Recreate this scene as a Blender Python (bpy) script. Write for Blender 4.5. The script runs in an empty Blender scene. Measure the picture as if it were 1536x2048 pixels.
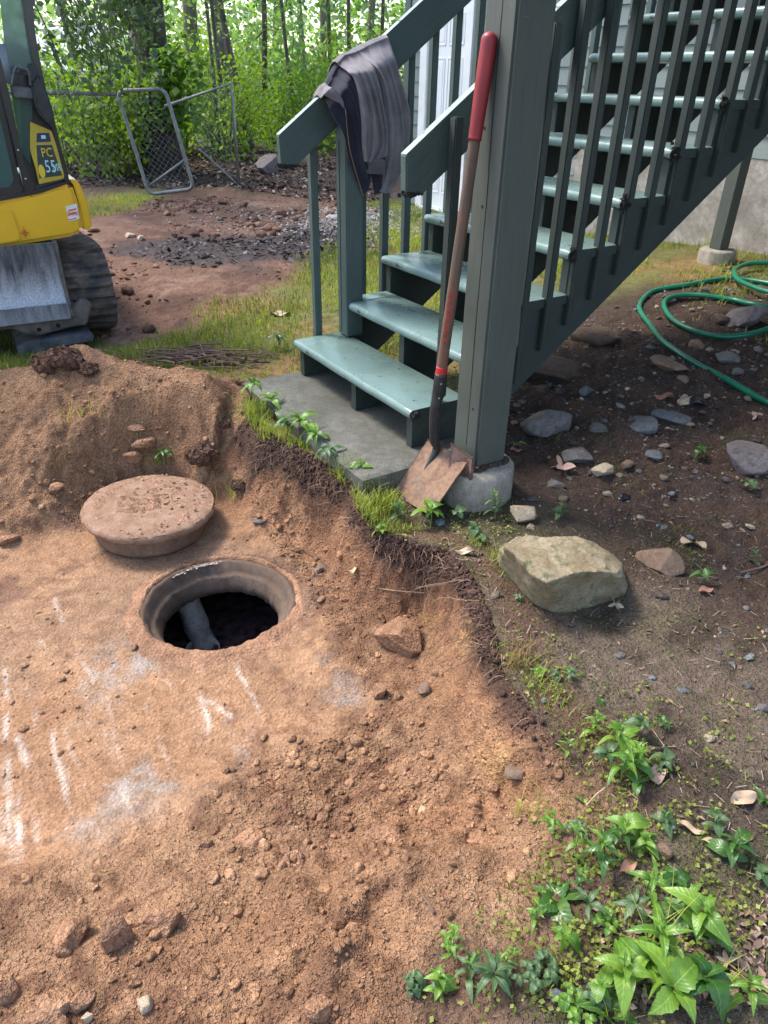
import bpy, math, random
import numpy as np
from mathutils import Matrix, Vector
rnd = random.Random(7)
rng = np.random.default_rng(7)
sc = bpy.context.scene
col = sc.collection
# ------------------------------------------------------------------ camera
FPX, PITCH, ROLL, CAMH = 1422.38, 0.54833, 0.018635, 1.2768
fw = np.array([0, math.cos(PITCH), -math.sin(PITCH)])
up0 = np.array([0, math.sin(PITCH), math.cos(PITCH)])
r0 = np.array([1.0, 0, 0])
cr = r0 * math.cos(ROLL) + up0 * math.sin(ROLL)
cu = -r0 * math.sin(ROLL) + up0 * math.cos(ROLL)
CP = np.array([0, 0, CAMH])
cd = bpy.data.cameras.new('camera')
cam = bpy.data.objects.new('camera', cd)
col.objects.link(cam)
cam.matrix_world = Matrix([[cr[i], cu[i], -fw[i], CP[i]] for i in range(3)] + [[0, 0, 0, 1]])
cd.sensor_fit = 'VERTICAL'
cd.sensor_height = 36.0
cd.lens = FPX / 2048 * 36.0
cd.clip_start = 0.02
cd.clip_end = 600
sc.camera = cam
# ------------------------------------------------------------------ light
SUN_EL, SUN_AZ = math.radians(56), math.radians(-62)      # azimuth from +Y towards +X
wd = bpy.data.worlds.new('World'); sc.world = wd; wd.use_nodes = True
nt = wd.node_tree
sky = nt.nodes.new('ShaderNodeTexSky'); sky.sky_type = 'NISHITA'; sky.sun_disc = False
sky.sun_elevation = SUN_EL; sky.sun_rotation = SUN_AZ
sky.air_density = 1.0; sky.dust_density = 2.0; sky.ozone_density = 0.6
nt.links.new(sky.outputs[0], nt.nodes['Background'].inputs[0])
nt.nodes['Background'].inputs[1].default_value = 0.15
sd = bpy.data.lights.new('sun', 'SUN'); sun = bpy.data.objects.new('sun', sd); col.objects.link(sun)
sd.energy = 1.5; sd.angle = math.radians(14); sd.color = (1.0, 0.95, 0.87)
sv = Vector((math.sin(SUN_AZ) * math.cos(SUN_EL), math.cos(SUN_AZ) * math.cos(SUN_EL), math.sin(SUN_EL)))
sun.rotation_euler = (-sv).to_track_quat('-Z', 'Y').to_euler()
sc.view_settings.view_transform = 'Standard'; sc.view_settings.look = 'None'
sc.view_settings.gamma = 1; sc.view_settings.use_curve_mapping = False
sc.view_settings.exposure = 1.72
sc.cycles.max_bounces = 8; sc.cycles.diffuse_bounces = 4; sc.cycles.glossy_bounces = 3
sc.cycles.transparent_max_bounces = 8
sc.cycles.caustics_reflective = False; sc.cycles.caustics_refractive = False
# ------------------------------------------------------------------ stair frame: s = up the flight, t = across towards the viewer's right
YAW = 0.57873
A3 = np.array([math.cos(YAW), math.sin(YAW), 0]); W3 = np.array([math.sin(YAW), -math.cos(YAW), 0]); Z3 = np.array([0, 0, 1.0])
S0 = np.array([-0.460, 3.398, 0])
RISE, RUN, WID = 0.175, 0.2502, 0.997
def SP(s, t, z=0.0): return S0 + A3 * s + W3 * t + Z3 * z
def ST(P): d = np.asarray(P)[..., :2] - S0[:2]; return d @ A3[:2], d @ W3[:2]
def ray(u, v): return fw + cr * ((u - 768) / FPX) - cu * ((v - 1024) / FPX)
def at(u, v, z): d = ray(u, v); return CP + d * ((z - CAMH) / d[2])
def onpl(u, v, n, P): d = ray(u, v); return CP + d * (((np.asarray(P) - CP) @ n) / (d @ n))
# ------------------------------------------------------------------ noise
def _h(ix, iy, s):
    n = (ix.astype(np.int64) * 374761393 + iy.astype(np.int64) * 668265263 + s * 1442695041) & 0xffffffff
    n = ((n ^ (n >> 13)) * 1274126177) & 0xffffffff
    return ((n ^ (n >> 16)) & 0xffff) / 65535.0
def vn(x, y, s=0):
    ix = np.floor(x); iy = np.floor(y); fx = x - ix; fy = y - iy
    fx = fx * fx * fx * (fx * (fx * 6 - 15) + 10); fy = fy * fy * fy * (fy * (fy * 6 - 15) + 10)
    a = _h(ix, iy, s); b = _h(ix + 1, iy, s); c = _h(ix, iy + 1, s); d = _h(ix + 1, iy + 1, s)
    return (a + (b - a) * fx) * (1 - fy) + (c + (d - c) * fx) * fy
def fbm(x, y, f, o=4, s=0, g=0.5):
    x = np.asarray(x, float); y = np.asarray(y, float)
    r = 0; a = 1; t = 0
    for k in range(o):
        th = 0.6 + k * 1.1
        r = r + a * (vn((x * math.cos(th) + y * math.sin(th)) * f + 13.7 * k, (-x * math.sin(th) + y * math.cos(th)) * f + 7.3 * k, s + k) - .5)
        t += a; a *= g; f *= 2.03
    return r / t * 2
def ss(a, b, x): t = np.clip((np.asarray(x, float) - a) / (b - a), 0, 1); return t * t * (3 - 2 * t)
# ------------------------------------------------------------------ object helpers
def tag(o, label=None, cat=None, group=None, kind=None):
    if label: o['label'] = label
    if cat: o['category'] = cat
    if group: o['group'] = group
    if kind: o['kind'] = kind
    return o
def link(o, parent=None):
    col.objects.link(o)
    if parent is not None:
        o.parent = parent
        bpy_parent_fix.append((o, parent))
    return o
bpy_parent_fix = []
def empty(name, loc=(0, 0, 0), rz=0.0):
    o = bpy.data.objects.new(name, None); col.objects.link(o)
    o.location = loc; o.rotation_euler = (0, 0, rz); o.empty_display_size = 0.1
    return o
def mworld(o):
    m = o.matrix_basis.copy()
    while o.parent is not None: o = o.parent; m = o.matrix_basis @ m
    return m
def put(o, parent, mw=None):
    """link o with world matrix mw under parent"""
    col.objects.link(o)
    mw = Matrix.Identity(4) if mw is None else mw
    if parent is not None:
        o.parent = parent
        o.matrix_basis = mworld(parent).inverted() @ mw
    else: o.matrix_basis = mw
    return o
def mesh_np(name, V, F, mat, smooth=False, colr=None, matidx=None):
    """V (n,3); F list of index arrays (each (m,k)) """
    me = bpy.data.meshes.new(name)
    V = np.asarray(V, np.float32)
    if isinstance(F, np.ndarray): F = [F]
    me.vertices.add(len(V)); me.vertices.foreach_set('co', V.ravel())
    tot = sum(f.size for f in F); nf = sum(len(f) for f in F)
    me.loops.add(tot); me.polygons.add(nf)
    me.loops.foreach_set('vertex_index', np.concatenate([f.ravel() for f in F]).astype(np.int32))
    ls = []; lt = []; p = 0
    for f in F:
        k = f.shape[1]; ls.append(p + np.arange(len(f)) * k); p += f.size; lt.append(np.full(len(f), k))
    me.polygons.foreach_set('loop_start', np.concatenate(ls).astype(np.int32))
    try: me.polygons.foreach_set('loop_total', np.concatenate(lt).astype(np.int32))
    except Exception: pass
    me.polygons.foreach_set('use_smooth', np.full(nf, smooth))
    for m in (mat if isinstance(mat, (list, tuple)) else [mat]):
        me.materials.append(m)
    if matidx is not None: me.polygons.foreach_set('material_index', np.asarray(matidx, np.int32))
    if colr is not None:
        c = me.color_attributes.new('Col', 'FLOAT_COLOR', 'POINT')
        cc = np.ones((len(V), 4), np.float32); cc[:, :colr.shape[1]] = colr
        c.data.foreach_set('color', cc.ravel())
    me.update(calc_edges=True); me.validate()
    return me
def obj_np(name, V, F, mat, parent=None, smooth=False, colr=None, mw=None, matidx=None):
    return put(bpy.data.objects.new(name, mesh_np(name, V, F, mat, smooth, colr, matidx)), parent, mw)
class MB:
    """collects pieces, builds ONE mesh object"""
    def __init__(s): s.v = []; s.f = {}; s.n = 0; s.mi = {}
    def add(s, V, F, mi=0):
        V = np.asarray(V, float)
        for f in (F if isinstance(F, list) else [F]):
            f = np.asarray(f)
            s.f.setdefault(f.shape[1], []).append(f + s.n); s.mi.setdefault(f.shape[1], []).append(np.full(len(f), mi))
        s.v.append(V); s.n += len(V); return s
    def box(s, c, d, R=None, mi=0, bev=0.0):
        x, y, z = np.array(d) / 2
        if bev <= 0:
            V = np.array([[a, b, e] for a in (-x, x) for b in (-y, y) for e in (-z, z)])
            F = np.array([[0, 1, 3, 2], [4, 6, 7, 5], [0, 4, 5, 1], [2, 3, 7, 6], [0, 2, 6, 4], [1, 5, 7, 3]])
            Fs = F
        else:
            V, Fs = bevbox(2 * x, 2 * y, 2 * z, bev)
        if R is not None: V = V @ np.asarray(R).T
        return s.add(V + np.array(c), Fs, mi)
    def tube(s, P, r, n=8, cap=True, mi=0):
        V, F = tube(P, r, n, cap); return s.add(V, F, mi)
    def build(s, name, mat, parent=None, smooth=False, mw=None, colr=None):
        ks = sorted(s.f); F = [np.concatenate(s.f[k]) for k in ks]; mi = np.concatenate([np.concatenate(s.mi[k]) for k in ks])
        return obj_np(name, np.concatenate(s.v), F, mat, parent, smooth, colr, mw, mi if mi.any() else None)
def bevbox(lx, ly, lz, b):
    """box with chamfered edges: 24 verts"""
    b = min(b, lx / 2.2, ly / 2.2, lz / 2.2)
    h = np.array([lx, ly, lz]) / 2; V = []; idx = {}
    for sx in (-1, 1):
        for sy in (-1, 1):
            for sz in (-1, 1):
                for ax in range(3):
                    p = h - b; q = p.copy(); q[ax] = h[ax]
                    idx[(sx, sy, sz, ax)] = len(V); V.append(q * np.array([sx, sy, sz]))
    F4 = []; F3 = []
    for ax in range(3):
        o = [i for i in range(3) if i != ax]
        for sgn in (-1, 1):
            q = []
            for (a, c) in ((-1, -1), (1, -1), (1, 1), (-1, 1)):
                k = [0, 0, 0]; k[ax] = sgn; k[o[0]] = a; k[o[1]] = c; q.append(idx[(*k, ax)])
            if (sgn > 0) == (ax == 1): q = q[::-1]
            F4.append(q)
    for ax in range(3):       # edges along ax
        o = [i for i in range(3) if i != ax]
        for a in (-1, 1):
            for c in (-1, 1):
                def K(e, w):
                    k = [0, 0, 0]; k[ax] = e; k[o[0]] = a; k[o[1]] = c; return idx[(*k, w)]
                q = [K(-1, o[0]), K(1, o[0]), K(1, o[1]), K(-1, o[1])]
                if (a * c > 0) != (ax == 1): q = q[::-1]
                F4.append(q)
    for sx in (-1, 1):
        for sy in (-1, 1):
            for sz in (-1, 1):
                q = [idx[(sx, sy, sz, k)] for k in range(3)]
                if sx * sy * sz < 0: q = q[::-1]
                F3.append(q)
    return np.array(V), [np.array(F3), np.array(F4)]
def tube(P, r, n=8, cap=True):
    P = np.asarray(P, float); r = np.broadcast_to(np.asarray(r, float), (len(P),))
    T = np.gradient(P, axis=0); T /= np.linalg.norm(T, axis=1)[:, None] + 1e-12
    ref = np.array([0, 0, 1.0]) if abs(T[0][2]) < .9 else np.array([1.0, 0, 0])
    U = np.cross(T[0], ref); U /= np.linalg.norm(U); V = []
    for i in range(len(P)):
        U = U - T[i] * (U @ T[i]); U /= np.linalg.norm(U); B = np.cross(T[i], U)
        for k in range(n):
            a = 2 * math.pi * k / n; V.append(P[i] + r[i] * (U * math.cos(a) + B * math.sin(a)))
    F = [[i * n + k, i * n + (k + 1) % n, (i + 1) * n + (k + 1) % n, (i + 1) * n + k] for i in range(len(P) - 1) for k in range(n)]
    Fs = [np.array(F)]
    if cap:
        V.append(P[0]); V.append(P[-1]); m = len(V) - 2
        Fs.append(np.array([[m, (k + 1) % n, k] for k in range(n)] + [[m + 1, (len(P) - 1) * n + k, (len(P) - 1) * n + (k + 1) % n] for k in range(n)]))
    return np.array(V), Fs
def spline(P, n=8):
    P = np.asarray(P, float); Q = np.vstack([2 * P[0] - P[1], P, 2 * P[-1] - P[-2]]); out = []
    for i in range(1, len(Q) - 2):
        for k in range(n):
            t = k / n; a, b, c, d = Q[i - 1], Q[i], Q[i + 1], Q[i + 2]
            out.append(.5 * ((2 * b) + (c - a) * t + (2 * a - 5 * b + 4 * c - d) * t * t + (3 * b - a - 3 * c + d) * t ** 3))
    out.append(P[-1]); return np.array(out)
def lathe(prof, n=48, c=(0, 0, 0)):
    prof = np.asarray(prof, float); m = len(prof); V = []
    for k in range(n):
        a = 2 * math.pi * k / n
        for (r, z) in prof: V.append([c[0] + r * math.cos(a), c[1] + r * math.sin(a), c[2] + z])
    F = [[k * m + j, ((k + 1) % n) * m + j, ((k + 1) % n) * m + j + 1, k * m + j + 1] for k in range(n) for j in range(m - 1)]
    return np.array(V), np.array(F)
def prism(name, poly, t0, t1, ang, mat, parent, org=None, U=None, N=None, bev=0.0):
    """extrude a polygon (x,z) lying in plane (U,Z) from t0 to t1 along N; local X turned by ang for the grain"""
    org = S0 if org is None else org; U = A3 if U is None else U; N = W3 if N is None else N
    ca, sa = math.cos(ang), math.sin(ang)
    X = U * ca + Z3 * sa; Zl = -U * sa + Z3 * ca; Y = np.cross(Zl, X)
    sg = 1 if Y @ N > 0 else -1
    import bmesh
    c = np.mean(poly, axis=0)
    O = org + U * c[0] + Z3 * c[1] + N * (t0 + t1) / 2
    bm = bmesh.new(); h = (t1 - t0) / 2; A = []; B = []
    for (x, z) in poly:
        d = U * (x - c[0]) + Z3 * (z - c[1]); lx, lz = d @ X, d @ Zl
        A.append(bm.verts.new((lx, -h, lz))); B.append(bm.verts.new((lx, h, lz)))
    n = len(poly); bm.faces.new(A); bm.faces.new(B[::-1])
    for i in range(n): bm.faces.new((A[i], B[i], B[(i + 1) % n], A[(i + 1) % n]))
    bmesh.ops.recalc_face_normals(bm, faces=bm.faces)
    if bev > 0: bmesh.ops.bevel(bm, geom=list(bm.edges), offset=bev, segments=2, affect='EDGES', clamp_overlap=True)
    me = bpy.data.meshes.new(name); bm.to_mesh(me); bm.free(); me.materials.append(mat)
    o = bpy.data.objects.new(name, me)
    mw = Matrix([[X[i], Y[i], Zl[i], O[i]] for i in range(3)] + [[0, 0, 0, 1]])
    return put(o, parent, mw)
def board(name, P0, P1, wdir, w, h, mat, parent, bev=0.003):
    """board from P0 to P1 (centre line); wdir = direction of width w, h the other; local X along the board"""
    P0 = np.asarray(P0, float); P1 = np.asarray(P1, float); X = P1 - P0; L = np.linalg.norm(X); X /= L
    Yd = np.asarray(wdir, float); Yd = Yd - X * (Yd @ X); Yd /= np.linalg.norm(Yd); Zd = np.cross(X, Yd); O = (P0 + P1) / 2
    V, F = bevbox(L, w, h, bev)
    mw = Matrix([[X[i], Yd[i], Zd[i], O[i]] for i in range(3)] + [[0, 0, 0, 1]])
    return obj_np(name, V, F, mat, parent, False, None, mw)
# ------------------------------------------------------------------ materials
class NT:
    def __init__(s, name):
        s.m = bpy.data.materials.new(name); s.m.use_nodes = True; s.t = s.m.node_tree; s.b = s.t.nodes['Principled BSDF']
        s.out = s.t.nodes['Material Output']
    def n(s, ty, ins=None, **kw):
        x = s.t.nodes.new(ty)
        for k, v in kw.items(): setattr(x, k, v)
        for k, v in (ins or {}).items():
            if isinstance(v, bpy.types.NodeSocket): s.t.links.new(v, x.inputs[k])
            else: x.inputs[k].default_value = v
        return x
    def co(s, sc=(1, 1, 1), kind='Object'):
        tc = s.n('ShaderNodeTexCoord'); return s.n('ShaderNodeMapping', {'Vector': tc.outputs[kind], 'Scale': sc}).outputs[0]
    def noise(s, vec, scale, det=4, rough=.55, dist=0.0):
        return s.n('ShaderNodeTexNoise', {'Vector': vec, 'Scale': scale, 'Detail': det, 'Roughness': rough, 'Distortion': dist}).outputs['Fac']
    def ramp(s, fac, stops):
        r = s.n('ShaderNodeValToRGB', {'Fac': fac}); e = r.color_ramp.elements
        while len(e) < len(stops): e.new(.5)
        for i, (p, c) in enumerate(stops): e[i].position = p; e[i].color = (*c, 1) if len(c) == 3 else c
        return r.outputs[0]
    def mix(s, f, a, b, mode='MIX'):
        x = s.n('ShaderNodeMix', data_type='RGBA', blend_type=mode)
        for k, v in ((0, f), (6, a), (7, b)):
            if isinstance(v, bpy.types.NodeSocket): s.t.links.new(v, x.inputs[k])
            else: x.inputs[k].default_value = (*v, 1) if isinstance(v, tuple) and len(v) == 3 else v
        return x.outputs[2]
    def math(s, op, a, b=0.0):
        x = s.n('ShaderNodeMath', operation=op)
        for k, v in ((0, a), (1, b)):
            if isinstance(v, bpy.types.NodeSocket): s.t.links.new(v, x.inputs[k])
            else: x.inputs[k].default_value = v
        return x.outputs[0]
    def set(s, color=None, rough=None, **kw):
        for k, v in (('Base Color', color), ('Roughness', rough), *kw.items()):
            if v is None: continue
            k = k.replace('_', ' ')
            if isinstance(v, bpy.types.NodeSocket): s.t.links.new(v, s.b.inputs[k])
            else: s.b.inputs[k].default_value = (*v, 1) if isinstance(v, tuple) and len(v) == 3 else v
        return s
    def bump(s, h, strength=.3, dist=.01, prev=None):
        ins = {'Height': h, 'Strength': strength, 'Distance': dist}
        if prev is not None: ins['Normal'] = prev
        x = s.n('ShaderNodeBump', ins); s.t.links.new(x.outputs[0], s.b.inputs['Normal']); return x.outputs[0]
def simple(name, c, rough=.6, var=.25, scale=12, bump=0.0, bscale=60, metal=0.0, spec=.5, coat=0.0):
    n = NT(name); v = n.co()
    f = n.noise(v, scale, 5, .6)
    a = tuple(x * (1 - var) for x in c); b = tuple(min(1, x * (1 + var)) for x in c)
    n.set(n.ramp(f, [(.3, a), (.7, b)]), rough, Metallic=metal, Coat_Weight=coat, **{'Specular_IOR_Level': spec})
    if bump: n.bump(n.noise(v, bscale, 5, .6), bump, .004)
    return n.m
def painted(name, c, c2=None, rough=.45, chips=.0, grain=1.0, dirt=.35):
    """painted timber: local X is the grain"""
    n = NT(name); v = n.co((1.2, 22, 22)); v1 = n.co()
    oi = n.n('ShaderNodeObjectInfo')
    g = n.noise(v, 6, 6, .62, .4); big = n.noise(v1, 3.2, 4); fine = n.noise(v1, 70, 3)
    base = n.ramp(big, [(.3, tuple(x * .84 for x in c)), (.7, tuple(x * 1.1 for x in c))])
    dk = tuple(x * .62 for x in c)
    base = n.mix(n.math('MULTIPLY', n.ramp(g, [(.34, (1, 1, 1)), (.5, (0, 0, 0))]), .55 * grain), base, dk)
    gray = n.mix(oi.outputs['Random'], (.86, .88, .86), (1.1, 1.09, 1.06))
    base = n.mix(1.0, base, gray, 'MULTIPLY')
    # weathered grime in drips and specks of lifted paint
    d = n.noise(n.co((2.0, 9, 9)), 2.4, 5, .7)
    base = n.mix(n.math('MULTIPLY', n.ramp(d, [(.5, (0, 0, 0)), (.72, (1, 1, 1))]), dirt), base, (.075, .08, .06))
    sp = n.ramp(n.noise(n.co((30, 60, 60)), 4, 2, .5), [(.745, (0, 0, 0)), (.76, (1, 1, 1))])
    base = n.mix(n.math('MULTIPLY', sp, .55), base, (.50, .53, .50))
    if chips: base = n.mix(n.ramp(n.noise(v1, 16, 5, .75), [(1 - chips - .36, (0, 0, 0)), (1 - chips - .33, (1, 1, 1))]), base, (.05, .04, .032))
    n.set(base, n.ramp(big, [(.3, (rough - .1,) * 3), (.7, (rough + .15,) * 3)]))
    n1 = n.bump(g, .35 * grain, .003); n.bump(fine, .12, .002, n1)
    return n.m
# ================================================================== GROUND
# rim of the excavation: world x, y, height of the rim, width of the slope inside it
_rim = []
for (x, y, z, w) in [(-3.4, 2.5, .08, .7), (-2.4, 2.9, .10, .65)]: _rim.append((x, y, z, w))
for (u, v, z, w) in [(0, 738, .12, .66), (90, 728, .13, .66), (150, 692, .20, .72), (215, 712, .16, .68), (300, 735, .13, .62), (400, 752, .12, .5),
                     (465, 778, .05, .42), (492, 815, 0, .32), (515, 858, -.03, .24), (575, 888, -.04, .19), (640, 928, -.05, .16), (700, 968, -.06, .14),
                     (735, 1040, -.09, .12), (795, 1082, -.11, .12), (885, 1105, -.12, .12), (950, 1175, -.12, .11), (982, 1265, -.12, .12), (992, 1330, -.12, .13),
                     (1050, 1420, -.12, .13), (1112, 1490, -.12, .15), (1150, 1580, -.13, .22), (1090, 1660, -.14, .28), (1045, 1760, -.15, .32), (930, 1850, -.16, .34),
                     (860, 1930, -.17, .36), (850, 2090, -.18, .38)]:
    P = at(u, v, z); _rim.append((P[0], P[1], z, w))
_rim += [(.12, .25, -.20, .4), (.05, -.6, -.22, .5), (-1.5, -1.1, -.2, .6), (-3.6, -.6, -.1, .7), (-4.0, 1.2, 0, .7)]
RIM = np.array(_rim)
def _resample(R, n=4):
    out = []
    m = len(R)
    for i in range(m):
        a, b, c, d = R[(i - 1) % m], R[i], R[(i + 1) % m], R[(i + 2) % m]
        for k in range(n):
            t = k / n; out.append(.5 * ((2 * b) + (c - a) * t + (2 * a - 5 * b + 4 * c - d) * t * t + (3 * b - a - 3 * c + d) * t ** 3))
    return np.array(out)
RIM = _resample(RIM)
def rimdist(x, y):
    """signed distance (positive inside the hole), rim height and slope width at the nearest rim point"""
    x = np.asarray(x, float).ravel(); y = np.asarray(y, float).ravel()
    best = np.full(x.shape, 1e9); z = np.zeros_like(x); w = np.ones_like(x); ins = np.zeros(x.shape, bool)
    m = len(RIM)
    for i in range(m):
        a = RIM[i]; b = RIM[(i + 1) % m]; dx, dy = b[0] - a[0], b[1] - a[1]
        t = np.clip(((x - a[0]) * dx + (y - a[1]) * dy) / (dx * dx + dy * dy + 1e-12), 0, 1)
        d2 = (x - a[0] - t * dx) ** 2 + (y - a[1] - t * dy) ** 2
        k = d2 < best; best = np.where(k, d2, best); z = np.where(k, a[2] + t * (b[2] - a[2]), z); w = np.where(k, a[3] + t * (b[3] - a[3]), w)
        c = ((a[1] > y) != (b[1] > y)) & (x < (b[0] - a[0]) * (y - a[1]) / (b[1] - a[1] + 1e-12) + a[0]); ins ^= c
    return np.where(ins, 1, -1) * np.sqrt(best), z, w
HC = np.array([-.600, 2.045]); HR = .262          # manhole in the tank top
TANKZ = -.385
LC = (at(162, 1030, -.255) + at(428, 1000, -.255)) / 2; LC = np.array([LC[0] - .010, LC[1] + .022, 0]); LR = .268
def grade(x, y):
    s, t = ST(np.stack([x, y], -1))
    g = -.035 + 0 * x
    g = g - .09 * ss(.9, 1.35, t) * (1 - ss(.4, 2.2, s))
    g = g - .05 * ss(-.3, .2, t) * (1 - ss(.8, 1.4, t)) * ss(-.1, .2, s) * (1 - ss(.8, 2, s))
    A = ss(-3.2, 0.2, t); B = ss(.8, 3.9, s)
    g = g + .235 * A * B + .03 * fbm(x, y, .35, 3, 5)
    g = g + .35 * ss(9.2, 13, y) * ss(2.0, -1.0, x) * (.6 + .4 * fbm(x, y, .3, 2, 9))
    # the soil humps behind the big post
    g = g + .10 * np.exp(-(((s - 1.0) / .28) ** 2 + ((t - 1.25) / .22) ** 2)) + .07 * np.exp(-(((s - 1.35) / .3) ** 2 + ((t - 1.0) / .2) ** 2))
    g = g - .11 * np.exp(-(((x + 2.0) / .85) ** 2 + ((y - 4.35) / .60) ** 2) ** 2)
    g = g + .05 * np.exp(-(((s - .35) / .12) ** 2 + ((t - 2.45) / .14) ** 2))
    return g
def hgt(x, y, fine=True):
    shp = np.shape(x); x = np.asarray(x, float).ravel(); y = np.asarray(y, float).ravel()
    j = .055 * fbm(x, y, 4.5, 5, 31) + .014 * fbm(x, y, 26, 3, 33)
    d, rz, rw = rimdist(x, y); dj = d + j * np.clip(rw * 5, 0, 1) * .8
    g = grade(x, y)
    n1 = fbm(x, y, 1.6, 5, 2); n2 = fbm(x, y, 9, 4, 3); n3 = fbm(x, y, 34, 3, 4)
    floor = TANKZ + .004
    slab = ss(.04, .24, -tankedge(x, y))          # 1 where the tank top lies bare
    loose = .012 + .03 * np.clip(fbm(x, y, 2.6, 3, 12) + .35, 0, 1) + .02 * n1 + .014 * n2 + .006 * n3
    near = ss(1.25, .45, y)
    loose = loose + .10 * near * ss(.35, -.3, x) + .05 * near
    floor = floor + np.where(True, (1 - slab) * np.clip(loose, 0.004, 1) + slab * (.0015 * n2 + .0012 * n3 + .002 * np.clip(fbm(x, y, 3, 3, 44), 0, 1)), 0)
    # talus at the foot of the bank
    k = np.clip(dj / rw, 0, 1)
    prof = 1 - ss(0, 1, k) ** .8
    steep = rw < .24
    prof = np.where(steep, np.where(k < .22, 1 - .15 * k / .22, .85 * (1 - (k - .22) / .78) ** 1.15), 1 - (k * .75 + .25 * k * k))
    foot = .055 * np.exp(-np.clip(dj - rw, 0, 9) / .10) * (.5 + n1 + .5 * n2)
    zin = floor + (rz - floor) * prof + np.where(dj > rw, foot, foot * k)
    # lumpy crumbly slope
    zin = zin + np.where(k < 1, np.sin(np.pi * k) * (.030 * n1 + .042 * n2 + .014 * n3), 0)
    out = -dj
    heap = np.exp(-(np.clip(out, 0, 9) / np.where(rz > .02, .20, .10)) ** 2)
    zout = g + (rz - g) * heap + np.where(rz > .02, heap * (.03 * n2 + .012 * n3 + .03 * n1), .010 * n2 + .004 * n3 + .006 * n1)
    z = np.where(dj > 0, zin, zout)
    dl = np.hypot(x - LC[0], y - LC[1]); kf = ss(.50, .27, dl); z = z * (1 - kf) + np.minimum(z, TANKZ + .012 + .006 * n2) * kf
    z = z - .05 * ss(.318, .285, np.hypot(x - HC[0], y - HC[1]))
    # small turf ledge beside the lid
    de = np.hypot((x + .86) / .16, (y - 2.82) / .10); z = z + .05 * ss(1.3, .6, de) * (.6 + n2)
    # far churned soil
    dirt = dirtmask(x, y)
    z = z + dirt * (.035 * n1 + .018 * n2 + .006 * n3)
    z = z + .012 * ss(6, 14, y) * n1
    s, t = ST(np.stack([x, y], -1))
    shade = ss(.3, 1.0, t + .4 * ss(.5, 1.5, s)) * ss(.3, .7, s)
    z = z + shade * (.030 * n1 + .022 * n2 + .008 * n3) * (d < 0)
    # keep soil below the concrete pad
    pad = ss(-.33, -.27, s) * ss(.36, .30, s) * ss(-.06, -.02, t) * ss(1.17, 1.13, t)
    z = np.where(pad > 0, z * (1 - pad) + np.minimum(z, -.06) * pad, z)
    return z.reshape(shp)
def poly_sd(P, x, y):
    P = np.asarray(P, float); best = np.full(np.shape(x), 1e9); ins = np.zeros(np.shape(x), bool); m = len(P)
    for i in range(m):
        a = P[i]; b = P[(i + 1) % m]; dx, dy = b[0] - a[0], b[1] - a[1]
        t = np.clip(((x - a[0]) * dx + (y - a[1]) * dy) / (dx * dx + dy * dy + 1e-12), 0, 1)
        best = np.minimum(best, (x - a[0] - t * dx) ** 2 + (y - a[1] - t * dy) ** 2)
        ins ^= ((a[1] > y) != (b[1] > y)) & (x < (b[0] - a[0]) * (y - a[1]) / (b[1] - a[1] + 1e-12) + a[0])
    return np.where(ins, -1, 1) * np.sqrt(best)
TANKP = np.array([at(u, v, TANKZ)[:2] for (u, v) in [(-500, 1080), (0, 1075), (150, 1050), (330, 1010), (470, 985), (560, 1060), (650, 1180), (700, 1260), (720, 1330),
                  (805, 1400), (790, 1455), (640, 1500), (520, 1560), (430, 1640), (300, 1700), (160, 1790), (0, 1850), (-600, 1900)]])
def tankedge(x, y): return poly_sd(TANKP, x, y) + .05 * fbm(x, y, 3.2, 4, 61)
DIRTP = np.array([at(u, v, -.03)[:2] for (u, v) in [(-300, 455), (60, 440), (190, 432), (330, 402), (480, 352), (600, 345), (668, 360), (735, 392), (760, 420), (700, 450), (680, 505), (560, 552), (420, 600), (330, 640), (226, 668), (60, 660), (-300, 650)]])
def dirtmask(x, y): return ss(.15, -.15, poly_sd(DIRTP, x, y) + .25 * fbm(x, y, 1.3, 3, 71) * 1.4)
def gp(u, v, zoff=0.0):
    """point where the line of sight through a photo pixel meets the ground"""
    d = ray(u, v); d = d / np.linalg.norm(d)
    ts = np.linspace(.4, 16, 900); P = CP + ts[:, None] * d; hz = hgt(P[:, 0], P[:, 1]) + zoff
    b = np.nonzero(P[:, 2] < hz)[0]
    if len(b) == 0: return at(u, v, 0)
    i = b[0]; lo, hi = ts[max(i - 1, 0)], ts[i]
    tt = np.linspace(lo, hi, 12); P = CP + tt[:, None] * d; b = np.nonzero(P[:, 2] < hgt(P[:, 0], P[:, 1]) + zoff)[0]
    return P[b[0]] if len(b) else P[-1]
def _gp_dummy(): pass
def axis_pts(lo, hi, step, f0, f1, gr):
    a = list(np.arange(f0, f1 + 1e-9, step)); x = f0; st = step
    L = []
    while x > lo: st *= gr; x -= st; L.append(x)
    x = a[-1]; st = step; R_ = []
    while x < hi: st *= gr; x += st; R_.append(x)
    return np.array(L[::-1] + a + R_)
gx = axis_pts(-220, 220, .0085, -1.95, 1.35, 1.035)
gy = axis_pts(-120, 400, .0085, .38, 3.75, 1.016)
X, Y = np.meshgrid(gx, gy)
x, y = X.ravel(), Y.ravel()
z = hgt(x, y)
# ---- colours of soil, turf and bare concrete
d, rz, rw = rimdist(x, y); s_, t_ = ST(np.stack([x, y], -1))
a1 = fbm(x, y, 1.3, 4, 101); a2 = fbm(x, y, 6, 4, 102); a3 = fbm(x, y, 28, 3, 103); a4 = fbm(x, y, .5, 3, 104)
def lerp(c, d_, k): return c + (np.asarray(d_, float) - c) * np.clip(k, 0, 1)[:, None]
C = np.tile(np.array([.066, .048, .036]), (len(x), 1))
C = lerp(C, [.108, .080, .060], .5 + a2)
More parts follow.
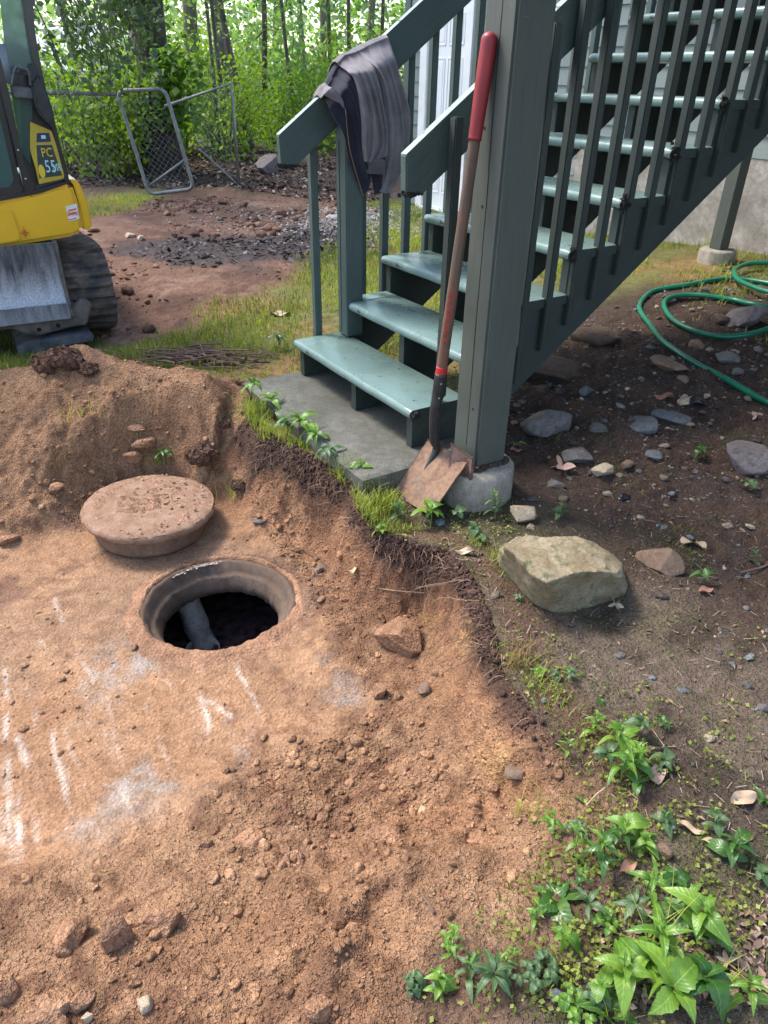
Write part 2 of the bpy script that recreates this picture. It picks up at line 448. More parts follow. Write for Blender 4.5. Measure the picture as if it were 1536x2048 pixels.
# lawn and leaf mould away from the stairs
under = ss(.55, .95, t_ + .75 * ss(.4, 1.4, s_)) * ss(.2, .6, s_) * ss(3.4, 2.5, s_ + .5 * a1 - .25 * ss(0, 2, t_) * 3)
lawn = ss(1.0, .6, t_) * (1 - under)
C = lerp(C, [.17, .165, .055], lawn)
C = lerp(C, [.27, .165, .07], lawn * ss(.0, .5, a1 + .4 * a2) * .9)
C = lerp(C, [.075, .105, .028], lawn * ss(.1, .5, a2 + .3 * a4) * .7)
moss = ss(1.0, 1.4, t_) * ss(.9, -.2, s_) * ss(-.15, .35, a1 + .5 * a2)
C = lerp(C, [.085, .10, .035], moss * .4)
C = lerp(C, [.165, .125, .092], ss(1.15, 1.3, t_) * ss(.6, .0, s_) * ss(.1, .5, a2 - a1) * .6)
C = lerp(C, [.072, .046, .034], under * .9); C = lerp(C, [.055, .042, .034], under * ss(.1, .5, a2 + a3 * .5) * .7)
bank_house = ss(3.1, 3.8, s_) * ss(-1.2, .2, t_) * ss(2.5, 1.2, t_)
C = lerp(C, [.13, .13, .05], bank_house * .7)
dm = dirtmask(x, y)
C = lerp(C, [.215, .122, .085], dm); C = lerp(C, [.13, .072, .052], dm * ss(.0, .35, a1 + .6 * a2)); C = lerp(C, [.30, .20, .145], dm * ss(.15, .5, a2 - .5 * a1) * .7)
gpz = np.exp(-(((x + 1.35) / 1.0) ** 2 + ((y - 6.5) / .62) ** 2)) + np.exp(-(((x + .55) / .5) ** 2 + ((y - 7.2) / .7) ** 2))
C = lerp(C, [.085, .066, .062], ss(.25, .7, gpz + .35 * a1 + .3 * a2)); 
grav = np.exp(-(((x - .1) / 1.0) ** 2 + ((y - 8.3) / .9) ** 2)); C = lerp(C, [.42, .40, .38], ss(.35, .8, grav + .3 * a2) * .8)
far = ss(9.0, 10.2, y + .5 * a1) * ss(1.5, .3, x); C = lerp(C, [.075, .048, .035], far); C = lerp(C, [.22, .17, .13], far * ss(.25, .5, a3 + .3 * a2) * .4)
C = lerp(C, [.07, .10, .03], ss(13.5, 15.5, y) * .9)
# excavated soil
orange = np.array([.262, .143, .078])
inside = np.where(rw > .2, ss(-.13, .05, d + .09 * a2 + .04 * a3), ss(-.015, .01, d))
heap = (rz > .02) * ss(.42, .16, -d + .06 * a2)
fresh = np.maximum(inside, heap)
oc = np.tile(orange, (len(x), 1)); oc = lerp(oc, [.315, .186, .106], .5 + .9 * a2); oc = lerp(oc, [.175, .092, .052], ss(.05, .45, a1 + .6 * a3))
oc = lerp(oc, [.16, .085, .058], heap * ss(.2, .55, a2 + a1) * .8)
oc = lerp(oc, [.36, .235, .14], ss(.25, .6, a4 + .6 * a2) * .5)
C = C + (oc - C) * fresh[:, None]
# dark root layer on top of the cut
kk = np.clip(d / rw, -1, 2)
cut = (rw < .3) * ss(-.25, .02, kk) * ss(.62 + .0 * kk, .30, kk + .35 * a2 + .3 * a1)
C = lerp(C, [.062, .034, .026], cut * .92 * ss(.95, 1.35, y + .15 * a1)); 
cut2 = (rw < .3) * ss(.2, .5, kk) * ss(1.15, .8, kk); C = lerp(C, [.30, .15, .08], cut2 * .5); C = lerp(C, [.40, .24, .10], cut2 * ss(.25, .5, a2) * .6)
C = lerp(C, [.16, .085, .058], ss(.02, -.10, d) * ss(-.22, -.1, d) * (rz < .02) * ss(.8, 1.2, t_) * .6)
# bare tank top: grey, chalky blade scratches
te = tankedge(x, y); bare = ss(.0, -.22, te) * inside
g0 = np.exp(-(((x - .055) / .24) ** 2 + ((y - 1.62) / .15) ** 2)) * 1.0 + .55 * np.exp(-(((x + .12) / .22) ** 2 + ((y - 1.83) / .12) ** 2)) + .8 * np.exp(-(((x + .45) / .25) ** 2 + ((y - 1.2) / .12) ** 2)) + .45 * np.exp(-(((x + .85) / .25) ** 2 + ((y - 1.7) / .25) ** 2)) + .6 * np.exp(-(((x + .68) / .12) ** 2 + ((y - 1.1) / .2) ** 2)) + .6 * np.exp(-(((x + .42) / .12) ** 2 + ((y - 2.6) / .06) ** 2))
gm = ss(.42, .95, g0 + .55 * a2 + .25 * a3) * bare
C = lerp(C, [.21, .165, .13], gm * .75); C = lerp(C, [.33, .285, .25], gm * ss(.12, .4, a3 + .7 * a2) * .6); C = lerp(C, [.13, .115, .10], gm * ss(.25, .5, -a2) * .6)
C = lerp(C, [.30, .19, .115], bare * (1 - gm) * ss(-.1, .4, a1 - .4 * a2) * .6)
_sr = random.Random(3)
_scr = [((u, v), (u + 14 + .10 * l, v + l), _sr.uniform(2.5, 7), _sr.uniform(.2, .5)) for (u, v, l) in [(_sr.uniform(-20, 560), _sr.uniform(1300, 1640), _sr.uniform(40, 170)) for _ in range(34)]] + [((395, 1330), (420, 1480), 9, .9), ((385, 1385), (470, 1440), 14, .8), ((465, 1310), (500, 1390), 8, .9), ((490, 1360), (535, 1470), 8, 1.0), ((430, 1400), (505, 1570), 8, .75), ((478, 1490), (520, 1560), 9, .9),
        ((8, 1330), (25, 1760), 10, .75), ((30, 1580), (45, 1770), 16, 1.1), ((30, 1470), (60, 1540), 14, .8), ((105, 1460), (150, 1700), 9, 1.0), ((125, 1440), (168, 1580), 7, .8),
        ((215, 1390), (260, 1600), 7, .6), ((240, 1560), (270, 1640), 9, .8), ((112, 1195), (125, 1250), 10, .9), ((150, 1290), (182, 1350), 9, .9), ((80, 1280), (95, 1320), 8, .6), ((185, 1340), (200, 1400), 8, .6),
        ((60, 1380), (70, 1470), 10, .6), ((320, 1350), (400, 1450), 5, .5), ((285, 1400), (340, 1540), 6, .4), ((65, 1600), (80, 1700), 8, .6), ((0, 1530), (12, 1700), 12, .8), ((550, 1490), (560, 1540), 6, .4)]
for (p, q, wd_, st_) in _scr:
    P = at(*p, TANKZ)[:2]; Q = at(*q, TANKZ)[:2]; dx = Q - P; L2 = dx @ dx
    t = np.clip(((x - P[0]) * dx[0] + (y - P[1]) * dx[1]) / L2, 0, 1); wpx = wd_ / FPX * 1.6
    dd = np.hypot(x - P[0] - t * dx[0] + .012 * a2, y - P[1] - t * dx[1])
    wob = fbm((x * dx[0] + y * dx[1]) / math.sqrt(L2), (x * -dx[1] + y * dx[0]) / math.sqrt(L2) * 6, 12, 3, 300)
    m = ss(wpx * 1.1, wpx * .1, dd) * ss(-.25, .45, wob + .45 * a3 + .25 * a2) * st_ * 1.1 * ss(-.05, .12, t) * ss(1.05, .85, t)
    C = lerp(C, [.56, .50, .44], m * .7 * bare)
C = lerp(C, [.19, .12, .085], ss(HR + .16, HR + .01, np.hypot(x - HC[0], y - HC[1]) + .05 * a2) * .55)
C = np.concatenate([np.clip(C, 0.01, 1), (.80 - .42 * ss(.06, -.14, te) * inside)[:, None]], 1)
nx, ny = len(gx), len(gy)
idx = (np.arange(ny - 1)[:, None] * nx + np.arange(nx - 1)[None, :]).ravel()
F = np.stack([idx, idx + 1, idx + nx + 1, idx + nx], 1)
cx = (x[F[:, 0]] + x[F[:, 2]]) / 2; cy = (y[F[:, 0]] + y[F[:, 2]]) / 2
F = F[np.hypot(cx - HC[0], cy - HC[1]) > HR - .004]
used = np.zeros(len(x), bool); used[F.ravel()] = True; remap = np.cumsum(used) - 1
# ---- soil material
n = NT('soil'); at_ = n.n('ShaderNodeAttribute', attribute_name='Col'); v = n.co()
f1 = n.noise(v, 22, 6, .7); f2 = n.noise(v, 110, 4, .7); f3 = n.noise(v, 5, 4, .6)
vor = n.n('ShaderNodeTexVoronoi', {'Vector': v, 'Scale': 95.0, 'Randomness': 1.0}).outputs['Distance']
vor2 = n.n('ShaderNodeTexVoronoi', {'Vector': v, 'Scale': 260.0, 'Randomness': 1.0})
c = n.mix(1.0, at_.outputs['Color'], n.ramp(f1, [(.28, (.66, .62, .6)), (.5, (1, 1, 1)), (.74, (1.28, 1.28, 1.3))]), 'MULTIPLY')
c = n.mix(1.0, c, n.ramp(f2, [(.3, (.72, .7, .68)), (.7, (1.3, 1.3, 1.3))]), 'MULTIPLY')
c = n.mix(.5, c, n.ramp(f3, [(.35, (.8, .78, .76)), (.65, (1.2, 1.2, 1.2))]), 'MULTIPLY')
c = n.mix(.35, c, n.ramp(vor2.outputs['Color'], [(.2, (.6, .6, .6)), (.9, (1.5, 1.45, 1.4))]), 'MULTIPLY')
n.set(c, .93, **{'Specular_IOR_Level': .25})
h = n.math('MULTIPLY', n.math('ADD', n.math('MULTIPLY', f1, .8), n.math('MULTIPLY', vor, .5)), at_.outputs['Alpha'])
b1 = n.bump(h, 1.0, .018); n.bump(n.math('MULTIPLY', n.math('ADD', f2, n.math('MULTIPLY', vor2.outputs['Distance'], .6)), at_.outputs['Alpha']), 1.0, .007, b1)
M_SOIL = n.m
V = np.stack([x, y, z], 1)[used]
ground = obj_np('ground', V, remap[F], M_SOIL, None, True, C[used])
tag(ground, 'dug red brown soil, bare tank top, cut bank and patchy lawn of the yard', kind='structure')
GCOL = (gx, gy, C[:, :3].reshape(ny, nx, 3)); ZG = z.reshape(ny, nx)
def hgt(x_, y_):
    x_ = np.asarray(x_, float); y_ = np.asarray(y_, float)
    i = np.clip(np.searchsorted(gx, x_) - 1, 0, nx - 2); j = np.clip(np.searchsorted(gy, y_) - 1, 0, ny - 2)
    a_ = np.clip((x_ - gx[i]) / (gx[i + 1] - gx[i]), 0, 1); b_ = np.clip((y_ - gy[j]) / (gy[j + 1] - gy[j]), 0, 1)
    return (ZG[j, i] * (1 - a_) + ZG[j, i + 1] * a_) * (1 - b_) + (ZG[j + 1, i] * (1 - a_) + ZG[j + 1, i + 1] * a_) * b_
def gcol(px, py):
    i = np.clip(np.searchsorted(gx, px), 0, nx - 1); j = np.clip(np.searchsorted(gy, py), 0, ny - 1); return GCOL[2][j, i]
def gnorm(px, py, e=.02):
    return np.array([-(hgt([px + e], [py])[0] - hgt([px - e], [py])[0]) / (2 * e), -(hgt([px], [py + e])[0] - hgt([px], [py - e])[0]) / (2 * e), 1.0])
# ================================================================== SEPTIC TANK (mostly buried)
def concrete(name, c, grit=.5, rough=.9, stain=(.09, .07, .05)):
    n = NT(name); v = n.co(); f = n.noise(v, 26, 6, .68); g = n.noise(v, 210, 4, .75)
    a = n.ramp(f, [(.3, tuple(k * .7 for k in c)), (.55, c), (.75, tuple(min(1, k * 1.3) for k in c))])
    a = n.mix(grit, a, n.ramp(g, [(.32, (.45, .43, .4)), (.5, (1, 1, 1)), (.7, (1.5, 1.5, 1.5))]), 'MULTIPLY')
    a = n.mix(1.0, a, n.ramp(n.noise(v, 2.6, 5, .6), [(.35, (.68, .68, .64)), (.65, (1.25, 1.22, 1.2))]), 'MULTIPLY')
    a = n.mix(n.ramp(n.noise(v, 8, 6, .75), [(.48, (0, 0, 0)), (.7, (.7, .7, .7))]), a, stain)
    n.set(a, rough, **{'Specular_IOR_Level': .3}); b = n.bump(f, .3, .01); n.bump(g, .6, .004, b); return n.m
M_TANK = concrete('tank_concrete', (.125, .088, .066), .6, .9, (.12, .075, .05))
tank = empty('septic_tank', (HC[0], HC[1], TANKZ))
tag(tank, 'buried concrete septic tank with its round opening uncovered in the red soil', 'septic tank')
# neck: bevelled seat for the lid, ledge, inner neck
prof = [(.300, -.012), (.285, -.002), (.272, .008), (.262, .004), (.250, -.028), (.243, -.036), (.232, -.038), (.226, -.046), (.216, -.070), (.213, -.082), (.212, -.108), (.24, -.116), (.9, -.116)]
V, F = lathe(prof, 160)
th = np.arctan2(V[:, 1], V[:, 0]); rr = np.hypot(V[:, 0], V[:, 1])
wob = fbm(np.cos(th) * 2 + 5, np.sin(th) * 2 + V[:, 2] * 12, 3.5, 4, 8) * .006 + fbm(np.cos(th) * 4 + V[:, 2] * 40, np.sin(th) * 4, 5, 3, 18) * .004
k = np.where(rr < .5, 1, 0); V[:, 0] += k * wob * np.cos(th); V[:, 1] += k * wob * np.sin(th); V[:, 2] += k * wob * .6
rimo = obj_np('opening_rim', V + np.array([HC[0], HC[1], TANKZ]), F[:, ::-1], M_TANK, tank, True)
M_RIMLIT = concrete('rim_light_pale', (.40, .37, .33), .9, .9, (.25, .2, .17)); mb = MB(); r8 = np.random.default_rng(8)  # pale chips: light on the rim's top-left edge, put in as colour
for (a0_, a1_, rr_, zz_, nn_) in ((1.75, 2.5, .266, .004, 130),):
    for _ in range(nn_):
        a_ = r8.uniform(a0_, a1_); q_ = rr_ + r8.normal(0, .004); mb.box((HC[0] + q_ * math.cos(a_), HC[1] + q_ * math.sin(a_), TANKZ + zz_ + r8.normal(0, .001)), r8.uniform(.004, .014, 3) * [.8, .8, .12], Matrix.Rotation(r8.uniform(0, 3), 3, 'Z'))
tag(mb.build('rim_light_chips', M_RIMLIT, tank), kind='stuff')
# soil slumped over the rim, deepest on the near side
na, nr = 200, 16; V = []; th = np.linspace(0, 2 * math.pi, na, endpoint=False)
near_ = .5 - .5 * np.sin(th); r_in = .286 - .046 * near_ ** 1.5 - .02 * np.exp(-((th - 5.6) / .35) ** 2) + .012 * fbm(np.cos(th) * 3, np.sin(th) * 3, 3, 4, 501); r_in = np.where((th > .6) & (th < 2.9), np.maximum(r_in, .274), r_in)
for j in range(nr):
    q = j / (nr - 1); rr_ = .37 * (1 - q) + r_in * q; X_ = HC[0] + rr_ * np.cos(th); Y_ = HC[1] + rr_ * np.sin(th)
    base_ = TANKZ + .006 + .010 * near_ + .006 * fbm(X_, Y_, 14, 4, 502) + .003 * fbm(X_, Y_, 50, 3, 503); zz_ = base_ - .022 * (1 - q) ** 2 * 1.0 - (.030 * max(0, q - .86) / .14)
    V.append(np.stack([X_, Y_, zz_], 1))
V = np.concatenate(V); i = (np.arange(nr - 1)[:, None] * na + np.arange(na)[None]).ravel(); j = i + 1; j[(i % na) == na - 1] -= na
Cc = np.array([.31, .175, .105]) * (1 + .4 * fbm(V[:, 0], V[:, 1], 9, 4, 504))[:, None]; o = obj_np('slumped_soil', V, np.stack([i, j, j + na, i + na], 1), M_SOIL, tank, True, np.concatenate([Cc.clip(.03, 1), np.full((len(V), 1), .5)], 1)); tag(o, kind='stuff')
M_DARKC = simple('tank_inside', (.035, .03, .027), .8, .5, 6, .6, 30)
mb = MB()
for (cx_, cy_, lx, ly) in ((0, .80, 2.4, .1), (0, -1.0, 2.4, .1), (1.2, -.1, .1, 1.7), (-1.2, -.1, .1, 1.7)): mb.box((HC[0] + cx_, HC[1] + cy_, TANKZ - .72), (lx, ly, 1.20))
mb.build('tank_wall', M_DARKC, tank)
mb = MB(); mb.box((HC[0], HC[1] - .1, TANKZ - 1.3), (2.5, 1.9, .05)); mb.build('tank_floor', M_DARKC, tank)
# scum on the liquid
gx2 = np.linspace(-1.1, 1.1, 90); gy2 = np.linspace(-.9, .7, 70); XX, YY = np.meshgrid(gx2, gy2)
zz = -.50 + .02 * fbm(XX.ravel(), YY.ravel(), 7, 4, 21) + .01 * fbm(XX.ravel(), YY.ravel(), 25, 2, 22)
V = np.stack([XX.ravel() + HC[0], YY.ravel() + HC[1], zz + TANKZ + .12], 1); i = (np.arange(69)[:, None] * 90 + np.arange(89)[None]).ravel()
obj_np('sludge', V, np.stack([i, i + 1, i + 91, i + 90], 1), simple('sludge', (.07, .045, .045), .22, .8, 22, .6, 60), tank, True)
# inlet pipe, scum crusted
M_PIPE = concrete('crusted_pipe', (.55, .52, .46), .9, .6, (.10, .08, .07))
def inh(u, v, z): return at(u, v, z)
P0 = inh(372, 1205, TANKZ - .13); P1 = inh(412, 1300, TANKZ - .42)
P0 = inh(368, 1190, TANKZ - .175); P1 = inh(412, 1300, TANKZ - .42)
Pp = np.linspace(P0, P1, 26); r_ = .052 + .002 * np.sin(np.arange(26) * .6)
V, F = tube(Pp, r_, 22); V += .011 * np.stack([fbm(V[:, 0] + V[:, 2], V[:, 1] - V[:, 2] * .6, 28, 3, 5 + q) for q in range(3)], 1)
obj_np('inlet_pipe', V, F, M_PIPE, tank, True)
c0 = inh(405, 1296, TANKZ - .36); mb = MB()
Vc, Fc = lathe([(.070, 0), (.074, -.02), (.074, -.20), (.064, -.20), (.064, -.02), (.066, 0), (.070, 0)], 40, c0)
mb.add(Vc, Fc); mb.build('pipe_tee', M_PIPE, tank, True)
# ================================================================== LID
M_LID = None
n = NT('lid_concrete'); v = n.co(); f = n.noise(v, 16, 6, .7); g = n.noise(v, 180, 4, .75); f4 = n.noise(v, 45, 6, .75)
a = n.ramp(f, [(.32, (.28, .155, .095)), (.5, (.36, .22, .145)), (.7, (.44, .30, .21))])
a = n.mix(n.ramp(f4, [(.58, (0, 0, 0)), (.66, (.6, .6, .6))]), a, (.42, .37, .31))
a = n.mix(.7, a, n.ramp(g, [(.3, (.62, .6, .58)), (.7, (1.35, 1.35, 1.35))]), 'MULTIPLY')
n.set(a, .92, **{'Specular_IOR_Level': .25}); b = n.bump(f4, .7, .012); n.bump(g, .7, .004, b); M_LID = n.m
LC = (at(162, 1030, -.255) + at(428, 1000, -.255)) / 2; LC = np.array([LC[0] - .010, LC[1] + .022, 0]); LR = .268
lid = empty('manhole_lid', (LC[0], LC[1], TANKZ + .01))
tag(lid, 'round concrete manhole lid with red dirt on top, lying beside the open hole', 'manhole lid')
tilt = Matrix.Rotation(math.radians(1.8), 4, 'Y') @ Matrix.Rotation(math.radians(-1.2), 4, 'X')
mwl = Matrix.Translation((LC[0], LC[1], TANKZ + .012)) @ tilt
prof = [(0.0, .130), (.08, .131), (.16, .130), (.235, .126), (.256, .121), (.266, .113), (.268, .102), (.262, .088), (.252, .080), (.243, .076), (.0, .076)]
V, F = lathe(prof, 120); th = np.arctan2(V[:, 1], V[:, 0]); r_ = np.hypot(V[:, 0], V[:, 1])
k = ss(.1, .27, r_); wob = .010 * fbm(np.cos(th) * 2, np.sin(th) * 2 + V[:, 2] * 8, 4, 6, 9, .65); V[:, 0] += k * wob * np.cos(th); V[:, 1] += k * wob * np.sin(th)
obj_np('lid_flange', V, F[:, ::-1], M_LID, lid, True, None, mwl)
prof = [(.243, .078), (.238, .070), (.226, .012), (.222, 0), (0, 0)]
V, F = lathe(prof, 100); th = np.arctan2(V[:, 1], V[:, 0]); wob = .004 * fbm(np.cos(th) * 2, np.sin(th) * 2 + V[:, 2] * 8, 4, 4, 19); V[:, 0] += wob * np.cos(th); V[:, 1] += wob * np.sin(th)
obj_np('lid_plug', V, F[:, ::-1], concrete('plug_concrete', (.20, .135, .095), .6), lid, True, None, mwl)
# dirt layer on the lid
nr, na = 46, 120; V = []
for i in range(nr):
    for j in range(na):
        r0_ = .262 * i / (nr - 1); a_ = 2 * math.pi * j / na; V.append((r0_ * math.cos(a_), r0_ * math.sin(a_), 0))
V = np.array(V); hh = fbm(V[:, 0], V[:, 1], 7, 5, 77); h2 = fbm(V[:, 0], V[:, 1], 38, 3, 78); rr = np.hypot(V[:, 0], V[:, 1])
cm = np.exp(-((V[:, 0] + .0) ** 2 + (V[:, 1] - .02) ** 2) / .016)
V[:, 2] = .1285 + .006 * hh + .0055 * h2 * (.5 + cm) + .010 * cm * (.4 + np.clip(hh, 0, 1) * 2) - .010 * ss(.2, .262, rr)
i = (np.arange(nr - 1)[:, None] * na + np.arange(na)[None]).ravel(); j = i + 1; j[(i % na) == na - 1] -= na
F = np.stack([i, i + na, j + na, j], 1)[na:]
cl = np.tile([.40, .235, .15], (len(V), 1)) * (1 + .35 * hh + .3 * h2)[:, None]; cl = cl + (np.array([.13, .075, .05]) - cl) * (np.clip(cm * 2 * (h2 > .15) , 0, 1) * .6)[:, None]
o = obj_np('dirt_crust', V, F, M_SOIL, lid, True, np.clip(cl, .02, 1), mwl); tag(o, kind='stuff')
# ================================================================== STAIRCASE
GREEN = (.070, .100, .092)
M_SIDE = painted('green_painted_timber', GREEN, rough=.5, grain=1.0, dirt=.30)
M_SHADEG = painted('shaded_green_timber', (.028, .040, .036), rough=.5, grain=.8, dirt=.3)  # same green paint darkened: shade of the side faces put into the colour
M_POST = painted('weathered_green_post', (.080, .090, .076), rough=.6, grain=.9, dirt=.55)
M_TREAD = painted('green_tread_paint', (.165, .245, .232), rough=.24, grain=.7, dirt=.10, chips=.02)
M_ROT = simple('rotten_wood', (.018, .016, .013), .95, .6, 60, .9, 120)
M_SCREW = simple('screw_metal', (.45, .46, .45), .35, .2, 10, metal=1.0)
M_CRACK = simple('crack_black', (.012, .012, .012), 1.0, .2, 10)  # near-black for cracks, nail heads and bolt holes
M_WORN = painted('worn_lit_paint', (.30, .38, .36), rough=.4, grain=1.0, dirt=.3, chips=.05)
stairs = empty('staircase', tuple(SP(0, .5, 0)))
tag(stairs, 'green painted open riser timber staircase with railings climbing to the house', 'staircase')
SL = math.atan(RISE / RUN); slope = RISE / RUN
NT_ = 14
# treads
TH = .040
def tread(k, t0, t1, notch=False):
    """rounded nosing, worn top; profile swept across t"""
    d = .285; n = 8; pr = []
    for i in range(n + 1):
        a = -math.pi / 2 + math.pi * i / n
        pr.append((TH * .42 - TH * .42 * math.cos(a) if False else .016 - .016 * math.cos(a), -TH / 2 + TH / 2 * math.sin(a)))
    pr = pr + [(d - .006, 0), (d, -.006), (d, -TH)]
    m = len(pr); ts = np.linspace(t0, t1, 48); V = []
    for j, t in enumerate(ts):
        wv = .0016 * math.sin(t * 7 + k) + .001 * math.sin(t * 23 + 2 * k)
        e = min(t - t0, t1 - t); rr = .004 * math.exp(-e / .006)
        for (s, z) in pr: V.append(((t - (t0 + t1) / 2), (k - 1) * RUN * 0 + s + wv * (s < .02) + rr * (s < .03), z - rr * (z > -.02)))
    V = np.array(V); F = [[j * m + i, j * m + (i + 1) % m, (j + 1) * m + (i + 1) % m, (j + 1) * m + i] for j in range(len(ts) - 1) for i in range(m)]
    capA = np.array([list(range(m))[::-1]]); capB = np.array([[(len(ts) - 1) * m + i for i in range(m)]])
    # local x = across (grain), y = up the flight
    X = W3; Yv = A3; Zv = np.array([0, 0, 1.0])
    # keep right-handed: X x Y = -Z for (W,A) so flip x
    X = -W3; V[:, 0] *= -1
    O = SP((k - 1) * RUN, (t0 + t1) / 2, k * RISE)
    mw = Matrix([[X[i], Yv[i], Zv[i], O[i]] for i in range(3)] + [[0, 0, 0, 1]])
    nF = len(F); o = obj_np('tread', V, [np.array(F), capA, capB], [M_TREAD, M_SHADEG], stairs, True, None, mw, [0] * nF + [1, 1])  # end caps: dark end grain, with the shade of that side in the colour
    try:
        md = o.modifiers.new('es', 'EDGE_SPLIT'); md.split_angle = math.radians(50)
    except Exception: pass
    return o
for k in range(1, NT_ + 1):
    t0 = .105 if k == 2 else (.0 if k > 2 else -.012)
    tread(k, t0, WID + .004)
    if k == 2: # back part of the tread, let in behind the newel
        board('tread_offcut', SP(RUN + .10, .055, k * RISE - TH / 2), SP(RUN + .285, .055, k * RISE - TH / 2), W3, .096, TH - .002, M_TREAD, stairs)
# rotten front corners at the right-hand ends
for k in (1, 4, 5, 6, 7):
    mb = MB(); c = SP((k - 1) * RUN + .018, WID + .0, k * RISE - .02); pts = rng.normal(0, 1, (60, 3)) * [.016, .013, .016] if k > 1 else rng.normal(0, 1, (40, 3)) * [.02, .012, .010]
    for p in pts:
        q = c + A3 * (abs(p[0]) * .8) + W3 * (p[1] * .5 + .004) + Z3 * p[2] * .8
        mb.box(q, rng.uniform(.006, .016, 3), Matrix.Rotation(rng.uniform(0, 3), 3, 'Z') @ Matrix.Rotation(rng.uniform(0, 3), 3, 'X'))
    mb.build('rotten_corner', M_ROT, stairs)
# saw-tooth stringers
def stringer(t, mat, thick=.038):
    F0 = .030; nst = NT_
    P = [(F0, 0.0)]
    for k in range(1, nst + 1):
        P.append((F0 + (k - 1) * RUN, k * RISE - TH - .001)); P.append((F0 + k * RUN, k * RISE - TH - .001))
    P[0] = (F0, .003)
    e = F0 + nst * RUN; P.append((e, slope * (e - .37))); P.append((.375, .003))
    return prism('stringer', P, t - thick / 2, t + thick / 2, SL, mat, stairs, bev=.0)
stringer(.030, M_SHADEG); stringer(.53, M_SHADEG); stringer(WID - .028, M_SHADEG)
# railings: a sloping board each side, end cut plumb with a clipped nose
def rail(t0, t1, name='handrail'):
    zt = lambda s: 1.078 + slope * s
    s0 = -.022; dz = .172; e = NT_ * RUN
    P = [(s0, zt(s0)), (e, zt(e)), (e, zt(e) - dz), (.055, zt(.055) - dz), (.015, zt(s0) - .112), (s0, zt(s0) - .105)]
    P = [(s0, zt(s0)), (e, zt(e)), (e, zt(e) - dz), (.058, zt(.058) - dz), (.045, zt(s0) - .122), (s0 + .004, zt(s0) - .112)]
    o = prism(name, P, t0, t1, SL, M_SIDE, stairs, bev=.004)
    mb = MB()
    for p in rng.normal(0, 1, (110, 3)):
        q = SP(s0 + .035 + p[0] * .020, (t0 + t1) / 2 + np.clip(p[1], -1, 1) * .014, zt(s0) - .118 + p[2] * .003)
        mb.box(q, rng.uniform(.005, .013, 3), Matrix.Rotation(rng.uniform(0, 3), 3, 'Y'))
    mb.build('rotten_end', M_ROT, stairs)
    prism('worn_lit_top_edge', [(s0 + .002, zt(s0)), (e, zt(e)), (e, zt(e) + .003), (s0 + .002, zt(s0) + .003)], t0 + .002, t1 - .002, SL, M_WORN, stairs)  # pale cap: worn paint, with the sky gleam on top put into its colour
    return o
rail(-.020, .014); rail(WID - .066, WID - .030)
# balusters nailed to the outside
def baluster(s, t, z0, z1, w=.036, bev=True):
    P = [(s, z0), (s + w, z0 + slope * w), (s + w, z1), (s, z1)]
    return prism('baluster', P, t, t + w, math.pi / 2, M_SHADEG if t > .5 else M_SIDE, stairs, bev=.004)  # right-hand ones take the shaded copy of the same green
NB = 25
for i in range(NB):
    s = .142 + .1285 * i; zr = 1.078 + slope * (s + .02) - .02
    baluster(s, WID - .026 if i == 0 else WID - .020, (.178 if i == 0 else .30 + slope * (s - .656) - (.03 if i < 4 else 0)), zr)
    if abs(s - .27) > .06:
        baluster(s, -.060, .02 + max(0, slope * (s - .37)) , zr - .02)
    if i == 0:   # flaking paint on the first one
        mb = MB()
        for (zz, hh) in ((.36, .06), (.42, .08), (.32, .035)): mb.box(SP(s - .0015, WID + .006 + .004 * math.sin(zz * 90), zz), (.002, .008, hh), Matrix.Rotation(YAW, 3, 'Z'))
        mb.build('paint_flake', simple('flake', (.30, .34, .31), .6), stairs)
# newel post between first and second step
nw = .090
o = prism('newel_post', [(.247, .180), (.247 + nw, .180), (.247 + nw, 1.13), (.247, 1.09)], .015, .015 + nw, math.pi / 2, M_SIDE, stairs, bev=.005)
mb = MB(); mb.box(SP(.2465, .048, .62), (.0025, .003, .85), Matrix.Rotation(YAW, 3, 'Z')); mb.build('drying_crack', M_CRACK, stairs)
# big square support post, chamfered corners
PS0, PS1, PT0, PT1 = .112, .262, 1.149, 1.290
post = empty('support_post', tuple(SP((PS0 + PS1) / 2, (PT0 + PT1) / 2, .0)))
tag(post, 'thick square green timber post on a round concrete footing beside the stairs', 'post')
prism('timber', [(PS0, .012), (PS1, .012), (PS1, 3.15), (PS0, 3.15)], PT0, PT1, math.pi / 2, M_POST, post, bev=.009)
mb = MB()
R_ = Matrix.Rotation(YAW, 3, 'Z')
seg = []; tq = PT0 + .080
for k in range(24):
    zz = .10 + k * .078; tq += rng.normal(0, .0013); seg.append((tq, zz, .0011 + .0022 * abs(math.sin(k * .37)) * (k > 2)))
for (a, b) in zip(seg[:-1], seg[1:]):
    P0 = SP(PS0 - .0004, a[0], a[1]); P1 = SP(PS0 - .0004, b[0], b[1]); mid = (P0 + P1) / 2
    mb.box(mid, (.0016, a[2], np.linalg.norm(P1 - P0) * 1.04), R_)
mb.build('drying_crack', M_CRACK, post)
for (tt, zz) in ((1.21, .93), (1.25, .25), (1.19, 1.15)):
    mb = MB(); V, F = lathe([(0, .0), (.005, 0), (.006, -.003)], 10); Rr = np.array(R_ @ Matrix.Rotation(-math.pi / 2, 3, 'Y')); mb.add(V @ Rr.T + SP(PS0 - .001, tt, zz), F); mb.build('nail_head', M_CRACK, post)
M_DIRTY = simple('wet_dirt', (.055, .036, .028), .8, .4, 20, .8, 60)
mb = MB()
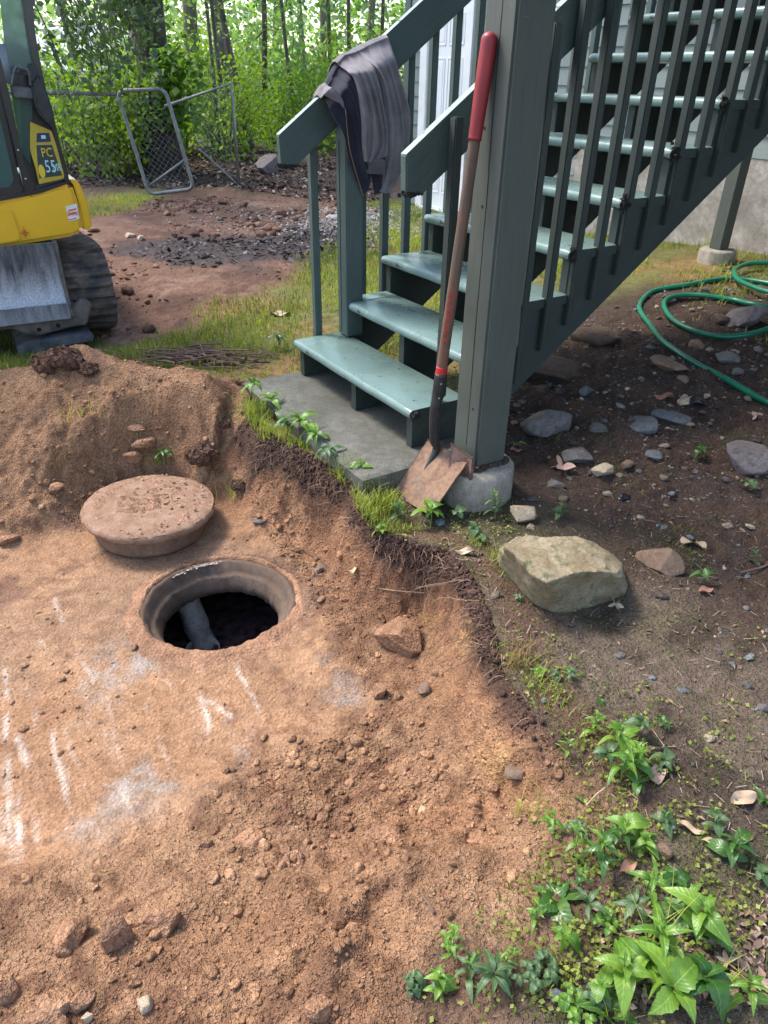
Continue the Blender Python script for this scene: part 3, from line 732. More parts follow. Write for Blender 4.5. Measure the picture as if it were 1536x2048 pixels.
for sgn, (a, b) in enumerate((((PS0, PT1), (PS1, PT1)), ((PS0, PT0), (PS0, PT1)), ((PS1, PT0), (PS1, PT1)))):
    for k in range(70):
        q = rng.random(); s = a[0] + (b[0] - a[0]) * q; t = a[1] + (b[1] - a[1]) * q
        mb.box(SP(s + rng.normal(0, .006), t + rng.normal(0, .006), .012 + abs(rng.normal(0, .006))), rng.uniform(.008, .02, 3), Matrix.Rotation(rng.uniform(0, 3), 3, 'Z'))
mb.build('dirt_at_foot', M_DIRTY, post)
# footings
M_PIER = concrete('pier_concrete', (.30, .27, .22), .55, .85, (.10, .10, .06))
def pier(c, r, zt, zb, label, nm='concrete_pier'):
    V, F = lathe([(0, 0), (r - .014, 0), (r - .004, -.006), (r, -.018), (r + .002, zb - zt)], 96)
    th = np.arctan2(V[:, 1], V[:, 0]); rr = np.hypot(V[:, 0], V[:, 1]); k = (rr > r * .9) * .004 * fbm(np.cos(th) * 3, np.sin(th) * 3 + V[:, 2] * 9, 3, 3, 55); V[:, 0] += k * np.cos(th); V[:, 1] += k * np.sin(th)
    o = obj_np(nm, V, F[:, ::-1], M_PIER, None, True, None, Matrix.Translation((c[0], c[1], zt)))
    return tag(o, label, 'footing')
PC = SP(.172, 1.222, 0)
pier(PC, .152, .010, -.30, 'round concrete footing under the thick green post next to the shovel')
# landing slab with a broken right edge
M_PAD = concrete('pad_concrete', (.115, .115, .10), .9, .7, (.06, .065, .04))
mb = MB()
ns_, nt_ = 40, 80; s = np.linspace(-.268, .34, ns_); t = np.linspace(-.045, 1.105, nt_); SS, TT = np.meshgrid(s, t); SS = SS.ravel(); TT = TT.ravel()
ed = np.minimum.reduce([SS + .268, .34 - SS, TT + .045, 1.105 - TT]); zz = -.001 + .0012 * fbm(SS, TT, 9, 3, 91) - .010 * np.exp(-ed / .008)
jx = .006 * fbm(SS, TT, 6, 3, 92) * (ed < .002); Vt = S0 + np.outer(SS + jx, A3) + np.outer(TT + jx, W3) + np.outer(zz, Z3)
i = (np.arange(nt_ - 1)[:, None] * ns_ + np.arange(ns_ - 1)[None]).ravel(); mb.add(Vt, np.stack([i, i + ns_, i + ns_ + 1, i + 1], 1))
per = list(range(ns_)) + [j * ns_ + ns_ - 1 for j in range(1, nt_)] + [(nt_ - 1) * ns_ + q for q in range(ns_ - 2, -1, -1)] + [j * ns_ for j in range(nt_ - 2, 0, -1)]
Vp = Vt[per]; Vb = Vp.copy(); Vb[:, 2] = -.085; m = len(per); q = np.arange(m)
mb.add(np.vstack([Vp, Vb]), np.stack([q, (q + 1) % m, (q + 1) % m + m, q + m], 1)[:, ::1])
pad = mb.build('landing_slab', M_PAD, None, True); tag(pad, 'thin grey concrete landing slab at the foot of the green stairs', 'slab')
md = pad.modifiers.new('es', 'EDGE_SPLIT'); md.split_angle = math.radians(50)
# ================================================================== DECK above (out of frame, carries the post)
deck = empty('deck', tuple(SP(2, 1.8, 2.9)))
tag(deck, 'green timber deck above the stairs, carried by the thick post', 'deck')
for k in range(24):
    s = .02 + k * .16
    board('deck_board', SP(s + .07, 1.10 if s < 3.45 else -1.5, 2.50), SP(s + .07, 4.0, 2.50), A3, .152, .03, M_SHADEG, deck, 0)
for t in (1.22, 2.6, 3.9): board('beam', SP(.0, t, 2.38), SP(3.85, t, 2.38), Z3, .17, .08, M_SHADEG, deck, 0)
# ================================================================== HOUSE
SW = 3.87
house = empty('house', tuple(SP(SW, -1.5, 0)))
tag(house, 'house wall with grey green clapboards, white door and concrete foundation behind the stairs', 'house')
M_SIDING = painted('siding_paint', (.20, .238, .228), rough=.6, grain=.5, dirt=.12)
M_TRIMG = painted('corner_trim_paint', (.085, .125, .112), rough=.5, grain=.6, dirt=.15)
M_WHITE = simple('white_trim', (.78, .78, .76), .45, .06, 6, .05, 40)
M_DOOR = simple('white_door', (.80, .80, .79), .4, .04, 4, .03, 30)
M_FND = concrete('foundation_concrete', (.40, .36, .32), .4, .9, (.20, .17, .14))
TL, TR, DL, DR = -4.80, 3.6, -4.47, -3.60
DZ = 1.96
lap = .1405; z0 = .822 - lap
k = 0; z = .822 - 6 * lap
WB = SW + .02
while z < 3.3:
    zb = z; 
    spans = [(TL + .10, DL - .02), (DR + .02, TR)] if zb < DZ + .08 else [(TL + .10, TR)]
    for (a, b) in spans:
        if zb < .815 and a > DR - .1: 
            b = -2.0 if True else b
            if b <= a: continue
        V = np.array([[-(b - a) / 2, -.030, 0], [(b - a) / 2, -.030, 0], [(b - a) / 2, -.030, .016 * 0 + .0], [-(b - a) / 2, -.030, 0]])
        L = (b - a) / 2
        V = np.array([[-L, -.034, 0], [L, -.034, 0], [-L, -.018, lap + .012], [L, -.018, lap + .012], [-L, -.0, 0], [L, -.0, 0], [-L, 0, lap + .012], [L, 0, lap + .012]])
        V[:, 1] = V[:, 1] + .0
        F = np.array([[0, 1, 3, 2], [4, 6, 7, 5], [0, 4, 5, 1], [2, 3, 7, 6], [0, 2, 6, 4], [1, 5, 7, 3]])
        O = SP(WB, (a + b) / 2, zb); Xv, Yv = W3, A3
        # local x = across; y = into the wall  (x,y,z) right handed needs x = -W
        V2 = V.copy()
        mw = Matrix([[-W3[i], A3[i], Z3[i], O[i]] for i in range(3)] + [[0, 0, 0, 1]])
        mw = Matrix([[-Xv[i], Yv[i], Z3[i], O[i]] for i in range(3)] + [[0, 0, 0, 1]])
        obj_np('siding_board', V2, F[:, ::-1], M_SIDING, house, False, None, mw)
    z += lap
def wbox(name, s0, s1, t0, t1, z0, z1, mat, parent=house, bev=.003):
    V, F = bevbox(s1 - s0, t1 - t0, z1 - z0, bev); O = SP((s0 + s1) / 2, (t0 + t1) / 2, (z0 + z1) / 2)
    mw = Matrix([[A3[i], -W3[i], Z3[i], O[i]] for i in range(3)] + [[0, 0, 0, 1]])
    return obj_np(name, V, F, mat, parent, False, None, mw)
wbox('wall', SW + .021, SW + .25, TL, TR, -.3, 3.4, M_SIDING)
wbox('corner_board', SW - .025, SW + .02, TL - .01, TL + .095, .0, 3.4, M_TRIMG)
fnd = wbox('foundation', SW - .008, SW + .020, -2.2, TR, -.4, .818, M_FND)
wbox('sill_trim', SW - .014, SW - .009, -1.9, -1.86, -.2, .80, M_WHITE)
wbox('door_frame', SW - .035, SW + .02, DL - .01, DL + .115, -.04, DZ, M_WHITE)
wbox('door_frame', SW - .035, SW + .02, DR - .085, DR + .01, -.04, DZ, M_WHITE)
wbox('door_frame', SW - .038, SW + .02, DL - .01, DR + .01, DZ + .001, DZ + .11, M_WHITE)
wbox('door_sill', SW - .06, SW + .02, DL + .117, DR - .087, -.05, -.015, M_WHITE)
dl, dr = DL + .118, DR - .088
door = wbox('door', SW - .012, SW + .018, dl, dr, -.012, DZ - .002, M_DOOR)
dwid = dr - dl; pw = dwid / 2 - .085
for j in range(2):
    c = dl + dwid * (.27 + .46 * j)
    for (a, b) in ((.16, .66), (.80, 1.46), (1.58, 1.84)):
        mb = MB()
        RR = Matrix([[A3[i], -W3[i], Z3[i]] for i in range(3)])
        wb = .018
        for (tt, zz, lt, lz) in ((c, a, pw, wb), (c, b, pw, wb), (c - pw / 2, (a + b) / 2, wb, b - a), (c + pw / 2, (a + b) / 2, wb, b - a)):
            mb.box(SP(SW - .0155, tt, zz), (.007, lt, lz), RR, 0, .002)
        mb.box(SP(SW - .0145, c, (a + b) / 2), (.005, pw - .05, b - a - .05), RR, 0, .002)
        mb.build('door_panel', M_DOOR, door)
V, F = lathe([(0, .05), (.022, .046), (.028, .03), (.018, .014), (.012, .0), (.026, 0), (.026, -.004)], 24)
RK = np.array([[A3[i] * 0 for i in range(3)] for _ in range(3)])
RK = np.stack([W3, Z3, -A3], 1)
obj_np('door_knob', V @ RK.T + SP(SW - .014, dr - .06, .92), F, simple('brass', (.5, .4, .2), .3, .1, 10, metal=1), door, True)
# dark weather marks and vertical board-form line on the foundation
# second footing and thin post near the wall
pz = .275
Pf = at(1437, 497, pz)
pier(Pf, .125, pz, .0, 'small round concrete footing under the thin post near the foundation wall')
sf, tf = ST(Pf); sf = float(sf); tf = float(tf)
p2 = prism('thin_post', [(sf - .048, pz), (sf + .048, pz), (sf + .048, 2.9), (sf - .048, 2.9)], tf - .048, tf + .048, math.pi / 2, M_POST, None, bev=.006)
tag(p2, 'slim grey green timber post standing in front of the foundation wall', 'post')
# ================================================================== ROCKS
def ico(sub):
    t = (1 + 5 ** .5) / 2
    V = np.array([(-1, t, 0), (1, t, 0), (-1, -t, 0), (1, -t, 0), (0, -1, t), (0, 1, t), (0, -1, -t), (0, 1, -t), (t, 0, -1), (t, 0, 1), (-t, 0, -1), (-t, 0, 1)], float)
    F = [(0, 11, 5), (0, 5, 1), (0, 1, 7), (0, 7, 10), (0, 10, 11), (1, 5, 9), (5, 11, 4), (11, 10, 2), (10, 7, 6), (7, 1, 8), (3, 9, 4), (3, 4, 2), (3, 2, 6), (3, 6, 8), (3, 8, 9), (4, 9, 5), (2, 4, 11), (6, 2, 10), (8, 6, 7), (9, 8, 1)]
    V = list(V / np.linalg.norm(V[0]))
    for _ in range(sub):
        c = {}; G = []
        def mid(a, b):
            k = (min(a, b), max(a, b))
            if k not in c: m = (V[a] + V[b]); V.append(m / np.linalg.norm(m)); c[k] = len(V) - 1
            return c[k]
        for a, b, d_ in F:
            x_, y_, z_ = mid(a, b), mid(b, d_), mid(d_, a); G += [(a, x_, z_), (b, y_, x_), (d_, z_, y_), (x_, y_, z_)]
        F = G
    return np.array(V), np.array(F)
ICO = [ico(i) for i in range(5)]
def n3(V, f, s):
    return (fbm(V[:, 0] + V[:, 2] * .7, V[:, 1] + 31 * s, f, 4, s) + fbm(V[:, 1] + V[:, 0] * .4, V[:, 2] - 17 * s, f, 4, s + 50)) * .6
def rockV(seed, sub=4, cuts=9, rough=.06):
    r = np.random.default_rng(seed); V, F = ICO[sub]; V = V.copy()
    for _ in range(cuts):                                  # planar facets
        nrm = r.normal(size=3); nrm /= np.linalg.norm(nrm); dd = r.uniform(.46, .82); k = V @ nrm - dd
        V = np.where(k[:, None] > 0, V - nrm * k[:, None] * .93, V)
    V = V * (1 + rough * 1.6 * n3(V, 1.6, seed % 97) + rough * .6 * n3(V, 6, seed % 89 + 3))[:, None]
    return V, F
def rockmat(name, c, c2, dirt=(.33, .18, .11), da=.3, wet=.8, fac=.5):
    n = NT(name); v = n.co(); f = n.noise(v, 14, 6, .7, .4); g = n.noise(v, 190, 5, .8); h = n.noise(v, 38, 6, .7)
    a = n.ramp(f, [(.32, c), (.62, c2)]); a = n.mix(.75, a, n.ramp(g, [(.3, (.6, .6, .6)), (.5, (1, 1, 1)), (.72, (1.5, 1.5, 1.5))]), 'MULTIPLY')
    a = n.mix(n.ramp(h, [(.62 - da * .4, (0, 0, 0)), (.75 - da * .4, (1, 1, 1))]), a, dirt)
    n.set(a, wet, **{'Specular_IOR_Level': .35}); b = n.bump(h, .9, .012); n.bump(g, .8, .004, b); return n.m
RM = {
 'dirt': rockmat('dirt_coated_rock', (.24, .125, .072), (.32, .18, .108), (.27, .142, .082), .55, .95),
 'tan': rockmat('tan_rock', (.40, .30, .19), (.52, .42, .30), (.30, .19, .12), .1, .85),
 'moss': rockmat('mossy_boulder', (.33, .27, .17), (.44, .40, .30), (.20, .22, .10), .25, .8),
 'grey': rockmat('grey_rock', (.105, .098, .092), (.175, .16, .148), (.10, .075, .055), .25, .6),
 'blue': rockmat('bluish_slate', (.09, .098, .105), (.15, .16, .17), (.09, .07, .055), .25, .5),
 'dark': rockmat('earthy_rock', (.075, .05, .036), (.125, .085, .062), (.08, .052, .038), .4, .85),
 'brown': rockmat('brown_rock', (.17, .11, .075), (.25, .17, .115), (.16, .10, .07), .3, .85),
 'purple': rockmat('purplish_rock', (.12, .10, .10), (.19, .165, .165), (.11, .075, .06), .3, .6),
}
def rock(u, v, wpx, hpx, kind, label, seed, sink=.35, rot=None, name='rock', cuts=9, depth=1.0, cat='rock', rough=.06, group=None, flat=None):
    P = gp(u, v + hpx * .28); dist = (P - CP) @ fw
    w = wpx / FPX * dist / 2 * 1.04; h = hpx / FPX * dist / 2
    el = math.atan2(CAMH - P[2], math.hypot(P[0], P[1])); hv = flat if flat else max(.35 * w, h / max(.6, math.cos(el) + .55 * math.sin(el)) )
    V, F = rockV(seed, 4 if wpx > 45 else 3, cuts, rough)
    P2 = gp(u, v); c = (P2 + P) / 2
    view = math.atan2(P[1], P[0]) - math.pi / 2
    V = V * np.array([w, w * .8 * depth if not flat else w * depth, hv])
    if kind == 'dirt':
        U_ = V / np.array([w, w, hv]); cc = np.array([.30, .168, .098]) * (1 + .45 * n3(U_, 1.5, seed % 50) + .3 * np.clip(U_[:, 2], -1, 1) * .6)[:, None]; o = obj_np(name, V, F, M_SOIL, None, True, np.concatenate([cc.clip(.04, 1), np.full((len(V), 1), .6)], 1))
    else: o = obj_np(name, V, F, RM[kind], None, True)
    r_ = (rot if rot is not None else 0)
    o.matrix_basis = Matrix.Translation((c[0], c[1], hgt([c[0]], [c[1]])[0] + hv * (1 - 2 * sink))) @ Matrix.Rotation(view, 4, 'Z') @ Matrix.Rotation(r_, 4, 'Y')
    tag(o, label, cat, group); return o
# px centre x, y, width, height, material, label
ROCKS = [
 (805, 1275, 122, 78, 'dirt', 'large dirt coated rock in the pit at the foot of the cut bank', .18, .2),
 (760, 1386, 38, 40, 'dirt', 'roundish lumpy orange stone at the edge of the bare grey patch', .2, 0),
 (845, 1382, 42, 30, 'brown', 'jagged tilted brown stone right of the two small lumps on the tank', .2, -.5),
 (796, 1392, 26, 18, 'dirt', 'small flat stone between the round lump and the jagged stone', .3, 0),
 (1033, 1548, 50, 40, 'brown', 'round flat brown cobble on loose dirt near the plants', .3, 0),
 (988, 1574, 28, 20, 'dirt', 'small dirt stone just left of and below the round brown cobble', .3, 0),
 (849, 1617, 46, 38, 'tan', 'pale tan stone among dirt lumps in the lower pit', .25, .2),
 (792, 1632, 30, 28, 'dirt', 'dirt lump directly left of the pale tan stone', .35, 0),
 (768, 1670, 72, 44, 'dirt', 'wide crumbly clod below the pale tan stone', .4, 0),
 (950, 1672, 88, 46, 'dirt', 'broad low slab of dirt caked stone near the plants', .5, .1),
 (232, 1868, 78, 112, 'dirt', 'tall dirt covered rock in the lower left, middle of three', .3, .25),
 (145, 1862, 76, 62, 'dirt', 'blocky dirt covered rock at the lower left, left of the tall one', .35, 0),
 (326, 1838, 82, 66, 'dirt', 'flat wedge shaped slab right of the tall dirt covered rock', .45, .2),
 (18, 1975, 70, 84, 'dirt', 'rounded reddish rock at the left edge near the bottom', .35, 0),
 (95, 2010, 100, 74, 'dirt', 'wide smooth rock at the bottom left corner', .4, 0),
 (163, 1995, 56, 58, 'dirt', 'rounded lump between the wide smooth rock and the yellowish stone', .4, 0),
 (289, 2008, 38, 46, 'tan', 'yellowish upright stone at the bottom edge of the pit', .35, 0),
 (175, 2035, 26, 24, 'tan', 'small pale stone tucked under the lump at the very bottom', .3, 0),
 (642, 2010, 60, 58, 'dirt', 'pale angular rock at the bottom centre of the pit', .35, .2),
 (270, 1965, 26, 26, 'dirt', 'small upright dirt stone above the yellowish stone', .35, 0),
 (412, 1726 - 40, 30, 22, 'dirt', 'small stone at the lower edge of the bare tank top', .3, 0),
 (527, 1685, 20, 15, 'tan', 'tiny pale grey stone left of the ring shaped clod', .25, 0),
 (500, 1676, 60, 20, 'dirt', 'row of crumbs of caked soil beside the tiny pale stone', .5, 0),
 (290, 893, 48, 36, 'dirt', 'flat orange tan stone resting on another on the spoil heap', .1, .12),
 (270, 914, 44, 34, 'dirt', 'brown stone under the flat tan stone on the spoil heap', .25, 0),
 (275, 857, 38, 14, 'dirt', 'thin stone above the stacked pair on the spoil heap', .3, .1),
 (112, 978, 36, 28, 'dirt', 'small reddish stone on the slope left of the lid', .3, 0),
 (18, 1078, 40, 26, 'dirt', 'dirt lump at the left edge where the heap meets the tank', .35, 0),
 (518, 1044, 30, 12, 'grey', 'flat dark pebble on the dirt between hole and cut bank', .2, 0),
 (639, 1143, 24, 24, 'grey', 'small dark stone right of the open hole', .2, .3),
 (1043, 1032, 66, 54, 'tan', 'fist sized tan stone between footing and big boulder', .2, .1),
 (1098, 848, 114, 78, 'grey', 'grey angular block right of the thick post', .2, -.1),
 (1174, 783, 44, 26, 'blue', 'small slate stone above the grey angular block', .25, 0),
 (1195, 856, 50, 24, 'grey', 'flat grey stone just right of the grey angular block', .4, 0),
 (1280, 840, 92, 38, 'blue', 'bluish flat stone sunk in the dark soil', .55, 0),
 (1343, 826, 74, 34, 'blue', 'second sunken slate directly right of the bluish flat stone', .6, 0),
 (1151, 912, 76, 42, 'grey', 'grey stone behind the dry oak leaf', .3, .1),
 (1206, 943, 48, 40, 'tan', 'tan cobble to the right of the dry oak leaf', .2, 0),
 (1110, 968, 46, 24, 'grey', 'flat grey stone below the dry oak leaf', .45, 0),
 (1254, 931, 30, 26, 'brown', 'small brown pebble right of the tan cobble', .3, 0),
 (1306, 908, 42, 26, 'blue', 'dark flat pebble between the slates and the brown pebble', .35, 0),
 (1367, 806, 28, 26, 'tan', 'small egg shaped tan pebble beside the black scrap', .2, 0),
 (1412, 793, 18, 15, 'tan', 'tiny tan pebble beyond the black scrap', .2, 0),
 (1490, 918, 118, 74, 'purple', 'large purplish rock at the right edge of the soil', .35, 0),
 (1318, 1118, 96, 90, 'brown', 'reddish earth covered rock right of the big boulder', .45, .2),
 (1134, 729, 40, 18, 'tan', 'low tan stone on the dark hump under the stairs', .3, 0),
 (1087, 777, 50, 26, 'dark', 'dirty stone in the shade just behind the thick post', .35, 0),
 (1335, 733, 78, 38, 'brown', 'long brown rock between the dark humps and the hose', .3, .15),
 (1393, 691, 36, 24, 'brown', 'small rock left of the hose where it bends down', .3, .2),
 (1451, 719, 50, 34, 'grey', 'grey rock inside the bend of the green hose', .3, 0),
 (1472, 744, 30, 22, 'grey', 'small grey rock directly below the one inside the hose bend', .3, 0),
 (1516, 702, 26, 16, 'grey', 'little grey pebble near the right edge above the hose', .3, 0),
 (1361, 757, 30, 24, 'brown', 'reddish pebble just under the running hose', .3, 0),
 (1494, 640, 88, 58, 'purple', 'pointed grey rock in the middle of the hose coil', .25, -.3),
 (1440, 640, 44, 28, 'dark', 'low dark rock left of the pointed rock in the hose coil', .35, 0),
 (1196, 668, 120, 44, 'dark', 'long dark earth covered rock below the stair stringer', .5, .1),
 (1010, 705, 90, 80, 'brown', 'reddish rock half hidden under the stairs behind the shovel handle', .35, 0),
 (1092, 735, 150, 60, 'dark', 'broad reddish brown hump of rock behind the thick post', .5, 0),
 (1240, 1110 + 200, 28, 18, 'grey', 'small grey stone in the bare soil below the boulder', .4, 0),
 (1365, 1380, 30, 16, 'blue', 'dark flat pebble amid moss at the right', .4, 0),
 (1525, 1416, 30, 24, 'purple', 'grey pebble at the right edge halfway down', .35, 0),
 (1326, 1703, 36, 42, 'brown', 'small upright stone in the moss beside the bright weeds', .3, 0),
 (1113, 1990, 44, 40, 'blue', 'bluish grey stone amid the clover at the bottom', .3, 0),
 (540, 338, 70, 54, 'purple', 'weathered boulder at the edge of the woods behind the fence gates', .3, 0),
 (588, 322, 60, 40, 'brown', 'brown boulder touching the weathered one near the woods', .35, 0),
 (262, 472, 26, 16, 'tan', 'small stone in the far churned soil', .3, 0),
 (283, 478, 22, 13, 'tan', 'second small stone right beside it in the far churned soil', .3, 0),
]
for i, (u, v, w_, h_, k, lab, sk, ro) in enumerate(ROCKS):
    flat = None
    rock(u, v, w_, h_, k, lab, 100 + i * 7, sk, ro, depth=1.0, cuts=15 if k in ('moss', 'grey', 'blue', 'purple', 'tan') else 8, rough=.04 if k != 'dirt' else .085)
# big flat-topped boulder: hull of hand-placed corners, roughened
import bmesh
tp = [(1002, 1088, .06), (1022, 1070, .065), (1060, 1064, .07), (1120, 1066, .075), (1172, 1070, .07), (1215, 1100, .055), (1250, 1133, .02), (1248, 1150, .0), (1192, 1140, .055), (1140, 1150, .05), (1092, 1165, .035), (1060, 1150, .045)]
bp = [(998, 1112, -.13), (1055, 1172, -.13), (1094, 1204, -.13), (1140, 1210, -.13), (1205, 1192, -.13), (1246, 1168, -.13), (1000, 1165, -.26), (1060, 1235, -.26), (1100, 1258, -.26), (1150, 1262, -.26), (1215, 1240, -.26), (1262, 1205, -.26), (1240, 1120, -.2), (1080, 1100, -.2)]
bm = bmesh.new(); c0 = np.mean([at(u, v, z) for u, v, z in bp], axis=0); c0[2] = -.12
for (u, v, z) in tp + bp: bm.verts.new(tuple(at(u, v, z) - c0))
bmesh.ops.convex_hull(bm, input=bm.verts); bmesh.ops.triangulate(bm, faces=bm.faces)
for _ in range(4): bmesh.ops.subdivide_edges(bm, edges=bm.edges, cuts=1, use_grid_fill=True)
for _ in range(1): bmesh.ops.smooth_vert(bm, verts=bm.verts, factor=.35, use_axis_x=True, use_axis_y=True, use_axis_z=True)
Vb = np.array([v.co[:] for v in bm.verts]); nb_ = np.stack([n3(Vb + q, 7, 40 + q) for q in range(3)], 1) * .026 + np.stack([n3(Vb + q, 30, 60 + q) for q in range(3)], 1) * .010
for v, q in zip(bm.verts, Vb + nb_): v.co = q
me = bpy.data.meshes.new('rock'); bm.to_mesh(me); bm.free(); me.materials.append(rockmat('lichen_boulder', (.21, .155, .088), (.33, .27, .175), (.12, .13, .06), .25, .8)); me.polygons.foreach_set('use_smooth', [True] * len(me.polygons))
o = bpy.data.objects.new('rock', me); put(o, None, Matrix.Translation(tuple(c0))); tag(o, 'big pale boulder with greenish flat top beside the cut edge', 'rock')
# ring-shaped clod
P = gp(587, 1722); rd = 15 / FPX * ((P - CP) @ fw)
a_ = np.linspace(0, 2 * math.pi, 26)
V, F = tube(np.stack([rd * np.cos(a_), rd * np.sin(a_), .15 * rd * np.sin(2 * a_)], 1), rd * (.42 + .12 * np.sin(a_ * 2 + 1)), 12)
V += .16 * rd * np.stack([n3(V / rd, 1.4, 5 + q) for q in range(3)], 1)
o = obj_np('clod', V, F, M_SOIL, None, True, np.tile([.40, .225, .14], (len(V), 1)), Matrix.Translation((P[0], P[1], P[2] + rd * .35)))
tag(o, 'ring shaped clod of soil with a hole in its middle', 'clod')
# loose crumbs and pebbles: far too many to count
def scatter(name, pts, size, cols, sub, mat, smooth=False, squash=.7, sink=.2, kind='stuff', seeds=9):
    base = []
    for q in range(seeds):
        V, F = rockV(900 + q, sub, 9, .22); base.append(V)
    F = ICO[sub][1]; nv = len(base[0]); N = len(pts)
    an = rng.uniform(0, 2 * math.pi, N); ca, sa = np.cos(an), np.sin(an)
    B = np.array(base)[rng.integers(0, seeds, N)] * (size[:, None, None] * rng.uniform(.7, 1.3, (N, 1, 3)) * np.array([1, 1, squash]))
    X_ = B[..., 0] * ca[:, None] - B[..., 1] * sa[:, None]; Y_ = B[..., 0] * sa[:, None] + B[..., 1] * ca[:, None]
    V = np.stack([X_ + pts[:, 0:1], Y_ + pts[:, 1:2], B[..., 2] + (pts[:, 2] + size * squash * (1 - 2 * sink))[:, None]], -1).reshape(-1, 3)
    FF = (F[None] + (np.arange(N) * nv)[:, None, None]).reshape(-1, 3); C_ = np.concatenate([np.repeat(cols, nv, 0), np.full((N * nv, 1), .55)], 1)
    o = obj_np(name, V, FF, mat, None, smooth, C_); tag(o, kind=kind); return o
def rand_px(n, box):
    u = rng.uniform(box[0], box[2], n); v = rng.uniform(box[1], box[3], n); return u, v
# crumbs over the dug soil
N = 120000
px = rng.uniform(-2.2, 1.0, N); py = .35 + rng.random(N) ** 1.25 * 3.3
d, rz, rw = rimdist(px, py); te = tankedge(px, py)
dens = np.where(d > 0, np.where(te < -.05, .05, .5 + .9 * np.clip(fbm(px, py, 3, 3, 201), 0, 1)), np.where((rz > .02) & (d > -.3), .6, 0))
dens *= np.clip(.35 + 1.6 * fbm(px, py, 1.7, 2, 203), .15, 1.5)
keep = (rng.random(N) < dens) & (np.hypot(px - HC[0], py - HC[1]) > HR + .01) & (np.hypot(px - LC[0], py - LC[1]) > LR)
px, py = px[keep], py[keep]
sz = .0019 * np.exp(rng.exponential(.46, len(px))); sz = np.clip(sz, .0017, .017)
cl = gcol(px, py) * rng.uniform(.95, 1.35, (len(px), 1)); cl = np.clip(cl, .02, .8)
pz = hgt(px, py); pts = np.stack([px, py, pz], 1)
small = sz < .0055
o = scatter('soil_crumbs', pts[small], sz[small], cl[small], 0, M_SOIL, True, .75, .25); tag(o, 'fine crumbs of red soil strewn over the pit')
o = scatter('soil_clods', pts[~small], sz[~small], cl[~small], 1, M_SOIL, True, .7, .36); tag(o, 'bigger crumbs and pebbles strewn over the pit and heap')
an = rng.uniform(0, 6.28, 700); q = np.sqrt(rng.random(700)) * .25 * (1 - .5 * (rng.random(700) < .4)); lx, ly = LC[0] + q * np.cos(an), LC[1] + q * np.sin(an); szl = np.clip(.0016 * np.exp(rng.exponential(.5, 700)), .0015, .009)
o = scatter('lid_crumbs', np.stack([lx, ly, np.full(700, TANKZ + .139) - .0 * q], 1), szl, np.array([.38, .24, .15]) * rng.uniform(.7, 1.3, (700, 1)), 1, M_SOIL, True, .7, .2); tag(o, 'crumbs of soil lying on the lid')
print('crumbs', small.sum(), (~small).sum())
# pebbles and grit on the dark soil to the right
N = 20000
s = rng.uniform(-.4, 4.0, N); t = rng.uniform(.1, 4.2, N); P = S0[:2] + np.outer(s, A3[:2]) + np.outer(t, W3[:2]); px, py = P.T
d, rz, rw = rimdist(px, py); keep = (d < -.03) & (px < 4.2) & (py > .4) & ((t > 1.15) | (s > .45)) & (rng.random(N) < np.clip(.25 + .9 * ss(.2, .8, s) * ss(2.6, 1.3, t) + fbm(px, py, 2, 3, 301), .08, 1))
px, py = px[keep], py[keep]; sz = np.clip(.0028 * np.exp(rng.exponential(.5, len(px))), .0025, .022)
pal = np.array([[.17, .13, .10], [.12, .115, .115], [.25, .20, .15], [.09, .075, .065], [.15, .17, .18], [.32, .27, .2]])
cl = pal[rng.integers(0, 6, len(px))] * rng.uniform(.7, 1.2, (len(px), 1))
o = scatter('pebbles', np.stack([px, py, hgt(px, py)], 1), sz, cl, 1, M_SOIL, True, .6, .35); tag(o, 'grit and pebbles on the dark soil')
# clods of the far churned soil and pale gravel by the door
N = 9000; px = rng.uniform(-5, .8, N); py = rng.uniform(4.2, 9.6, N); dmk = dirtmask(px, py); gv = np.exp(-(((px - .1) / 1.0) ** 2 + ((py - 8.3) / .9) ** 2))
keep = rng.random(N) < np.clip(dmk * .8 * (.4 + fbm(px, py, 1.5, 3, 321) * 2), 0, 1); px, py = px[keep], py[keep]
cl = gcol(px, py) * rng.uniform(.6, 1.5, (len(px), 1)); sz = np.clip(.008 * np.exp(rng.exponential(.55, len(px))), .006, .06)
o = scatter('churned_clods', np.stack([px, py, hgt(px, py)], 1), sz, np.clip(cl, .02, .7), 1, M_SOIL, True, .6, .3); tag(o, 'clods and roots of the far churned soil')
N = 3500; px = rng.normal(.15, .8, N); py = rng.normal(8.1, .55, N); cl = np.clip(np.array([.50, .48, .45]) * rng.uniform(.4, 1.3, (N, 1)), 0, .85); sz = rng.uniform(.008, .022, N)
o = scatter('pale_gravel', np.stack([px, py, hgt(px, py)], 1), sz, cl, 0, M_SOIL, True, .6, .3); tag(o, 'pale gravel in front of the white door')
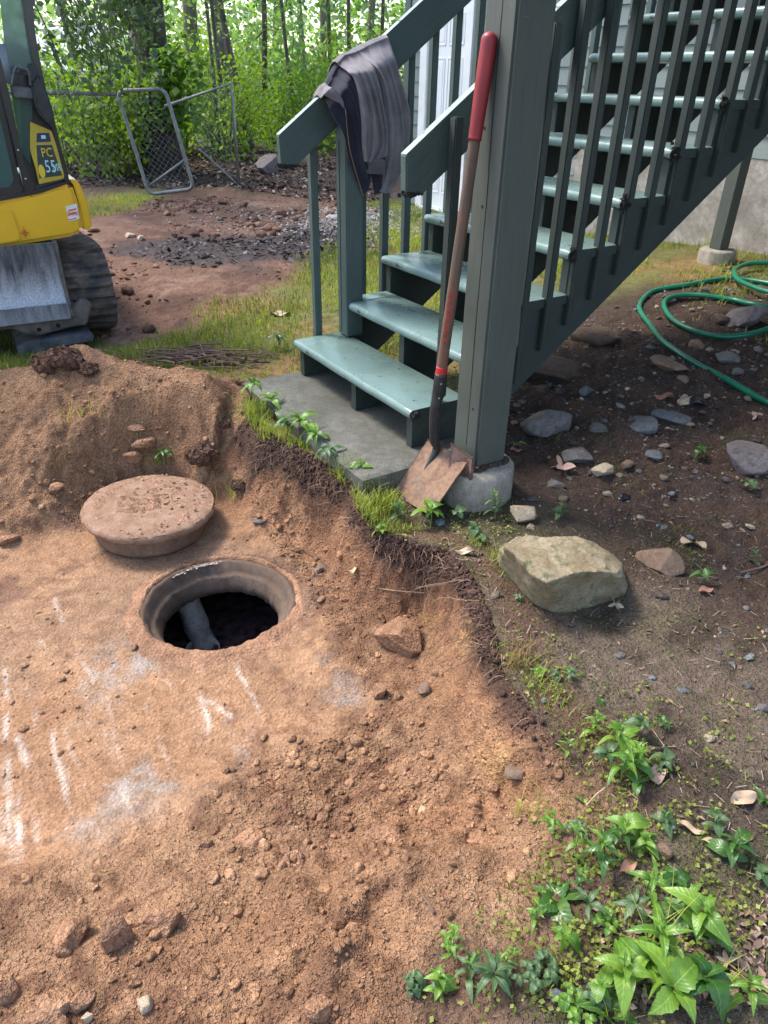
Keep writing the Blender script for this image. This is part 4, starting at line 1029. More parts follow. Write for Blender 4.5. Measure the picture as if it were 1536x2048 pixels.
# clods of sod with roots on top of the spoil heap
def sod(u, v, wp, label, seed):
    P = gp(u, v); r_ = wp / FPX * ((P - CP) @ fw) / 2; V, F = rockV(seed, 4, 4, .22); V = V * np.array([r_, r_ * .8, r_ * .7]); V += .25 * r_ * np.stack([n3(V / r_, 5, 7 + q) for q in range(3)], 1)
    o = obj_np('sod_clod', V, F, M_SOIL, None, True, np.tile([.15, .082, .055], (len(V), 1)) * (1 + .6 * n3(V / r_, 4, 3))[:, None].clip(.3, 2), Matrix.Translation((P[0], P[1], P[2] + r_ * .25))); tag(o, label, 'clod')
sod(135, 722, 78, 'large dark root bound sod clod on the crest of the spoil heap', 31); sod(92, 735, 60, 'crumbly clod left of the large root bound one', 32); sod(180, 745, 40, 'lump below the large root bound clod', 33)
sod(480, 975, 36, 'dark clod with grass fallen right of the lid', 34); sod(405, 915, 60, 'overhanging sod of the turf ledge behind the lid', 35); sod(450, 848, 34, 'dark little clod with grass at the right of the heap', 36)
# hanging roots and dark crumbs of the cut turf
def bankpts(n, klo, khi):
    out = []
    px = rng.uniform(-.75, .75, n * 30); py = rng.uniform(.5, 3.0, n * 30); d, rz, rw = rimdist(px, py)
    k = d / rw; m = (rw < .3) & (k > klo) & (k < khi) & (rng.random(len(px)) < np.clip(.35 + 1.6 * fbm(px, py, 6, 3, 88), .03, 1) * ss(1.15, 1.75, py)) & (k < .05 + .5 * np.clip(.5 + 1.1 * fbm(px, py, 3.2, 3, 89), 0, 1)); return px[m][:n], py[m][:n]
px, py = bankpts(9000, -.10, .34); sz = np.clip(.0022 * np.exp(rng.exponential(.5, len(px))), .002, .011)
o = scatter('root_mat_crumbs', np.stack([px, py, hgt(px, py)], 1), sz, np.array([.065, .036, .028]) * rng.uniform(.6, 1.7, (len(px), 1)), 1, M_SOIL, True, .8, .15); tag(o, 'dark crumbly root layer at the top of the cut bank')
M_ROOT = simple('root', (.11, .062, .040), .8, .4, 20); M_ROOT2 = simple('pale_root', (.30, .19, .12), .8, .3, 20)
mb = MB(); mb2 = MB(); px, py = bankpts(1500, -.05, .5)
for i in range(len(px)):
    L = rng.uniform(.015, .075) if i % 9 else rng.uniform(.10, .22); z_ = hgt([px[i]], [py[i]])[0]; _, _, _ = 0, 0, 0
    e = .03; gxn = hgt([px[i] + e], [py[i]])[0] - hgt([px[i] - e], [py[i]])[0]; gyn = hgt([px[i]], [py[i] + e])[0] - hgt([px[i]], [py[i] - e])[0]
    dn = -np.array([gxn, gyn]); dn /= np.linalg.norm(dn) + 1e-6; P = []; q = np.array([px[i], py[i], z_ + .004]); vdir = np.array([dn[0] * .8 + rng.normal(0, .5), dn[1] * .8 + rng.normal(0, .5), .1])
    for k in range(6):
        P.append(q.copy()); q = q + vdir / np.linalg.norm(vdir) * L / 5; vdir = vdir + np.array([rng.normal(0, .35), rng.normal(0, .35), -.45 + rng.normal(0, .2)])
        q[2] = max(q[2], hgt([q[0]], [q[1]])[0] + .002)
    (mb2 if i % 5 == 0 else mb).tube(np.array(P), np.linspace(rng.uniform(.0008, .0018), .0005, 6), 4, False)
tag(mb.build('fine_roots', M_ROOT, None), 'fine dark roots dangling from the cut bank', kind='stuff')
tag(mb2.build('pale_roots', M_ROOT2, None), 'thin pale roots along the cut bank', kind='stuff')
# ================================================================== LEANING SHOVEL
M_HANDLE = None
n = NT('worn_ash_handle'); v = n.co((1, 60, 60)); g = n.noise(v, 6, 6, .6, .3); f = n.noise(n.co(), 9, 4)
a = n.ramp(g, [(.3, (.05, .032, .02)), (.6, (.125, .082, .052)), (.8, (.19, .14, .095))]); a = n.mix(n.ramp(f, [(.45, (0, 0, 0)), (.6, (.6, .6, .6))]), a, (.17, .07, .04))
n.set(a, .7); n.bump(g, .4, .002); M_HANDLE = n.m
M_GRIP = simple('red_rubber_grip', (.23, .016, .020), .45, .25, 8, .1, 120)
M_REDP = simple('red_paint', (.42, .02, .02), .4, .3, 30)
M_BLK = simple('black_steel', (.02, .021, .023), .45, .5, 25, .25, 90)
M_RUST = None
n = NT('muddy_steel'); v = n.co(); f = n.noise(v, 9, 6, .7); g = n.noise(v, 60, 4, .7)
a = n.ramp(f, [(.3, (.15, .085, .05)), (.5, (.225, .13, .078)), (.7, (.16, .115, .085))]); a = n.mix(.8, a, n.ramp(g, [(.3, (.55, .5, .5)), (.6, (1.15, 1.15, 1.15))]), 'MULTIPLY')
n.set(a, .85); b = n.bump(f, .7, .006); n.bump(g, .4, .002, b); M_RUST = n.m
shovel = empty('shovel', tuple(gp(830, 1010)))
tag(shovel, 'square nosed shovel with red grip leaning on the thick post, blade caked in mud', 'shovel')
Ptop = onpl(981, 62, A3, SP(PS0 - .019, 0, 0))           # touches the post's near-left face
tipL = at(789, 988, -.105); tipR = at(866, 1035, -.105); tipC = (tipL + tipR) / 2
shr = onpl(868, 792, np.array([0, 1.0, 0]), (0, 0, 0)) if False else None
dirS = None
# shaft: straight from the socket mouth to the grip
def at_depth(u, v, dep): r_ = ray(u, v); return CP + r_ * dep
depT = (Ptop - CP) @ fw; depB = (tipC - CP) @ fw
dS = depB + .00
Psock = at_depth(881, 752, depB + (depT - depB) * .22)
Pgrip = at_depth(955, 270, depB + (depT - depB) * .70)
ax = (Ptop - Psock) / np.linalg.norm(Ptop - Psock)
def ontube(name, P0, P1, r0_, r1_, mat, n=20, par=shovel, k=10, cap=True, rfun=None):
    P0 = np.asarray(P0); P1 = np.asarray(P1); X_ = P1 - P0; L = np.linalg.norm(X_); X_ = X_ / L; Yv = np.cross([0, 0, 1.0], X_); Yv /= np.linalg.norm(Yv); Zv = np.cross(X_, Yv)
    xs = np.linspace(0, L, k); rr = np.linspace(r0_, r1_, k) if rfun is None else rfun(xs / L)
    V, F = tube(np.stack([xs, xs * 0, xs * 0], 1), rr, n, cap); mw = Matrix([[X_[i], Yv[i], Zv[i], P0[i]] for i in range(3)] + [[0, 0, 0, 1]])
    return obj_np(name, V, F, mat, par, True, None, mw)
ontube('handle', Psock - ax * .10, Ptop - ax * .03, .0195, .0175, M_HANDLE)
Lg = np.linalg.norm(Ptop - Pgrip)
ontube('grip', Ptop - ax * Lg, Ptop, .022, .022, M_GRIP, 24, k=40, rfun=lambda q: np.where(q > .93, .0235 * np.sqrt(np.clip(1 - ((q - .93) / .07) ** 2, 0.02, 1)), .0205 + .003 * np.clip((q - .05) * 2, 0, 1) + .0012 * (q < .02)))
ontube('red_band', Psock - ax * .002, Psock + ax * .035, .0203, .0203, M_REDP)
# socket: bends from the shaft into the blade
bt = at(880, 905, .02)
shL = None
e1 = tipR - tipL; bw = np.linalg.norm(e1); ex = e1 / bw                     # across the blade
topL = at_depth(846, 871, depB + .02); topR = at_depth(916, 922, depB + .06)
tc = (topL + topR) / 2; ey = tc - tipC; bh = np.linalg.norm(ey); ey /= bh; ey = ey - ex * (ey @ ex); ey /= np.linalg.norm(ey); ez = np.cross(ex, ey)
if ez @ (CP - tc) < 0: ez = -ez
bw2 = bw; bw = bw * .97; print('blade', bw, bh)
Q = spline([Psock + ax * .01, Psock - ax * .07, Psock - ax * .15, (Psock - ax * .23) * .55 + (tc + ez * .03) * .45, tc + ez * .018 - ey * .015, tc + ez * .004 - ey * .11], 8)
rr = np.interp(np.linspace(0, 1, len(Q)), [0, .35, .6, .8, 1], [.0215, .021, .018, .015, .004])
V, F = tube(Q, rr, 20); obj_np('socket', V, F, M_BLK, shovel, True)
mb = MB()
for q in (.03, .085):
    P = Psock - ax * q; nn = (CP - P); nn /= np.linalg.norm(nn); V, F = ICO[1]; mb = MB(); mb.add(V * .0045 + P + nn * .019 + cr * .006, F); mb.build('rivet', M_SCREW, shovel, True)
# blade: dished sheet with raised shoulders and mud
nu, nv = 40, 52; V = []; 
for j in range(nv):
    for i in range(nu):
        u_ = i / (nu - 1) * 2 - 1; q = j / (nv - 1); wloc = (bw * (1 - q) + bw2 * q) / 2
        V.append(tipC + ex * u_ * wloc + ey * q * bh + ez * (.012 * abs(u_) ** 4 + .010 * (q > .985) + .012 * math.exp(-(u_ / .13) ** 2) * ss(.35, 1, q) + .004 * math.sin(q * 3)))
V = np.array(V); top = V.copy(); mud = fbm(V @ ex, V @ ey, 16, 5, 66); mud2 = fbm(V @ ex, V @ ey, 60, 3, 67); top += ez * (.004 + .006 * np.clip(mud + .15, 0, 1) + .002 * mud2)[:, None]
i = (np.arange(nv - 1)[:, None] * nu + np.arange(nu - 1)[None]).ravel(); Fq = np.stack([i, i + 1, i + nu + 1, i + nu], 1)
per = list(range(nu)) + [j * nu + nu - 1 for j in range(1, nv)] + [(nv - 1) * nu + q for q in range(nu - 2, -1, -1)] + [j * nu for j in range(nv - 2, 0, -1)]; m = len(per)
bot = V - ez * .002; nn_ = len(V); pq = np.array(per); Fe = np.stack([pq, np.roll(pq, -1), np.roll(pq, -1) + nn_, pq + nn_], 1)
obj_np('blade', np.vstack([top, bot]), [Fq, Fq[:, ::-1] + nn_, Fe], M_RUST, shovel, True)
# faded red lettering along the handle
def textobj(name, s, mat, parent, O, X_, Yv, size, ext=.0004, align='LEFT'):
    cu_ = bpy.data.curves.new(name, 'FONT'); cu_.body = s; cu_.size = size; cu_.extrude = ext; cu_.align_x = align; cu_.resolution_u = 2
    o = bpy.data.objects.new(name, cu_); col.objects.link(o); dg = bpy.context.evaluated_depsgraph_get(); me = bpy.data.meshes.new_from_object(o.evaluated_get(dg)); bpy.data.objects.remove(o)
    me.materials.clear(); me.materials.append(mat); o = bpy.data.objects.new(name, me); X_ = np.asarray(X_) / np.linalg.norm(X_); Yv = np.asarray(Yv) - X_ * (np.asarray(Yv) @ X_); Yv /= np.linalg.norm(Yv); Zv = np.cross(X_, Yv)
    return put(o, parent, Matrix([[X_[i], Yv[i], Zv[i], O[i]] for i in range(3)] + [[0, 0, 0, 1]]))
Pm = Psock + ax * .14; nn = CP - Pm; nn -= ax * (nn @ ax); nn /= np.linalg.norm(nn); side = np.cross(ax, nn)
textobj('lettering', 'RAZOR-BACK', M_REDP, shovel, Psock + ax * .30 + nn * .0188 + np.cross(nn, -ax) * (-.012), -ax, np.cross(nn, -ax), .028)
# muddy plate behind the blade
pl_ = [(-.0, .004), (.098, .002), (.092, .150), (.0, .215)]
P0 = at(908, 905, .10)
V = [];
c4 = [onpl(903, 886, A3, SP(PS0 - .055, 0, 0)), onpl(948, 918, A3, SP(PS0 - .055, 0, 0)), onpl(944, 978, A3, SP(PS0 - .03, 0, 0)), onpl(898, 955, A3, SP(PS0 - .10, 0, 0))]
nn = np.cross(c4[1] - c4[0], c4[3] - c4[0]); nn /= np.linalg.norm(nn); g_ = 14; T_ = []
for j in range(g_):
    for i in range(g_):
        a_, b_ = i / (g_ - 1), j / (g_ - 1); T_.append((c4[0] * (1 - a_) + c4[1] * a_) * (1 - b_) + (c4[3] * (1 - a_) + c4[2] * a_) * b_)
T_ = np.array(T_); ridge = np.where((np.arange(g_ * g_) % g_) > g_ - 3, .006, 0); mdz = .004 * fbm(T_[:, 2] * 3, T_[:, 0] * 3, 20, 4, 8) + ridge
if nn @ (CP - c4[0]) < 0: nn = -nn
i = (np.arange(g_ - 1)[:, None] * g_ + np.arange(g_ - 1)[None]).ravel(); Fq = np.stack([i, i + 1, i + g_ + 1, i + g_], 1); n_ = len(T_)
per = list(range(g_)) + [j * g_ + g_ - 1 for j in range(1, g_)] + [(g_ - 1) * g_ + q for q in range(g_ - 2, -1, -1)] + [j * g_ for j in range(g_ - 2, 0, -1)]; pq = np.array(per)
o = obj_np('steel_plate', np.vstack([T_ + nn * (.004 + mdz)[:, None], T_ - nn * .002]), [Fq, Fq[:, ::-1] + n_, np.stack([pq, np.roll(pq, -1), np.roll(pq, -1) + n_, pq + n_], 1)], simple('reddish_mud', (.15, .085, .068), .8, .5, 30, .8, 70), None, True)
tag(o, 'small muddy steel plate wedged between shovel blade and thick post', 'plate')
# ================================================================== HOSE
M_HOSE = simple('green_hose', (.005, .14, .075), .32, .25, 6, .15, 80)
def hosepath(L, lift=.014): return [gp(u, v) + np.array([0, 0, lift]) for (u, v) in L]
hp = hosepath([(1640, 850), (1536, 812), (1447, 762), (1395, 735), (1357, 711), (1322, 685), (1297, 652), (1281, 630), (1279, 612), (1299, 590), (1330, 581), (1372, 575), (1420, 566), (1466, 562), (1536, 571), (1600, 590), (1640, 625), (1600, 650), (1536, 666), (1490, 678), (1447, 682), (1405, 676), (1372, 664), (1345, 648), (1330, 630), (1327, 612), (1342, 602), (1372, 598), (1410, 600), (1466, 608), (1500, 616), (1536, 622), (1600, 622), (1660, 590), (1620, 552), (1536, 541), (1492, 543), (1468, 553), (1466, 566), (1480, 580), (1536, 601), (1590, 606), (1640, 590)], .015)
hp = np.array(hp); hp[:, 2] += np.where(np.arange(len(hp)) > 33, .035, np.where(np.arange(len(hp)) > 14, .010, 0))
V, F = tube(spline(hp, 8), .0150, 12); hose = obj_np('garden_hose', V, F, M_HOSE, None, True)
tag(hose, 'green garden hose lying in loose loops on the dark soil', 'hose')
hp2 = hosepath([(1640, 700), (1570, 640), (1536, 616), (1500, 590), (1485, 583), (1470, 587), (1463, 596), (1466, 604), (1490, 614)], .045)
# black plastic scraps
def scrap(u, v, wp, label, seed):
    P = gp(u, v); r_ = wp / FPX * ((P - CP) @ fw) / 2; V, F = rockV(seed, 2, 9, .35); V = V * np.array([r_, r_ * .8, r_ * .45])
    o = obj_np('plastic_scrap', V, F, simple('black_plastic', (.012, .013, .016), .3, .3, 20), None, False, None, Matrix.Translation((P[0], P[1], P[2] + r_ * .25))); tag(o, label, 'scrap')
scrap(1394, 811, 40, 'crumpled black plastic scrap beside the egg shaped pebble', 5)
scrap(1245, 997, 30, 'black crumpled scrap on the soil below the tan cobble', 6)
# ================================================================== SWEATSHIRT on the left rail
def cloth(name, c, c2, sc_=9):
    n = NT(name); v = n.co(); f = n.noise(v, sc_, 5, .6); g = n.noise(v, 400, 2); a = n.ramp(f, [(.34, c), (.66, c2)])
    n.set(a, .95, **{'Specular_IOR_Level': .15, 'Sheen_Weight': .25, 'Sheen_Roughness': .5}); b = n.bump(f, .25, .01); n.bump(g, .25, .001, b); return n.m
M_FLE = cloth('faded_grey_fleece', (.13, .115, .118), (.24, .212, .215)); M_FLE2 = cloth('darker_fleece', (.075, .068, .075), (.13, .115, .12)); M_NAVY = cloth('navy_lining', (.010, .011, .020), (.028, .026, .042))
M_ZIP = simple('brass_zip', (.30, .22, .14), .4, .2, 20, metal=.6)
hood = empty('sweatshirt', tuple(SP(.35, 0, 1.25)))
tag(hood, 'faded grey zip sweatshirt with navy lining hung over the left stair railing', 'sweatshirt')
TF = .016                                    # camera-side face of the rail
def sheet(name, cols_, mat, off, folds, backs=.16, nx=90, ny=90, seed=1, parent=hood, swell=.02, thick=.004):
    """cols_: list of (top px, mid px..., bottom px) left to right, hung in front of the rail; goes over the rail top and down behind"""
    K = len(cols_); L = [spline(np.array([[*p, 0] for p in c]), 12)[:, :2] for c in cols_]
    L = [np.stack([np.interp(np.linspace(0, 1, ny), np.linspace(0, 1, len(l)), l[:, k]) for k in range(2)], 1) for l in L]
    xs = np.linspace(0, K - 1, nx); V = np.zeros((ny + 14, nx, 3))
    for a_ in range(nx):
        i = min(int(xs[a_]), K - 2); q = xs[a_] - i; q = q * q * (3 - 2 * q) * .4 + q * .6; colpx = L[i] * (1 - q) + L[i + 1] * q
        u_ = a_ / (nx - 1)
        for b_ in range(ny):
            w_ = b_ / (ny - 1)
            f = 0
            for (fc, fw_, fa, sh) in folds: f += 1.5 * fa * math.exp(-((u_ - fc - sh * w_) / fw_) ** 2)
            f *= min(1, .30 + w_ * 1.6)
            s_l = float(ST(onpl(colpx[b_][0], colpx[b_][1], W3, S0 + W3 * .05))[0]); tfl = .018 + .094 * float(ss(0, .20, w_)) * (1 - .75 * float(ss(.36, .62, s_l)))
            o_ = tfl + off + swell * math.sin(math.pi * min(1, w_ * 1.1)) * .6 + f
            V[b_ + 14, a_] = onpl(colpx[b_][0], colpx[b_][1], W3, S0 + W3 * o_)
        top = V[14, a_].copy(); s_top, t_top = ST(top)
        for k in range(14):
            q = k / 13                          # 0 = lowest at the back .. 1 = front edge
            if k >= 7:
                an = (k - 7) / 6.0; V[k, a_] = SP(s_top, -.024 + (t_top + .024) * an, top[2] + .010 * math.sin(math.pi * an))
            else:
                V[k, a_] = SP(s_top + .004 * math.sin(a_ * .5), -.026 - .022 - .008 * math.sin(a_ * .33) * (7 - k) / 7, top[2] - backs * (7 - k) / 7)
    dsp = np.array([.0035 * fbm(V[..., 0].ravel() * 1.0, V[..., 2].ravel() * .5, 11, 3, seed), .0016 * fbm(V[..., 0].ravel(), V[..., 2].ravel() * 1.3, 24, 3, seed + 9)]).sum(0)
    Vf = V.reshape(-1, 3) + np.outer(dsp * np.tile(np.repeat([0, 1], [14, ny]), (nx, 1)).T.ravel(), W3)
    m = nx; i = (np.arange(ny + 13)[:, None] * m + np.arange(m - 1)[None]).ravel(); Fq = np.stack([i, i + m, i + m + 1, i + 1], 1)
    me = mesh_np(name, Vf, Fq, mat, True); o = put(bpy.data.objects.new(name, me), parent)
    md = o.modifiers.new('thick', 'SOLIDIFY'); md.thickness = thick; md.offset = -1
    return o
# navy inside panel between zip and sleeve
sheet('lining', [[(646, 192), (664, 228), (688, 270), (700, 330), (727, 392)], [(655, 172), (690, 200), (705, 262), (716, 330), (735, 384)], [(668, 150), (704, 180), (722, 250), (728, 320), (741, 368)], [(682, 122), (712, 160), (730, 240), (742, 310), (742, 358)]], M_NAVY, .004, [(.5, .10, .012, .1), (.8, .07, .012, .0)], seed=3)
# folded-over collar at the lower end
sheet('collar', [[(640, 196), (646, 190), (652, 193)], [(648, 176), (668, 187), (682, 208)], [(655, 171), (676, 184), (697, 225)]], M_FLE, .012, [(.5, .3, .006, 0)], backs=.10, nx=30, ny=30, seed=4, swell=.008)
# sleeve in front
sheet('sleeve', [[(676, 128), (708, 158), (722, 230), (724, 290), (727, 322)], [(692, 112), (728, 160), (745, 230), (744, 290), (737, 325)], [(712, 106), (742, 160), (760, 230), (766, 285), (752, 322)], [(735, 95), (756, 160), (771, 230), (776, 284), (776, 312)]], M_FLE, .022, [(.12, .08, .012, .05), (.38, .07, .014, .06), (.66, .07, .016, .06), (.9, .08, .010, .02)], seed=5, swell=.03)
sheet('sleeve_shadow_fold', [[(728, 98), (752, 160), (768, 230), (776, 300), (776, 352)], [(740, 90), (768, 150), (782, 230), (790, 300), (782, 360)]], M_FLE2, .008, [(.5, .3, .006, 0)], nx=30, seed=6)  # darker fleece here: shade beside the sleeve put into the colour
# cuff
def cuffsheet():
    o = sheet('cuff', [[(728, 326), (729, 348)], [(740, 325), (742, 349)], [(756, 322), (758, 347)], [(770, 318), (776, 345)]], M_FLE2, .050, [(.2, .08, .005, 0), (.5, .06, .005, 0), (.8, .07, .005, 0)], backs=.001, nx=40, ny=24, seed=7, swell=.0)
# the cuff is a short ribbed tube
Pc0 = onpl(750, 318, W3, S0 + W3 * (TF + .105)); Pc1 = onpl(752, 348, W3, S0 + W3 * (TF + .108)); axc = (Pc1 - Pc0) / np.linalg.norm(Pc1 - Pc0); sx_ = A3 - axc * (A3 @ axc); sx_ /= np.linalg.norm(sx_); sy_ = np.cross(axc, sx_)
V = []; nn_ = 44
for j in range(10):
    for k in range(nn_):
        a_ = 2 * math.pi * k / nn_; rb = 1 + .05 * math.cos(a_ * 11); q = j / 9; V.append(Pc0 + axc * q * np.linalg.norm(Pc1 - Pc0) + sx_ * (.046 * rb * math.cos(a_) + .004 * math.sin(q * 5)) + sy_ * .020 * rb * math.sin(a_) + axc * .006 * math.cos(a_))
F = np.array([[j * nn_ + k, j * nn_ + (k + 1) % nn_, (j + 1) * nn_ + (k + 1) % nn_, (j + 1) * nn_ + k] for j in range(9) for k in range(nn_)])
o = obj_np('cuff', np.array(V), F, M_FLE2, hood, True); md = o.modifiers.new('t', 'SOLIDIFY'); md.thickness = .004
# body panel on the right
sheet('body', [[(706, 106), (758, 150), (770, 220), (774, 300), (760, 384)], [(728, 94), (768, 150), (788, 225), (790, 300), (775, 388)], [(750, 84), (782, 150), (802, 230), (804, 300), (790, 372)], [(776, 74), (797, 140), (820, 225), (817, 290), (808, 330)]], M_FLE, .012, [(.16, .07, .014, .0), (.45, .12, .008, .05), (.72, .06, .010, -.08), (.93, .05, .008, 0)], seed=8, swell=.028)
# dark inner hem showing below
sheet('hem', [[(735, 300), (742, 345), (749, 388)], [(748, 300), (757, 345), (765, 386)], [(765, 300), (782, 340), (792, 370)]], M_NAVY, .006, [(.5, .2, .005, 0)], backs=.001, nx=30, ny=30, seed=9, swell=.0)
zipline = spline([onpl(u, v, W3, S0 + W3 * (TF + o_ + (.085 if v > 215 else .0 + .04 * (v > 190)))) for (u, v, o_) in [(655, 172, .020), (668, 180, .026), (682, 196, .028), (691, 222, .028), (694, 255, .027), (699, 295, .026), (709, 335, .024), (718, 365, .022), (727, 392, .020)]], 8)
V, F = tube(zipline, .0020, 6); obj_np('zip', V, F, M_ZIP, hood, True)
seam = spline([onpl(u, v, W3, S0 + W3 * (TF + .048)) for (u, v) in [(766, 188), (776, 200), (790, 218), (803, 234), (812, 240)]], 6); V, F = tube(seam, .0012, 5); obj_np('seam', V, F, M_FLE2, hood, True)
# ================================================================== EXCAVATOR
EU = np.array([.872, .490, 0]); EU /= np.linalg.norm(EU); EN = np.array([EU[1], -EU[0], 0])     # along the blade, towards the viewer
exc = empty('mini_excavator', (-2.75, 4.75, 0))
tag(exc, 'yellow mini excavator with black cab, steel dozer blade and rubber tracks', 'excavator')
M_YEL = None
n = NT('yellow_paint'); v = n.co(); f = n.noise(v, 3, 4, .6)
a = n.ramp(f, [(.3, (.72, .40, .010)), (.7, (.86, .50, .018))]); a = n.mix(n.ramp(n.noise(v, 16, 5, .7), [(.66, (0, 0, 0)), (.8, (.35, .35, .35))]), a, (.35, .24, .10))
n.set(a, .32, Coat_Weight=.25); M_YEL = n.m
M_CAB = simple('black_cab_paint', (.012, .013, .016), .32, .3, 12, .04, 60, coat=.3)
M_RUB = simple('track_rubber', (.028, .026, .025), .75, .6, 14, .7, 60)
M_RUBM = None
n = NT('muddy_track'); v = n.co(); f = n.noise(v, 9, 6, .7); n.set(n.ramp(f, [(.38, (.035, .032, .03)), (.52, (.10, .075, .06)), (.66, (.21, .14, .105))]), .8); n.bump(f, .7, .02); M_RUBM = n.m
M_STL = None
n = NT('scoured_blade_steel'); v = n.co((9, 9, 1.4)); v1 = n.co(); f = n.noise(v, 3, 6, .72, .6); g = n.noise(v1, 130, 3, .8); tc = n.n('ShaderNodeTexCoord'); sp = n.n('ShaderNodeSeparateXYZ', {0: tc.outputs['Object']})
low = n.ramp(n.math('ADD', n.math('MULTIPLY', sp.outputs['Z'], -2.6), n.math('MULTIPLY', f, .7)), [(.10, (0, 0, 0)), (.62, (1, 1, 1))])
a = n.ramp(f, [(.35, (.06, .065, .075)), (.55, (.17, .18, .20)), (.7, (.30, .31, .33))]); a = n.mix(low, a, n.ramp(g, [(.35, (.22, .22, .235)), (.6, (.46, .46, .50))]))
n.set(a, .42, Metallic=.35); n.bump(g, .2, .003); M_STL = n.m
M_GREY = simple('dirty_grey_steel', (.10, .10, .105), .55, .6, 16, .5, 60, metal=.2)
M_GREYM = simple('muddy_grey_steel', (.13, .105, .088), .7, .6, 12, .7, 50)
M_GLASS = None
n = NT('tinted_cab_glass'); n.set((.02, .045, .042), .06, Transmission_Weight=.55, IOR=1.45, **{'Specular_IOR_Level': .6}); n.b.inputs['Base Color'].default_value = (.12, .25, .22, 1); M_GLASS = n.m
def EP(e, nn_, z): return EO + EU * e + EN * nn_ + Z3 * z
EO = np.array([-1.80, 4.08, 0])      # right lower corner of the blade, on the ground
def eon(u, v, nn_): P = onpl(u, v, EN, EO + EN * nn_); d = P - EO; return (d @ EU, P[2])
def eprism(name, px, n0, n1, mat, parent=None, bev=.008, at_n=None):
    return prism(name, [eon(u, v, n1 if at_n is None else at_n) for (u, v) in px], n0, n1, 0.0, mat, exc if parent is None else parent, EO, EU, EN, bev)
def ebox(name, e0, e1, n0, n1, z0, z1, mat, parent=None, bev=.006):
    return prism(name, [(e0, z0), (e1, z0), (e1, z1), (e0, z1)], n0, n1, 0.0, mat, exc if parent is None else parent, EO, EU, EN, bev)
# curved dozer blade: concave sheet, swept along EU
bT = eon(108, 487, 0)[1]; bB = eon(140, 632, 0)[1]; eR = eon(140, 632, 0)[0]; eR2 = eon(106, 487, 0)[0]
L = 1.9; nz_ = 24; V = []; 
for j in range(nz_):
    q = j / (nz_ - 1); z_ = bB + (bT - bB) * q; dn = -.035 * math.sin(math.pi * q) - .03 * q
    er = eR + (eR2 - eR) * q * .3
    for (e, off) in ((er - L, 0), (er, 0), (er, -.018), (er - L, -.018)): V.append(np.array([e, dn + off, z_]))
V = np.array(V); F = np.array([[j * 4 + k, j * 4 + (k + 1) % 4, (j + 1) * 4 + (k + 1) % 4, (j + 1) * 4 + k] for j in range(nz_ - 1) for k in range(4)] + [[0, 3, 2, 1], [(nz_ - 1) * 4 + k for k in range(4)]])
EM = Matrix([[EU[i], EN[i], Z3[i], EO[i]] for i in range(3)] + [[0, 0, 0, 1]])
# EU x EN = -Z: flip the first axis
EM = Matrix([[-EU[i], EN[i], Z3[i], EO[i]] for i in range(3)] + [[0, 0, 0, 1]])
V2 = V * np.array([-1, 1, 1]); zc = (bB + bT) / 2
V2[:, 2] -= zc; EMb = EM @ Matrix.Translation((0, 0, zc))
blade = obj_np('dozer_blade', V2, F[:, ::-1], M_STL, exc, True, None, EMb); md = blade.modifiers.new('es', 'EDGE_SPLIT'); md.split_angle = math.radians(40)
# cutting edge and end plate
ebox('cutting_edge', eR - L, eR + .004, -.004, .012, bB - .012, bB + .075, M_STL, blade, .003)
P_ = [(eR + .004, -.10), (eR + .02, -.10)]
mb = MB(); RE = Matrix([[-EU[i], EN[i], Z3[i]] for i in range(3)])
for j in range(12):
    q = (j + .5) / 12; z_ = bB + (bT - bB) * q; er = eR + (eR2 - eR) * q * .3; dn = -.035 * math.sin(math.pi * q) - .03 * q
    mb.box(EP(er + .010, dn - .03, z_), (.018, .085, (bT - bB) / 12 + .002), RE)
mb.build('end_plate', M_GREYM, blade)
# blade frame: bolted arms underneath
ebox('blade_arm', eR - .95, eR + .06, -.42, -.06, bB - .055, bB + .06, M_GREYM, None, .02)
o = eprism('skid_frame', [(12, 655), (58, 700 - 28), (75, 675), (150, 655), (176, 652), (186, 610), (168, 600), (140, 625), (60, 640)], -.30, -.02, M_GREYM, None, .01, 0)
for (u, v) in ((79, 661), (105, 637), (117, 653)):
    mb = MB(); e_, z_ = eon(u, v, 0); Vh, Fh = lathe([(0, 0), (.011, 0), (.012, -.004), (.012, -.02)], 18); Vh = np.stack([Vh[:, 0], Vh[:, 2], Vh[:, 1]], 1); Vh = Vh @ np.array(RE).T + EP(e_, -.016, z_); mb.add(Vh, Fh); mb.build('bolt_hole', M_CRACK, exc)
eprism('foot_plate', [(34, 692), (78, 680), (150, 668), (186, 668), (186, 680), (110, 693), (48, 712), (38, 716)], -.30, .02, M_GREY, None, .004, 0)
